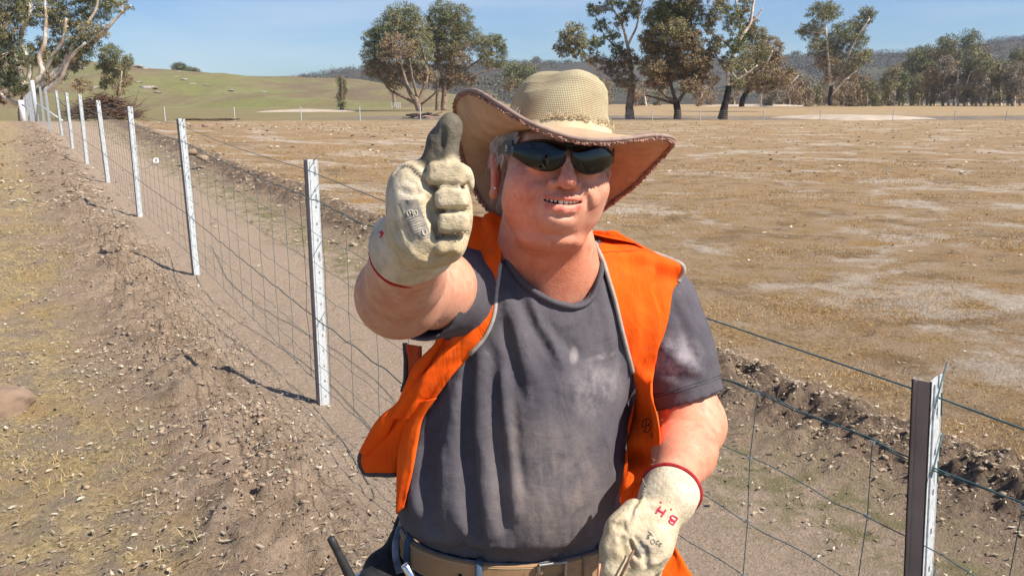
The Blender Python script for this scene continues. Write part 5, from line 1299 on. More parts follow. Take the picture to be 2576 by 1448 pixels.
# brim: from the seam to the edge
NB = 16; V_ = []; F_ = []
for i in range(NE):
    b0 = crown_pt(ang0[i], 0.0) - up_ * .001; e = edge[i]; d = e - b0
    out = (rt * math.sin(ang0[i]) + fw * math.cos(ang0[i]))
    c1 = b0 + out * d.length * .42 - up_ * .004 + d * .05
    for j in range(NB + 1):
        q = j / NB; V_.append(b0 * (1 - q) ** 2 + c1 * 2 * q * (1 - q) + e * q * q)
for i in range(NE):
    i2 = (i + 1) % NE
    for j in range(NB): F_.append((i * (NB + 1) + j, i2 * (NB + 1) + j, i2 * (NB + 1) + j + 1, i * (NB + 1) + j + 1))
br = mesh_np('hat_brim', V_, F_, tan_m, hat, smooth=True)
so = br.modifiers.new('t', 'SOLIDIFY'); so.thickness = .0035; so.offset = 0
# cloth strip over the seam (the pale band in front)
V_ = []; F_ = []
for i in range(NA + 1):
    a = 2 * math.pi * i / NA - math.pi; o_ = (rt * math.sin(a) + fw * math.cos(a))
    h_ = .10 + .02 * math.sin(3 * a) + .012 * math.sin(17 * a)
    for j in range(5):
        s = h_ * j / 4; V_.append(crown_pt(a, s) + o_ * (.0016 + .004 * (1 - j / 4) ** 2) - up_ * (.002 if j == 0 else 0))
for i in range(NA):
    for j in range(4): F_.append((i * 5 + j, (i + 1) * 5 + j, (i + 1) * 5 + j + 1, i * 5 + j + 1))
mesh_np('hat_band', V_, F_, band_m, hat, smooth=True)
mb = MB(); ed = [e + up_ * .001 for e in edge] + [edge[0] + up_ * .001]; mb.tube(ed, .0030, 8, caps=False); mb.build('piping', pipe_m, hat, smooth=True)
rd = random.Random(6); mb = MB()
ctr = H(0, 0, .05)
for i in range(NE * 9):
    q = i / 9; a, b = edge[int(q) % NE], edge[(int(q) + 1) % NE]; p = a.lerp(b, q - int(q)); inw = (ctr - p).normalized(); tn = (b - a).normalized(); nr = tn.cross(inw).normalized()
    if nr.z > 0: nr = -nr
    for k in range(2):
        o = p + inw * rd.uniform(-.001, .0035) + nr * rd.uniform(.001, .004); d = (nr * rd.uniform(.2, 1) + inw * rd.uniform(-1.1, .9) + tn * rd.uniform(-.8, .8)).normalized() * rd.uniform(.002, .0062)
        mb.tube([o, o + d * .6 + tn * rd.uniform(-.001, .001), o + d * .8 + tn * rd.uniform(-.003, .003)], [.0010, .0012, .0006], 4)
tb = [e + (ctr - e).normalized() * .002 - up_ * .002 for e in edge]; mb.tube(tb + [tb[0]], [.0026 + .0007 * rd.random() for _ in range(NE + 1)], 6, caps=False)
mb.build('frayed_edge', fray_m, hat, smooth=True)
mb = MB()
for i in range(150):      # frayed threads where band meets mesh
    a = rd.uniform(-.5, 1.3); s = .11 + rd.uniform(-.02, .035); o_ = (rt * math.sin(a) + fw * math.cos(a)); p = crown_pt(a, s) + o_ * .003
    tn = (rt * math.cos(a) - fw * math.sin(a)) * rd.uniform(-1, 1) + up_ * rd.uniform(-.3, 1); tn.normalize(); mb.tube([p, p + tn * .004 + o_ * .002, p + tn * .008], [.0005, .0005, .0003], 3)
mb.build('thread', band_m, hat)
# ------------------------------------------------------------------ t-shirt
sf = Field(*uniform((-.37, 1.0, .93), (.47, 1.62, 1.66), .004))
XU = (1, 0, 0)
sf.ell(P(1372, 890, 1.385), (.190, .118, .185), MT, k=.04)
sf.ell(P(1385, 785, 1.37), (.165, .098, .10), MT, k=.05)
sf.ell(P(1287, 1130, 1.395), (.190, .128, .20), MT, k=.07); sf.ell(P(1360, 1120, 1.36), (.125, .118, .20), MT, k=.06)
sf.ell(P(1268, 1245, 1.40), (.184, .124, .135), MT, k=.05); sf.ell(P(1330, 1240, 1.37), (.120, .115, .12), MT, k=.06)
sf.cap(P(1190, 712, 1.335), P(1610, 742, 1.42), .060, .050, k=.04)
sf.cap(P(1300, 662, 1.35), P(1452, 692, 1.35), .044, .040, k=.05)
# sleeves
R_a, R_b = P(1168, 726, 1.32), P(1064, 742, 1.165)
sf.chain([R_a, R_b], [.074, .066], k=.03)
L_a, L_b = P(1655, 775, 1.42), P(1728, 1000, 1.40)
sf.chain([L_a, L_a.lerp(L_b, .5), L_b], [.072, .068, .066], k=.03)
# squared hems and hollow sleeves
def hollow(a, b, ra, rb, trim):
    d = (b - a).normalized()
    # cut everything beyond the hem plane with a big disc-like ellipsoid, then bore the sleeve
    side = d.orthogonal().normalized(); oth = d.cross(side)
    sf.ell(b + d * (.05 + trim), (.11, .11, .05), [tuple(side), tuple(oth), tuple(d)], 0.0, True)
    sf.chain([b - d * .06, b + d * (trim + .03)], [ra, rb], 0.003, True)
hollow(R_a, R_b, .056, .061, .004)
hollow(L_a, L_b, .055, .060, -.004)
# flat bottom of the shirt tucked behind the belt, neck opening
sf.plane(P(1310, 1414, 1.24), (0, 0, -1), .022)
TK = P(1290, 1400, 1.42); TK.z = 1.06
sf.ell(TK, (.186, .128, .10), k=.012)
sf.plane((0, 0, 1.038), (0, 0, -1), .0)
sf.carve([(1262, 500), (1266, 600), (1284, 660), (1326, 712), (1385, 750), (1440, 765), (1474, 750), (1496, 712), (1506, 660), (1504, 620), (1496, 500)], 1.0, 1.40)
def fold(pp, depth, wid, lift=0):
    q = [sf.hit(u, v) for u, v in [tuple(w) for w in smooth_path(pp, 4)]]; q = [w for w in q if w is not None]
    if len(q) > 1: sf.soft(q, 0, depth * (1.9 if abs(depth) > .0055 else 1.4), wid * .92)
# long hanging folds on the shaded side, dragged folds from the shoulder, small creases
for pp, d, w in [([(1150, 960), (1135, 1100), (1140, 1250), (1165, 1350)], .008, .012), ([(1180, 900), (1172, 1080), (1185, 1230), (1200, 1360)], -.012, .010), ([(1212, 880), (1205, 1050), (1222, 1220), (1240, 1360)], .012, .011),
                 ([(1240, 880), (1245, 1050), (1262, 1200), (1272, 1340)], -.009, .008), ([(1262, 930), (1275, 1080), (1290, 1200), (1300, 1310)], .006, .009), ([(1290, 980), (1300, 1100), (1318, 1230)], -.005, .007),
                 ([(1090, 1040), (1075, 1150), (1080, 1260), (1100, 1340)], -.009, .012), ([(1050, 1120), (1040, 1220), (1050, 1300)], .007, .011), ([(1115, 1120), (1112, 1220), (1120, 1330)], .006, .007),
                 ([(1272, 720), (1300, 830), (1345, 960)], .007, .010), ([(1292, 700), (1335, 800), (1390, 900)], -.006, .008), ([(1320, 740), (1365, 830), (1420, 920)], .005, .009), ([(1270, 800), (1285, 900), (1310, 1010)], -.006, .008),
                 ([(1360, 790), (1410, 850), (1460, 900)], -.003, .008), ([(1505, 700), (1520, 800), (1535, 900)], .004, .010), ([(1530, 720), (1550, 820), (1560, 920)], -.004, .008),
                 ([(1590, 1000), (1560, 1090), (1545, 1180)], -.006, .012), ([(1575, 1080), (1555, 1200), (1530, 1300)], .004, .010), ([(1470, 780), (1440, 810), (1390, 822)], .002, .006),
                 ([(1560, 880), (1590, 950), (1596, 1010)], .005, .014), ([(1150, 1340), (1160, 1375), (1190, 1385)], -.006, .006), ([(1205, 1345), (1230, 1370), (1290, 1372)], .004, .006),
                 ([(1240, 1388), (1330, 1393), (1420, 1380)], .003, .008), ([(1400, 1000), (1480, 980), (1560, 985)], .002, .014), ([(1430, 860), (1470, 900), (1530, 930)], -.0025, .012)]:
    fold(pp, d, w)
for pp, d, w in [([(1690, 760), (1720, 830), (1735, 900)], -.005, .008), ([(1665, 860), (1700, 900), (1760, 940)], .005, .009), ([(1655, 930), (1700, 950), (1770, 960)], -.003, .007), ([(1648, 985), (1720, 980), (1795, 935)], .002, .0035),
                 ([(1120, 660), (1115, 740), (1085, 800)], -.004, .004), ([(1135, 660), (1130, 750), (1100, 815)], .004, .004), ([(1150, 680), (1142, 770), (1112, 830)], -.004, .004), ([(1110, 690), (1105, 745), (1085, 785)], .003, .004)]:
    fold(pp, d, w)
V, Q = sf.mesh(2)
V = V + 0
nr_ = fbm(V[:, 0] * 14 + V[:, 1] * 9, V[:, 2] * 10 + V[:, 1] * 5, 4)
cen_ = np.array(P(1330, 1000, 1.42)); dv = V - cen_; dv /= np.linalg.norm(dv, axis=1)[:, None]
rg_ = 1 - np.abs(fbm(V[:, 0] * 34 + V[:, 2] * 6, V[:, 2] * 9 - V[:, 0] * 5, 3)) * 2.2; V = V + dv * (nr_ * .0055 + .0022 * np.clip(rg_ - .35, 0, 1))[:, None]
shm, sn, sb_ = nmat('shirt_cotton', rough=.92, spec=.12); t = NT(sn)
co = t.coord('Object'); wv = t.noise(t.coord('Object', scale=(1, 1, 6)), 240, 3, .6); n_a = t.noise(co, 9, 6, .62); n_b = t.noise(co, 45, 5, .65)
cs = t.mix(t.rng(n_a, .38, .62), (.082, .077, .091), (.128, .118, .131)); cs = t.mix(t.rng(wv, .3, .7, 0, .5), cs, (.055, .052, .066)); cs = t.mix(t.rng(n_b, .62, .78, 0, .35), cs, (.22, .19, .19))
# dusty patches where he has wiped his gloves; large belly one also paints sunlight
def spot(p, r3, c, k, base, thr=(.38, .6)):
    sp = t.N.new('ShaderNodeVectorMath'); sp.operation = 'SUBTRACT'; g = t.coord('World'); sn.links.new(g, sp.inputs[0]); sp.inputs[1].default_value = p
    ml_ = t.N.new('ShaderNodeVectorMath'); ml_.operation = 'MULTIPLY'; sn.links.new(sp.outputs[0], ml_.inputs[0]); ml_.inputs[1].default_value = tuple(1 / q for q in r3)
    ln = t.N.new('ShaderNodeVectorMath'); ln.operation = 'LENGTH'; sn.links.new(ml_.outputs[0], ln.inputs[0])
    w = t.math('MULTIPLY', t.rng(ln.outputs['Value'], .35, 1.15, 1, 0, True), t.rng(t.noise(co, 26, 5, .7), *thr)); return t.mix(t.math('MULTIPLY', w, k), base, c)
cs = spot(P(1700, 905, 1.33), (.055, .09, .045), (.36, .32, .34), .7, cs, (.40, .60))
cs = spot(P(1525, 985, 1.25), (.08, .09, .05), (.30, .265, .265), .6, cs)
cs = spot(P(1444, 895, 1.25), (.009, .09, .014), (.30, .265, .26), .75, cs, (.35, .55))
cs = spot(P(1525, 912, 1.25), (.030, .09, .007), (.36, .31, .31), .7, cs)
cs = spot(P(1400, 1240, 1.22), (.13, .12, .13), (.215, .18, .17), .8, cs, (.25, .6))  # belly dust, enlarged to paint the sunlit front paler
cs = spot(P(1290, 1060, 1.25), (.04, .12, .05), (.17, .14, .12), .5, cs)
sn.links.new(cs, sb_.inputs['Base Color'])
hb2 = t.math('ADD', wv, t.math('MULTIPLY', n_b, .8)); wr = t.noise(t.coord('Object', scale=(1, 1, .33)), 34, 5, .6, 1.2); wr2 = t.noise(t.coord('Object', scale=(.5, .5, 1.2), rot=(0, R(35), 0)), 26, 4, .6, .8)
b0_ = t.bump(t.math('ADD', wr, wr2), .35, .006); sn.links.new(t.bump(hb2, .35, .0016, b0_), sb_.inputs['Normal'])
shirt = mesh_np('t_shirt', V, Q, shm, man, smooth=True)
# ribbed collar
def onshirt(pp, off_, n=6, f=None):
    out = []
    for u, v in [tuple(w) for w in smooth_path(pp, n)]:
        h = (f or sf).hit(u, v, off=off_)
        if h is not None: out.append(h)
    return out
col_px = [(1262, 560), (1264, 604), (1281, 664), (1324, 717), (1384, 755), (1440, 770), (1478, 755), (1501, 715), (1511, 662), (1509, 620), (1502, 580)]
cp2 = []
for u, v in smooth_path(col_px, 7):
    h = sf.hit(u + (2 if u > 1400 else -2), v + 3, off=.0015); cp2.append(h if h is not None else None)
cp2 = [q for q in cp2 if q is not None]
for _ in range(4): cp2 = [cp2[0]] + [(cp2[i - 1] + cp2[i] * 2 + cp2[i + 1]) / 4 for i in range(1, len(cp2) - 1)] + [cp2[-1]]
mb = MB(); mb.tube(cp2 + [P(1450, 560, 1.42), P(1390, 552, 1.43), P(1310, 552, 1.42), cp2[0]], .0050, 8, caps=False, flat=1.5); mb.build('collar', shm, shirt, smooth=True)

for rr_, of_ in ((0, .010), (1, .0145)):      # double row of stitches round the left sleeve hem
    dL = (L_b - L_a.lerp(L_b, .5)).normalized(); sL = dL.orthogonal().normalized(); oL = dL.cross(sL); pts = []
    for k in range(49):
        a = 2 * math.pi * k / 48; d = sL * math.cos(a) + oL * math.sin(a); c0 = L_b - dL * (of_ + .008); q_ = None
        for q in np.linspace(.05, .10, 60):
            if float(sf.sample(np.array([c0 + d * q]))[0]) < 0: q_ = q
        if q_: pts.append(c0 + d * (q_ + .0006))
    if len(pts) > 10: mb = MB(); mb.tube(pts, .0009, 4, caps=False); mb.build('hem_stitch', simple('dark_thread_%d' % rr_, (.05, .05, .06), None, 20, .9), shirt)
# ------------------------------------------------------------------ vest
vest_m, vn, vb_ = nmat('orange_vest_cloth', rough=.85, spec=.15); t = NT(vn)
co = t.coord('Object'); a = t.noise(co, 10, 5); b2_ = t.noise(co, 60, 4); w_ = t.noise(t.coord('Object', scale=(1, 1, 3)), 420, 2)
cv_ = t.mix(t.rng(a, .4, .65), (.92, .118, .006), (.84, .090, .006)); cv_ = t.mix(t.rng(b2_, .60, .76, 0, .4), cv_, (.50, .10, .03)); cv_ = t.mix(t.rng(t.noise(co, 17, 6, .7), .60, .72, 0, .45), cv_, (.42, .12, .05))
vn.links.new(cv_, vb_.inputs['Base Color']); wr = t.noise(t.coord('Object', scale=(1, 1, .4)), 22, 4, .55, 1.0); vn.links.new(t.bump(t.math('ADD', w_, b2_), .3, .0012, t.bump(wr, .6, .010)), vb_.inputs['Normal'])
vlin_m = simple('vest_lining', (.50, .07, .01), (.42, .05, .01), 40, .9)
bind_m = simple('vest_binding', (.42, .37, .33), (.32, .28, .25), 120, .85, bump=.5, bdist=.0006)
bind_d = simple('vest_binding_dark', (.06, .055, .05), (.10, .09, .08), 60, .85)
vest = empty('vest', P(1400, 700, 1.4)); vest.parent = man; vest.matrix_parent_inverse = Matrix.Translation(-man.location)
def panel(name, rows, lift=.006, nc=14, nr=8, mat=vest_m, bulge=.006, wrinkle=.0045, seed=0, thick=.0022, fold_=None, snap=False):
    """rows: [(uL, vL, dL, uR, vR, dR)]; a depth of None lays that side on the shirt"""
    def res(u, v, d):
        if d is not None:
            if snap:
                h = sf.hit(u, v, off=lift)
                if h is not None and abs(h.y * CP - (h.z - CAM.z) * SP - d) < .07: return h
            return P(u, v, d)
        h = sf.hit(u, v, off=lift)
        if h is None: h = P(u, v, 1.38)
        return h
    A = []; 
    L_ = smooth_path([tuple(res(*r[:3])) for r in rows], nr); R_ = smooth_path([tuple(res(*r[3:])) for r in rows], nr)
    n = len(L_); V_ = []
    cen = np.array(P(1330, 1000, 1.42))
    for i in range(n):
        for j in range(nc + 1):
            q = j / nc; p = L_[i] * (1 - q) + R_[i] * q; o_ = p - cen; o_[2] *= .3; o_ /= np.linalg.norm(o_)
            k = bulge * math.sin(math.pi * q) + wrinkle * math.sin(q * 9 + i * .11 + seed) * math.sin(math.pi * q) + wrinkle * 2.0 * float(fbm(np.array(q * 3.0 + seed), np.array(i * .09 + seed), 3)) * math.sin(math.pi * q) ** .5
            if fold_ is not None: k += fold_(q, i / (n - 1))
            p = p + o_ * k
            # keep clear of the shirt
            w = float(sf.sample(p[None])[0])
            if w < lift * .8: p = p + o_ * (lift * .9 - w)
            V_.append(p)
    F_ = [(i * (nc + 1) + j, (i + 1) * (nc + 1) + j, (i + 1) * (nc + 1) + j + 1, i * (nc + 1) + j + 1) for i in range(n - 1) for j in range(nc)]
    o = mesh_np(name, V_, F_, mat, vest, smooth=True); s_ = o.modifiers.new('t', 'SOLIDIFY'); s_.thickness = thick; s_.offset = 0
    V_ = np.array(V_).reshape(n, nc + 1, 3); return V_
def binding(pts, r_=.0032, mat=bind_m, name='binding'):
    mb = MB(); mb.tube([Vector(p) for p in pts], r_, 8, flat=1.0); return mb.build(name, mat, vest, smooth=True)
N = None
# panel over the man's left shoulder (right in the picture)
pr = panel('front_panel', [(1478, 585, N, 1560, 590, 1.385), (1490, 600, N, 1640, 634, 1.375), (1502, 625, N, 1716, 668, 1.355), (1518, 660, N, 1706, 706, 1.315), (1530, 700, N, 1690, 735, 1.305), (1548, 760, N, 1682, 790, 1.295), (1562, 820, N, 1668, 845, 1.30),
    (1577, 880, N, 1650, 890, 1.29), (1590, 930, N, 1640, 940, 1.285), (1600, 985, N, 1636, 990, 1.28), (1592, 1050, N, 1652, 1050, 1.275), (1578, 1110, N, 1660, 1110, 1.275), (1580, 1160, N, 1652, 1150, 1.27), (1575, 1200, 1.27, 1640, 1190, 1.265), (1562, 1250, 1.27, 1612, 1225, 1.26), (1558, 1300, 1.28, 1600, 1260, 1.26)], seed=1, bulge=.008, nc=24, snap=True, fold_=lambda q, w: .009 * math.exp(-((q - (.25 + 1.1 * w)) / .10) ** 2) * math.exp(-((w - .32) / .22) ** 2) - .007 * math.exp(-((q - (.45 + 1.0 * w)) / .08) ** 2) * math.exp(-((w - .30) / .2) ** 2) + .006 * math.exp(-((q - .55) / .14) ** 2) * math.exp(-((w - .75) / .18) ** 2))
binding(pr[:, 0][6:66], .0036); binding([p for p in pr[8:26, -1]], .0042)
# seam across the shoulder
q = [Vector(pr[18 - int(5 * (j / 14)), j]) + Vector((0, -.0012, .001)) for j in range(0, 15)]; mb = MB(); mb.tube(q, .0009, 4); mb.build('seam', vlin_m, vest)
# shoulder and back yoke
panel('back_panel', [(1190, 600, 1.46, 1640, 634, 1.44), (1180, 690, 1.50, 1720, 720, 1.475), (1120, 840, 1.53, 1680, 860, 1.50), (1080, 1000, 1.54, 1650, 1010, 1.51), (1060, 1200, 1.54, 1630, 1190, 1.52), (1050, 1400, 1.54, 1640, 1400, 1.53)], nc=20, bulge=.03, seed=8)
panel('shoulder_right', [(1185, 572, 1.35, 1262, 545, 1.33), (1150, 600, 1.40, 1262, 556, 1.37), (1150, 640, 1.46, 1290, 590, 1.44)], nc=10, seed=3, lift=.004)
panel('shoulder_left', [(1478, 585, 1.345, 1718, 668, 1.37), (1470, 588, 1.40, 1712, 672, 1.42), (1460, 605, 1.45, 1700, 690, 1.475)], nc=12, seed=4, lift=.004)
# panel over the right shoulder (left in the picture): outer sheet, folded-over front edge
pl = panel('front_panel', [(1180, 575, 1.33, 1262, 545, 1.315), (1166, 610, 1.315, 1262, 580, 1.295), (1160, 650, 1.30, 1261, 625, 1.275), (1156, 700, 1.285, 1259, 680, 1.26), (1148, 750, 1.28, 1255, 735, 1.25), (1132, 805, 1.285, 1248, 790, 1.243), (1106, 850, 1.29, 1232, 832, 1.242), (1078, 890, 1.295, 1208, 868, 1.245),
    (1050, 930, 1.30, 1172, 905, 1.25), (1022, 965, 1.305, 1132, 950, 1.255), (1006, 1000, 1.31, 1095, 1005, 1.27), (985, 1045, 1.315, 1062, 1052, 1.29)], nc=28, seed=2, bulge=.012, wrinkle=.005, fold_=lambda q, w: .010 * math.exp(-((q - (.35 + .35 * w)) / .09) ** 2) - .010 * math.exp(-((q - (.55 + .25 * w)) / .07) ** 2) * math.exp(-((w - .3) / .35) ** 2) + .006 * math.exp(-((q - (.8 - .1 * w)) / .08) ** 2))
binding([p for p in pl[22:62, -1]], .0034)
pr2 = panel('front_panel', [(1050, 1010, 1.285, 1098, 1000, 1.27), (1018, 1070, 1.30, 1064, 1050, 1.285), (1002, 1130, 1.30, 1052, 1100, 1.285), (999, 1190, 1.31, 1042, 1160, 1.295), (998, 1240, 1.32, 1030, 1215, 1.305), (1000, 1292, 1.33, 1016, 1275, 1.32)], nc=8, seed=6, bulge=.006, wrinkle=.002, snap=True, lift=.009)
mb = MB(); 
pf = panel('loose_flap', [(1000, 1010, 1.315, 1052, 1045, 1.295), (985, 1050, 1.325, 1035, 1075, 1.31), (962, 1080, 1.335, 1020, 1100, 1.32), (935, 1115, 1.345, 1008, 1130, 1.33), (908, 1140, 1.355, 1002, 1160, 1.34), (905, 1165, 1.358, 1000, 1178, 1.345), (916, 1188, 1.36, 1000, 1192, 1.347)], nc=12, seed=7, lift=.0, bulge=.010, wrinkle=.003)
binding(list(pf[30:, 0]) + list(pf[-1, 1:]), .0042, bind_d)
panel('flap_lining', [(925, 1120, 1.372, 1002, 1110, 1.36), (914, 1150, 1.374, 1000, 1150, 1.365), (918, 1182, 1.374, 1000, 1188, 1.365)], nc=8, mat=vlin_m, seed=9, lift=0, bulge=.004)
# roll of cloth along the folded edge
rollp = [P(1158, 640, 1.285), P(1150, 720, 1.268), P(1136, 800, 1.262), P(1100, 868, 1.265), P(1060, 920, 1.27), P(1030, 965, 1.28), P(1004, 1012, 1.295), P(975, 1052, 1.31), P(945, 1100, 1.335), P(915, 1138, 1.35)]
mb = MB(); rp_ = smooth_path(rollp, 6); mb.tube([Vector(q) for q in rp_], [.009 + .004 * math.sin(i * .31) + .003 * math.sin(i * .13 + 1) for i in range(len(rp_))], 12, flat=.8); mb.build('rolled_edge', vest_m, vest, smooth=True)
# side gore seen past the shirt on the left, flap behind the hip on the right
panel('side_panel', [(1018, 865, 1.44, 1060, 870, 1.40), (1022, 900, 1.44, 1060, 905, 1.40), (1022, 950, 1.44, 1060, 950, 1.40), (1010, 1010, 1.44, 1050, 1010, 1.41)], nc=6, mat=vlin_m, lift=0, seed=11, bulge=.003)
mb = MB(); mb.tube([P(1018, 862, 1.435), P(1021, 905, 1.435), P(1020, 955, 1.43), P(1012, 985, 1.42)], .0045, 8); mb.build('binding', bind_d, vest, smooth=True)
ph_ = panel('tail_flap', [(1625, 1240, 1.50, 1650, 1262, 1.49), (1630, 1300, 1.475, 1672, 1318, 1.46), (1630, 1345, 1.455, 1692, 1362, 1.44), (1622, 1385, 1.44, 1708, 1390, 1.425), (1600, 1430, 1.43, 1728, 1425, 1.415), (1585, 1470, 1.42, 1748, 1460, 1.405), (1580, 1520, 1.42, 1760, 1520, 1.40)], nc=10, lift=0, seed=12, bulge=.012, wrinkle=.004)
binding([ph_[-9, j] for j in range(11)], .004, bind_m)
# lettering on the breast
ink = simple('dark_embroidery', (.10, .02, .015), None, 10, .9); mb = MB()
def write(mb_, strokes, u0, v0, su, sv, r_, f, shear=0.0, rotd=0, lift=.0, d=None):
    c_, s_ = math.cos(R(rotd)), math.sin(R(rotd))
    for st in strokes:
        pts = []
        for a, b in smooth_path(st, 3):
            x = (a + shear * b) * su; y = -b * sv; u = u0 + x * c_ - y * s_; v = v0 + x * s_ + y * c_
            h = f(u, v)
            if h is not None: pts.append(h)
        if len(pts) > 1: mb_.tube(pts, r_, 5)
def vhit(u, v):      # nearest point of the right-hand vest panel to the sight line, a hair in front
    g = pr[74:112].reshape(-1, 3) - np.array(CAM); d = np.array(P(u, v, 1.0) - CAM); d /= np.linalg.norm(d)
    k = g @ d; e = np.linalg.norm(g - k[:, None] * d, axis=1); w = np.exp(-(e / .013) ** 2) + 1e-12; return CAM + Vector(d) * float((k * w).sum() / w.sum() - .007)
Bs = [[(.15, 0), (.3, .55), (.42, 1.0)], [(.0, .75), (.1, 1.0), (.5, 1.08), (.85, .9), (.75, .62), (.35, .52)], [(.35, .52), (.8, .45), (.8, .15), (.45, -.05), (.05, .05)], [(0, .75), (-.08, .5), (.1, .4)]]
Zs = [[(.05, .9), (.4, 1.0), (.85, .95)], [(.85, .95), (.45, .5), (.0, .05)], [(.0, .05), (.45, 0), (.9, .08)]]
write(mb, Bs, 1618, 1086, 22, 30, .0009, vhit, .12, -8); write(mb, Zs, 1642, 1067, 14, 17, .0009, vhit, .1, -8)
os_ = [[(0, .5), (.25, 1), (.5, .5), (.25, 0), (0, .5)]]
write(mb, [[(.25, 1), (.5, .5), (.25, 0)]], 1634, 1100, 13, 11, .0008, vhit, 0, -6); write(mb, [[(0, 0), (0, 1.5)]], 1646, 1098, 10, 11, .0008, vhit, 0, -6); write(mb, [[(0, 1), (0, .2), (.3, 0), (.55, .2)], [(.55, 1), (.55, 0)]], 1650, 1097, 12, 10, .0008, vhit, 0, -6)
mb.build('lettering', ink, vest)
# ------------------------------------------------------------------ gloves
gm_, gnn, gbb = nmat('glove_leather', rough=.7, spec=.25); t = NT(gnn)
co = t.coord('Object'); a = t.noise(co, 26, 6, .65); b2_ = t.noise(co, 95, 5, .65, .4); c2_ = t.noise(t.coord('Object', scale=(1, 1, 2.4)), 210, 4, .7, .6)
cg = t.mix(t.rng(a, .38, .62), (.50, .41, .26), (.64, .55, .38)); cg = t.mix(t.rng(b2_, .50, .68, 0, .65), cg, (.34, .28, .19)); cg = t.mix(t.rng(c2_, .60, .74, 0, .35), cg, (.25, .20, .14))
pn = gnn.nodes.new('ShaderNodeNewGeometry').outputs['Pointiness']; cg = t.mix(t.rng(pn, .44, .495, .8, 0), cg, (.16, .13, .095)); cg = t.mix(1.0, cg, t.attr(), 'MULTIPLY'); gnn.links.new(cg, gbb.inputs['Base Color'])  # concave creases darkened: grime doubling as painted occlusion
vv = t.voro(co, 150, 'SMOOTH_F1'); hh = t.math('ADD', t.math('MULTIPLY', vv, .6), t.math('ADD', t.math('MULTIPLY', c2_, .9), t.math('MULTIPLY', b2_, 1.3))); gnn.links.new(t.bump(hh, .6, .0026), gbb.inputs['Normal'])
red_m = simple('red_binding', (.42, .025, .03), (.30, .015, .02), 160, .8, bump=.6, bdist=.0006)
redink = simple('red_marker', (.62, .03, .10), (.50, .03, .08), 120, .8)
patch_m = simple('grey_print', (.23, .215, .195), (.42, .37, .29), 130, .8, thr=(.42, .62)); print_m = simple('pale_print', (.48, .44, .37), None, 60, .8)
dark_print = simple('dark_print', (.16, .15, .13), None, 60, .8)
stitch_m = simple('glove_stitch', (.50, .43, .30), (.3, .24, .16), 200, .8); gap_m = simple('glove_crease', (.05, .04, .03), None, 60, .9)
# --- raised hand: thumb up, four fingers folded, seen from the finger side
D0 = .775
gf = Field(*uniform((-.175, .58, 1.55), (.0, .98, 1.83), .0019))
def G(u, v, d=D0): return P(u, v, d)
# palm block and back of the hand
gf.ell(G(1050, 530, .812), (.030, .036, .052), k=.01)
gf.ell(G(1028, 470, .812), (.022, .030, .026), k=.012); gf.ell(G(1120, 535, .825), (.030, .036, .050), k=.012)
gf.ell(G(1022, 560, .815), (.018, .030, .040), k=.015)
gf.ell(G(1085, 625, .815), (.034, .034, .020), k=.012); gf.ell(G(1058, 600, .805), (.024, .028, .028), k=.012)
# fingers stacked: index, middle, ring, little
fing = [((1078, 436, .778), (1118, 428, .770), (1172, 440, .779), .0125, .0130, .0118), ((1102, 494, .774), (1130, 492, .767), (1177, 493, .775), .0122, .0126, .0118),
        ((1112, 558, .776), (1138, 557, .768), (1179, 556, .776), .0118, .0124, .0116), ((1098, 622, .785), (1125, 621, .777), (1160, 617, .784), .0108, .0112, .0100)]
BX = [(1, 0, 0), (0, CP, -SP), (0, SP, CP)]
def tilted(du):      # finger axes: along the finger, away from the camera, up
    x = Vector((1, 0, 0)); e = Vector(BX[1]); n_ = Vector(BX[2]); a_ = R(du); x2 = x * math.cos(a_) + n_ * math.sin(a_); n2_ = n_ * math.cos(a_) - x * math.sin(a_); return [tuple(x2), tuple(e), tuple(n2_)]
for (u0, u1, v, d, hh_, tl) in [(1076, 1180, 434, .792, .0128, -4), (1096, 1184, 496, .787, .0122, 0), (1106, 1186, 559, .788, .0120, 1), (1094, 1166, 621, .796, .0108, 4)]:
    cu = (u0 + u1) / 2; hl = (u1 - u0) / 2 / F * d
    gf.rbox(G(cu, v, d), (hl, .0185, hh_), tilted(tl), .0075, .0016)
gf.ell(G(1190, 452, .79), (.0035, .007, .0095), k=.002); gf.ell(G(1178, 430, .785), (.006, .010, .008), k=.003)
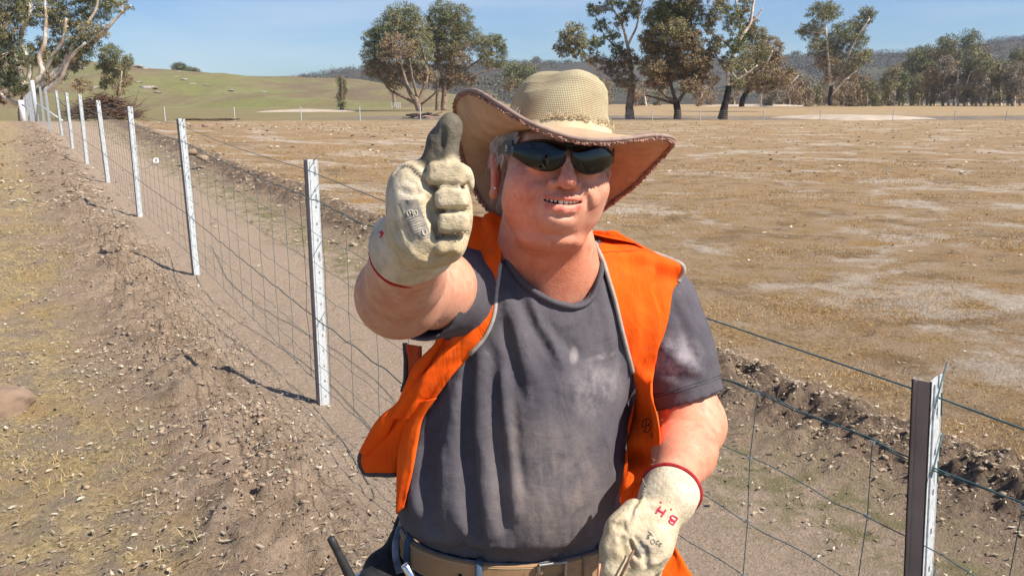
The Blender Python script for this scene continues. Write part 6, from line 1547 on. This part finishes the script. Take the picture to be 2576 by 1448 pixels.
# deep seams between fingers
def gh(pp, n=4, off_=0): return [h for h in (gf.hit(u, v, .6, 1.0, off_) for u, v in [tuple(w) for w in smooth_path(pp, n)]) if h is not None]
for pp, d, w in [([(1072, 466), (1100, 468), (1140, 461), (1186, 468)], -.0045, .0026), ([(1092, 530), (1130, 527), (1170, 524), (1190, 526)], -.0050, .0026), ([(1098, 594), (1135, 592), (1160, 588), (1186, 590)], -.0045, .0026),
                 ([(1072, 466), (1066, 452), (1050, 436), (1030, 420)], -.0040, .0030), ([(1010, 408), (1035, 408), (1060, 425), (1078, 450)], .0022, .0028), ([(985, 428), (1005, 410), (1030, 404)], -.003, .003),
                 ([(1075, 480), (1082, 520), (1092, 560), (1105, 600)], -.0022, .005), ([(1068, 500), (1078, 560), (1098, 610), (1120, 640)], .0012, .005), ([(1010, 560), (1030, 610), (1062, 648)], -.003, .005),
                 ([(1060, 640), (1100, 650), (1150, 642)], -.003, .004), ([(1000, 470), (1030, 480), (1060, 478)], -.002, .004), ([(1020, 500), (1045, 495), (1068, 500)], .0015, .004),
                 ([(1015, 440), (1040, 455), (1062, 480)], -.0015, .005), ([(1090, 570), (1100, 590), (1096, 620)], -.002, .003), ([(1100, 545), (1108, 572), (1104, 590)], .001, .003), ([(1040, 590), (1062, 620), (1090, 640)], -.0015, .004)]:
    q = gh(pp); 
    if len(q) > 1: gf.soft(q, 0, d * 1.7, w * .9)
# thumb
gf.chain([G(1075, 432, .805), G(1102, 392, .800), G(1112, 350, .797), G(1132, 312, .792), G(1138, 300, .792)], [.0150, .0145, .0132, .0122, .0106], k=.006)
gf.ell(G(1134, 345, .790), (.0090, .010, .028), k=.008); gf.ell(G(1096, 352, .80), (.007, .010, .014), k=.008); gf.ell(G(1128, 398, .792), (.0105, .013, .020), k=.006)
gf.soft([G(1118, 300, .778), G(1116, 345, .782), G(1120, 395, .785)], 0, -.0025, .0035)
gf.soft([G(1147, 300, .78), G(1146, 330, .78), G(1143, 360, .78)], 0, .0010, .0012)
gf.soft([G(1085, 352, .79), G(1105, 356, .785), G(1118, 352, .785)], 0, -.0012, .003); gf.soft([G(1082, 372, .79), G(1100, 376, .785)], 0, -.0012, .003)
# gauntlet cuff, hollow towards the forearm
CA, CB = G(1050, 590, .83), G(1032, 652, .880)
cd_ = (WR_R - G(1075, 560, .80)).normalized()
gf.chain([G(1052, 585, .83), G(1032, 610, .848), G(1022, 622, .862)], [.030, .036, .0425], k=.012)
gf.chain([G(1080, 600, .83), G(1076, 622, .850), G(1078, 628, .858)], [.024, .026, .028], k=.012)
ax_ = (EL_R - G(1040, 600, .84)).normalized(); sd = ax_.orthogonal().normalized(); ot = ax_.cross(sd); endc = G(1026, 622, .866)
gf.ell(endc + ax_ * .072, (.16, .16, .055), [tuple(sd), tuple(ot), tuple(ax_)], 0, True)
gf.chain([endc + ax_ * .012, endc + ax_ * .05], [.034, .039], .002, True)
for pp, d, w in [([(960, 560), (990, 600), (1040, 645)], .0015, .004), ([(970, 620), (1000, 640), (1040, 660)], -.0015, .005), ([(985, 560), (1000, 610), (1030, 640)], -.0035, .0045)]:
    q = gh(pp)
    if len(q) > 1: gf.soft(q, 0, d, w)
V, Q = gf.mesh(1)
cc = np.ones((len(V), 3))
tA, tB = np.array(G(1100, 400, .80)), np.array(G(1136, 300, .792)); dd_ = tB - tA; tq = np.clip(((V - tA) @ dd_) / (dd_ @ dd_), 0, 1.2); dist = np.linalg.norm(V - tA - tq[:, None] * dd_, axis=1)
thumbw = (1 - sstep(.020, .026, dist)) * sstep(-.25, .0, ((V - tA) @ dd_) / (dd_ @ dd_)); tint(thumbw, (.25, .26, .29), 1)
cw = sstep(-.055, -.035, (V - np.array(endc)) @ np.array(ax_)); tint(cw, (1.12, 1.18, 1.42), .9)
pw = falloff(V, tuple(G(1010, 480, .79)), (.02, .04, .025)); tint(pw, (1.05, 1.1, 1.3), .8)
lower = falloff(V, tuple(G(1110, 640, .79)), (.05, .04, .010)); tint(lower, (1.0, .92, .75), .7)
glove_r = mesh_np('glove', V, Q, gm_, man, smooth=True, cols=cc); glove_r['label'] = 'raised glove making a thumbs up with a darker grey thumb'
mb = MB()      # red binding round the cuff mouth
ring = []
for k in range(41):
    a_ = 2 * math.pi * k / 40; d = sd * math.cos(a_) + ot * math.sin(a_)
    p0 = endc + ax_ * .016; r_ = .0
    hit_ = None
    for q in np.linspace(.030, .075, 46):
        w = float(gf.sample(np.array([p0 + d * q - ax_ * .003]))[0])
        if w > 0 and hit_ is not None: break
        if w < 0: hit_ = q
    ring.append(p0 + d * (hit_ or .045) - ax_ * .001)
mb.tube(ring, .0033, 8, caps=False); mb.build('red_binding', red_m, glove_r, smooth=True)
def ghit(u, v): return gf.hit(u, v, .6, 1.0, .0004)
# printed grey square with pale letters on the palm
def stamp(f, rows, nu, nv, mat, parent, name):
    """rows of four corner pixels -> surface-following patch"""
    (a_, b_, c_, d_) = rows; V_ = []; ok = True
    for i in range(nu + 1):
        for j in range(nv + 1):
            x, y = i / nu, j / nv
            u = (a_[0] * (1 - x) + b_[0] * x) * (1 - y) + (d_[0] * (1 - x) + c_[0] * x) * y; v = (a_[1] * (1 - x) + b_[1] * x) * (1 - y) + (d_[1] * (1 - x) + c_[1] * x) * y
            h = f(u, v); V_.append(h if h is not None else (V_[-1] if V_ else P(u, v, 1)))
    F_ = [(i * (nv + 1) + j, (i + 1) * (nv + 1) + j, (i + 1) * (nv + 1) + j + 1, i * (nv + 1) + j + 1) for i in range(nu) for j in range(nv)]
    return mesh_np(name, V_, F_, mat, parent, smooth=True)
stamp(ghit, [(1001, 500), (1048, 497), (1086, 598), (1036, 601)], 16, 26, patch_m, glove_r, 'printed_label')
mb = MB()
def ghit2(u, v): return gf.hit(u, v, .6, 1.0, .0007)
Es = [[(.8, 1), (.1, 1), (0, .5), (.1, 0), (.8, 0)], [(0, .5), (.6, .5)]]
Rs = [[(0, 0), (0, 1), (.6, .95), (.65, .6), (0, .5)], [(.3, .5), (.8, 0)]]
Is = [[(0, 0), (0, 1)]]; Gs = [[(.8, .85), (.4, 1), (0, .6), (.1, .1), (.5, 0), (.8, .2), (.8, .45), (.5, .45)]]
Us = [[(0, 1), (0, .3), (.35, 0), (.7, .3), (.7, 1)]]
write(mb, Es, 1020, 528, 16, 14, .0008, ghit2, 0, 72); write(mb, Rs, 1033, 530, 16, 13, .0007, ghit2, 0, 72)
write(mb, Us, 1064, 592, 14, 15, .0009, ghit2, 0, -12)
for k in range(7): write(mb, [[(0, 0), (.5, .12 * (-1) ** k), (1, 0)]], 1026 + k * 3.5, 548 + k * 6, 30, 10, .0004, ghit2, 0, -18)
mb.build('printed_letters', print_m, glove_r)
mb = MB(); 
for pp in ([(1008, 406), (1034, 410), (1056, 430), (1072, 456), (1084, 466)], [(1100, 526), (1130, 521), (1160, 519), (1184, 522)], [(1125, 592), (1150, 586), (1184, 583)], [(1076, 465), (1120, 463), (1180, 466)]):
    q = [ghit2(*w) for w in smooth_path(pp, 7)]; q = [w for w in q if w is not None]
    mb = MB()
    for i in range(0, len(q) - 1, 2): mb.tube([q[i], q[i + 1]], .0006, 4)
    if mb.v: mb.build('stitching', stitch_m, glove_r)
mb = MB()
write(mb, [[(.2, 0), (.5, 1)], [(.5, 1), (.1, .8)]], 948, 596, 12, 14, .0010, lambda u, v: gf.hit(u, v, .6, 1.0, .0004), 0, 20); write(mb, [[(0, .5), (1, .5)], [(.5, 0), (.5, 1)]], 947, 588, 11, 10, .0009, lambda u, v: gf.hit(u, v, .6, 1.0, .0004), 0, 10)
if mb.v: mb.build('marker_writing', redink, glove_r)

# --- lowered hand at the hip
lf_ = Field(*uniform((.10, .86, .95), (.34, 1.30, 1.31), .0022))
gf2 = lf_
lf_.chain([P(1702, 1212, 1.222), P(1690, 1236, 1.212), P(1658, 1290, 1.19)], [.047, .045, .038], k=.01)
lf_.ell(P(1640, 1330, 1.165), (.042, .030, .040), k=.02); lf_.ell(P(1628, 1375, 1.15), (.042, .028, .036), k=.02)
kn_ = [(1668, 1372, 1.150), (1640, 1398, 1.140), (1608, 1406, 1.136), (1578, 1398, 1.140)]
for i, (u, v, d) in enumerate(kn_):
    lf_.chain([P(1640 - i * 6, 1335, 1.160), P(u, v, d), P(u - 14, v + 48, d + .004), P(u - 18, v + 66, d + .035), P(u - 8, v + 50, d + .055)], [.017, .0155, .0140, .013, .012], k=.006)
lf_.chain([P(1600, 1280, 1.165), P(1560, 1325, 1.145), P(1538, 1375, 1.135), P(1530, 1430, 1.135), P(1538, 1490, 1.140)], [.024, .023, .0185, .0165, .0140], k=.012)
lf_.ell(P(1585, 1320, 1.16), (.026, .026, .028), k=.015)
def lh(u, v, off_=0.0): return lf_.hit(u, v, .9, 1.4, off_)
for pp, d, w in [([(1622, 1205), (1612, 1240), (1598, 1262), (1590, 1290), (1572, 1318), (1562, 1332)], -.0030, .0028), ([(1628, 1210), (1618, 1245), (1604, 1268), (1596, 1295)], .0014, .003), ([(1545, 1305), (1560, 1312), (1578, 1312)], -.010, .007), ([(1540, 1298), (1555, 1300), (1568, 1304)], .003, .003),
                 ([(1562, 1340), (1568, 1370), (1580, 1400), (1590, 1425)], -.005, .0035), ([(1585, 1350), (1600, 1385), (1612, 1410)], -.004, .003), ([(1590, 1345), (1602, 1370), (1618, 1395)], .003, .003), ([(1625, 1370), (1632, 1400), (1632, 1425)], -.0055, .0035), ([(1640, 1420), (1665, 1412), (1690, 1395)], .002, .005),
                 ([(1600, 1340), (1612, 1362), (1622, 1378)], -.002, .003), ([(1630, 1250), (1660, 1270), (1700, 1290)], -.002, .005), ([(1660, 1300), (1690, 1305), (1712, 1300)], -.0035, .004), ([(1640, 1245), (1655, 1262), (1680, 1262)], .0015, .004), ([(1550, 1345), (1545, 1375), (1550, 1400)], .0015, .004)]:
    q = [h for h in (lh(*w_2) for w_2 in smooth_path(pp, 4)) if h is not None]
    if len(q) > 1: lf_.soft(q, 0, d * 2.0, w)
ax2 = (EL_L - P(1665, 1280, 1.19)).normalized(); sd2 = ax2.orthogonal().normalized(); ot2 = ax2.cross(sd2); end2 = P(1696, 1222, 1.213)
lf_.ell(end2 + ax2 * .068, (.14, .14, .055), [tuple(sd2), tuple(ot2), tuple(ax2)], 0, True); lf_.chain([end2 + ax2 * .030, end2 + ax2 * .05], [.039, .041], .002, True)
V, Q = lf_.mesh(1); cc = np.ones((len(V), 3))
tint(sstep(-.06, -.03, (V - np.array(end2)) @ np.array(ax2)), (1.12, 1.16, 1.28), .9); tint(falloff(V, tuple(P(1650, 1340, 1.13)), (.05, .05, .05)), (1.06, 1.06, 1.12), 1); tint(falloff(V, tuple(P(1565, 1360, 1.11)), (.03, .04, .05)), (.88, .86, .82), 1)
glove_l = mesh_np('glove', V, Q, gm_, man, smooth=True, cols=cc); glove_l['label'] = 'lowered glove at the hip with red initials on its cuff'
mb = MB(); ring = []
for k in range(41):
    a_ = 2 * math.pi * k / 40; d = sd2 * math.cos(a_) + ot2 * math.sin(a_); p0 = end2 + ax2 * .012; hit_ = None
    for q in np.linspace(.025, .065, 46):
        w = float(lf_.sample(np.array([p0 + d * q - ax2 * .003]))[0])
        if w > 0 and hit_ is not None: break
        if w < 0: hit_ = q
    ring.append(p0 + d * (hit_ or .041) - ax2 * .001)
mb.tube(ring, .0038, 8, caps=False, flat=1.2); mb.build('red_binding', red_m, glove_l, smooth=True)
mb = MB(); L2 = lambda u, v: lh(u, v, .0004)
BB = [[(0, 0), (0, 1)], [(0, 1), (.5, .95), (.55, .65), (0, .52)], [(0, .52), (.65, .42), (.6, .05), (0, 0)]]; HHs = [[(0, 0), (.05, 1)], [(.0, .5), (.7, .5)], [(.65, 0), (.7, 1)]]
write(mb, HHs, 1686, 1268, 27, 24, .0016, L2, 0, 212 - 360); write(mb, BB, 1718, 1292, 25, 23, .0016, L2, 0, 215 - 360)
for (u, v) in ((1671, 1249), (1700, 1268)): write(mb, [[(0, 0), (.1, .1)]], u, v, 20, 20, .0016, L2)
mb.build('marker_writing', redink, glove_l)
stamp(lambda u, v: lh(u, v, .0005), [(1615, 1352), (1648, 1378), (1636, 1400), (1600, 1380)], 12, 12, patch_m, glove_l, 'printed_label')
mb = MB(); L3 = lambda u, v: lh(u, v, .0008)
Ss = [[(.8, .9), (.4, 1), (.05, .8), (.4, .5), (.8, .25), (.4, 0), (0, .15)]]; Cs = [[(.8, .95), (.2, .95), (0, .5), (.2, .05), (.8, .05)]]
write(mb, Ss, 1632, 1346, 10, 11, .0005, L3, 0, 25); write(mb, Cs, 1658, 1362, 9, 10, .0005, L3, 0, 25); write(mb, Cs + [[(0, .5), (.5, .5)]], 1666, 1368, 9, 10, .0005, L3, 0, 25)
write(mb, [[(.5 + .5 * math.cos(k * .7), .5 + .5 * math.sin(k * .7)) for k in range(10)]], 1644, 1362, 12, 12, .0004, L3)
for k in range(3): write(mb, [[(0, 0), (1, 0)]], 1634 + k * 3, 1324 + k * 4, 16, 10, .0003, L3, 0, 40)
mb.build('printed_letters', dark_print, glove_l)
mb = MB()
q = [lh(u, v, .0006) for u, v in smooth_path([(1626, 1208), (1615, 1244), (1601, 1266), (1592, 1294), (1574, 1320)], 9)]; q = [w for w in q if w is not None]
for i in range(0, len(q) - 1, 2): mb.tube([q[i], q[i + 1]], .0007, 4)
mb.build('stitching', stitch_m, glove_l); mb = MB(); a_ = P(1632, 1203, 1.165); mb.tube([a_, a_ + Vector((-.004, 0, .006)), a_ + Vector((-.007, 0, .013))], .0005, 4)
mb.build('loose_thread', stitch_m, glove_l)
# pieces of wire held in the lowered hand
mb = MB(); rust = simple('rusty_wire', (.10, .06, .045), (.22, .12, .08), 90, .6, metal=.4)
mb.tube([P(1594, 1382, 1.118), P(1575, 1420, 1.112), P(1560, 1450, 1.110), P(1545, 1490, 1.12)], .0021, 8); o = mb.build('tie_wire', rust, smooth=True); tag(o, 'short dark tie wire held between the fingers of the lowered glove', 'wire')
mb = MB(); mb.tube([P(1508, 1415, 1.125), P(1504, 1450, 1.123), P(1500, 1500, 1.125)], .0021, 8); o = mb.build('tie_wire', simple('copper_wire', (.45, .22, .15), None, 90, .5, metal=.4), smooth=True); tag(o, 'short coppery wire left of the lowered glove at the picture bottom', 'wire')

pv_ = G(1078, 600, .82); glove_r.scale = (.955,) * 3; glove_r.location = pv_ * .045

pl_ = P(1568, 1400, 1.13); glove_l.scale = (.90,) * 3; glove_l.location = pl_ * .10
# ------------------------------------------------------------------ jeans, boots, belt
jf = Field(*uniform((-.26, 1.0, .02), (.46, 1.72, 1.12), .009))
WC = P(1290, 1400, 1.42); WC.z = 1.021      # centre of the waist
WZ = WC.z
jf.ell(WC - Vector((0, -.0, .10)), (.178, .135, .14), k=.03)
for s, x in ((-1, WC.x - .095), (1, WC.x + .095)):
    jf.chain([Vector((x, WC.y, WZ - .12)), Vector((x + s * .01, WC.y - .02, .50)), Vector((x + s * .025, WC.y + .0, .10))], [.098, .070, .060], k=.05)
jf.ell(WC + Vector((0, 0, .078)), (.4, .4, .052), k=0, cut=True)
V, Q = jf.mesh(2); fz = fbm(V[:, 0] * 16, V[:, 2] * 22, 3); V[:, 1] += fz * .012
jm, jn, jb = nmat('denim', rough=.9, spec=.15); t = NT(jn); co = t.coord('Object'); a = t.noise(co, 12, 5); b2_ = t.noise(t.coord('Object', scale=(1, 1, 5)), 320, 2)
jn.links.new(t.mix(t.rng(b2_, .3, .7, 0, .5), t.mix(t.rng(a, .4, .65), (.016, .026, .055), (.07, .11, .18)), (.10, .15, .22)), jb.inputs['Base Color']); jn.links.new(t.bump(b2_, .4, .001), jb.inputs['Normal'])
jeans = mesh_np('jeans', V, Q, jm, man, smooth=True)
bm_ = simple('boot_leather', (.16, .09, .05), (.10, .06, .035), 20, .7, bump=.4, bdist=.002); sole_m = simple('boot_sole', (.03, .027, .025), None, 20, .8)
for s, x in ((-1, WC.x - .125), (1, WC.x + .125)):
    bo = Field(*uniform((x - .08, WC.y - .27, -.02), (x + .08, WC.y + .11, .22), .005)); gz = float(ground_h(x, WC.y, False))
    bo.chain([Vector((x, WC.y + .01, .19)), Vector((x, WC.y + .01, .09))], [.050, .048], k=.02); bo.ell((x, WC.y + .02, .055), (.042, .055, .045), k=.02); bo.ell((x + s * .01, WC.y - .11, .045), (.046, .10, .035), k=.03)
    V, Q = bo.mesh(2); b = mesh_np('boot', V, Q, bm_, man, smooth=True)
    mb = MB(); pts = [(x + s * .01 + .050 * math.sin(a) * (1 + .1 * math.cos(a)), WC.y - .055 - .155 * math.cos(a), 0) for a in [2 * math.pi * k / 24 for k in range(24)]]
    mb.add([(p[0], p[1], gz - .01) for p in pts] + [(p[0], p[1], .03) for p in pts], [tuple(range(23, -1, -1)), tuple(range(24, 48))] + [(k, (k + 1) % 24, 24 + (k + 1) % 24, 24 + k) for k in range(24)]); mb.build('sole', sole_m, b)
belt_m, bn, bb_ = nmat('tan_belt_leather', rough=.55, spec=.35); t = NT(bn); co = t.coord('Object'); a = t.noise(co, 30, 5); b2_ = t.noise(co, 9, 3)
bn.links.new(t.mix(t.rng(a, .62, .78, 0, .6), t.mix(t.rng(b2_, .4, .65), (.40, .24, .12), (.30, .19, .11)), (.08, .045, .025)), bb_.inputs['Base Color']); bn.links.new(t.bump(a, .3, .001), bb_.inputs['Normal'])
RX, RY = .190, .129
def WP(a, z=0.0, o=0.0):      # a: 0 = front, + = image right
    # belt slopes down a little towards the front under the belly
    return Vector((WC.x + (RX + o) * math.sin(a), WC.y - (RY + o) * math.cos(a), WZ + z - .004 * math.cos(a)))
def band(name, z0, z1, o0, o1, mat, parent, a0=-math.pi, a1=math.pi, n=96, ends=True):
    V_ = []; F_ = []
    for i in range(n + 1):
        a = a0 + (a1 - a0) * i / n
        for o, z in ((o0, z0), (o1, z0 + .002), (o1, z1 - .002), (o0, z1)): V_.append(WP(a, z, o))
    for i in range(n):
        for k in range(3): F_.append((i * 4 + k, (i + 1) * 4 + k, (i + 1) * 4 + k + 1, i * 4 + k + 1))
        F_.append((i * 4 + 3, (i + 1) * 4 + 3, (i + 1) * 4, i * 4))
    m = MB(); m.add(V_, F_ + ([(0, 1, 2, 3), (n * 4 + 3, n * 4 + 2, n * 4 + 1, n * 4)] if ends else [])); return m.build(name, mat, parent)
band('waistband', -.03, .019, -.006, -.001, jm, jeans)
mb = MB(); mb.tube([WP(a, .022, -.0025) for a in np.linspace(-2.2, 2.2, 60)], .0024, 6, caps=False); mb.build('waist_seam', simple('grey_seam', (.20, .21, .25), (.10, .11, .14), 80, .7), jeans, smooth=True)
belt = band('belt', -.024, .024, .0015, .0065, belt_m, man)
thread_m = simple('pale_thread', (.62, .50, .30), None, 60, .8)
for z in (.0195, -.0195):
    mb = MB()
    for i in range(230):
        a = -1.75 + i * 3.5 / 230
        mb.tube([WP(a, z, .0068), WP(a + .009, z, .0070)], .0006, 4)
    mb.build('belt_stitching', thread_m, belt)
hole_m = simple('hole_dark', (.012, .01, .008), None, 50, .9); mb = MB()
def disc(mb_, a, z, rx, rz, o, n=12):
    V_ = [WP(a, z, o)] + [WP(a + rx * math.cos(2 * math.pi * k / n) / RX, z + rz * math.sin(2 * math.pi * k / n), o) for k in range(n)]; mb_.add(V_, [(0, 1 + k, 1 + (k + 1) % n) for k in range(n)])
for a, r_ in ((-.44, .0038), (-.10, .0042), (.03, .0060), (.27, .0040)):
    mb = MB(); disc(mb, a, 0, r_, r_ * .8, .0069); mb.build('belt_hole', hole_m, belt)
for a in (-1.05, -.27, .80):      # denim belt loops
    mb = MB(); mb.tube([WP(a, .032, .001), WP(a, .027, .010), WP(a, -.005, .0125), WP(a + .01, -.030, .010), WP(a + .01, -.045, .001)], .0055, 8, flat=.42, up=(0, -1, 0)); mb.build('belt_loop', jm, jeans, smooth=True)
mb = MB(); q = [WP(.20, .027, .012), WP(.20, -.027, .012), WP(.42, -.027, .012), WP(.42, .027, .012), WP(.20, .027, .012)]
mb.tube([w for a_, b_ in zip(q[:-1], q[1:]) for w in (a_, a_.lerp(b_, .5))] + [q[-1]], .0032, 8, caps=False); mb.tube([WP(.41, 0, .013), WP(.30, .001, .016), WP(.215, 0, .014)], .0022, 8)
mb.build('buckle', simple('worn_steel', (.42, .40, .38), (.30, .28, .26), 60, .35, metal=.9), belt, smooth=True)
mb = MB(); mb.tube([WP(.62, .027, .008), WP(.62, 0, .013), WP(.62, -.027, .008)], .006, 8, flat=.4, up=(0, -1, 0)); mb.build('belt_keeper', belt_m, belt, smooth=True)
# black pouch at the right hip, radio in it, bright tool handle by the pocket
blk = simple('black_nylon', (.012, .012, .014), (.03, .03, .033), 60, .8, bump=.4, bdist=.001)
pc_ = WP(-1.28, -.065, .030); Rz = Matrix.Rotation(1.28 * -1, 3, 'Z')
def rbox(name, c, sz, mat, parent=None, rotz=0, bev=.006, tilt=0):
    import bmesh as bmx
    bm = bmx.new(); bmx.ops.create_cube(bm, size=1); 
    for v in bm.verts: v.co = Vector((v.co.x * sz[0], v.co.y * sz[1], v.co.z * sz[2]))
    bmx.ops.bevel(bm, geom=bm.edges[:], offset=bev, segments=3, affect='EDGES'); M4 = Matrix.Translation(c) @ Matrix.Rotation(rotz, 4, 'Z') @ Matrix.Rotation(tilt, 4, 'Y'); bmx.ops.transform(bm, matrix=M4, verts=bm.verts)
    me = bpy.data.meshes.new(name); bm.to_mesh(me); bm.free(); me.materials.append(mat); me.polygons.foreach_set('use_smooth', [True] * len(me.polygons)); o = bpy.data.objects.new(name, me); C.objects.link(o)
    if parent: o.parent = parent; o.matrix_parent_inverse = Matrix.Translation(-parent.location)
    return o
pfld = Field(*uniform((-.30, 1.22, .80), (-.12, 1.50, 1.06), .005))
pfld.chain([P(1000, 1345, 1.40), P(985, 1420, 1.40), P(975, 1500, 1.40)], [.014, .026, .034], k=.01); pfld.ell(P(955, 1455, 1.40), (.032, .03, .05), k=.02); pfld.ell(P(985, 1500, 1.41), (.04, .04, .07), k=.02)
V, Q = pfld.mesh(2); pouch = mesh_np('pouch', V, Q, blk, man, smooth=True)
mb = MB(); mb.tube(smooth_path([P(1012, 1300, 1.42), P(1000, 1335, 1.41), P(996, 1390, 1.40), P(985, 1440, 1.39), P(978, 1500, 1.39)], 5), .011, 8, flat=.6); mb.build('strap', blk, pouch, smooth=True)
mb = MB(); mb.tube(smooth_path([P(1006, 1325, 1.385), P(996, 1360, 1.365), P(996, 1400, 1.352), P(1006, 1440, 1.345)], 6), .0062, 8, flat=.5); mb.build('hem_binding', simple('navy_binding', (.06, .07, .10), (.25, .27, .32), 30, .7), pouch, smooth=True)
radio = empty('two_way_radio', P(905, 1500, 1.24)); tag(radio, 'black two-way radio with a stubby rubber aerial at the picture bottom beside the belt', 'radio')
rub = simple('black_rubber', (.020, .021, .023), (.028, .029, .03), 60, .55, spec=.4)
mb = MB(); A0, A1 = P(832, 1352, 1.215), P(882, 1452, 1.235); dA = A1 - A0
mb.tube([A0 - dA * .035, A0 - dA * .02, A0, A0 + dA * .25, A0 + dA * .27, A0 + dA * .32, A0 + dA * .7, A1, A1 + dA * .2], [.0012, .0042, .0060, .0062, .0056, .0060, .0068, .0078, .0082], 16)
mb.build('aerial', rub, radio, smooth=True)
rbox('radio_body', P(925, 1530, 1.26), (.055, .034, .12), rub, radio, -.4, .006, .25); rbox('knob', P(905, 1458, 1.245), (.016, .016, .020), simple('chrome', (.7, .72, .74), None, 20, .2, metal=1), radio, 0, .003, .25)
rbox('holster', P(940, 1540, 1.30), (.07, .05, .13), blk, radio, -.4, .006, .2)
mb = MB(); T0, T1 = P(1018, 1419, 1.215), P(1052, 1480, 1.225); mb.tube([T0, T0.lerp(T1, .02), T1, T1 + (T1 - T0) * 1.2], [.0052, .0066, .0066, .0066], 16, caps=True); o = mb.build('steel_tool', simple('polished_steel', (.75, .75, .73), None, 20, .18, metal=1.0), smooth=True); tag(o, 'bright round steel tool shank sticking up in front of the tan belt', 'tool')
# ------------------------------------------------------------------ haze
hz = bpy.data.materials.new('haze_air'); hz.use_nodes = True; hnn = hz.node_tree; hnn.nodes.remove(hnn.nodes['Principled BSDF'])
pv = hnn.nodes.new('ShaderNodeVolumePrincipled'); pv.inputs['Color'].default_value = (.80, .88, 1.0, 1); pv.inputs['Density'].default_value = .00017; pv.inputs['Anisotropy'].default_value = .2
hnn.links.new(pv.outputs[0], hnn.nodes['Material Output'].inputs['Volume'])
mb = MB(); mb.box((0, 600, 100), (2800, 1400, 240)); o = mb.build('haze', hz); tag(o, kind='stuff', label='thin blue haze over the far hills', cat='haze')
print('objects', len(bpy.data.objects), 'faces', sum(len(m.polygons) for m in bpy.data.meshes))
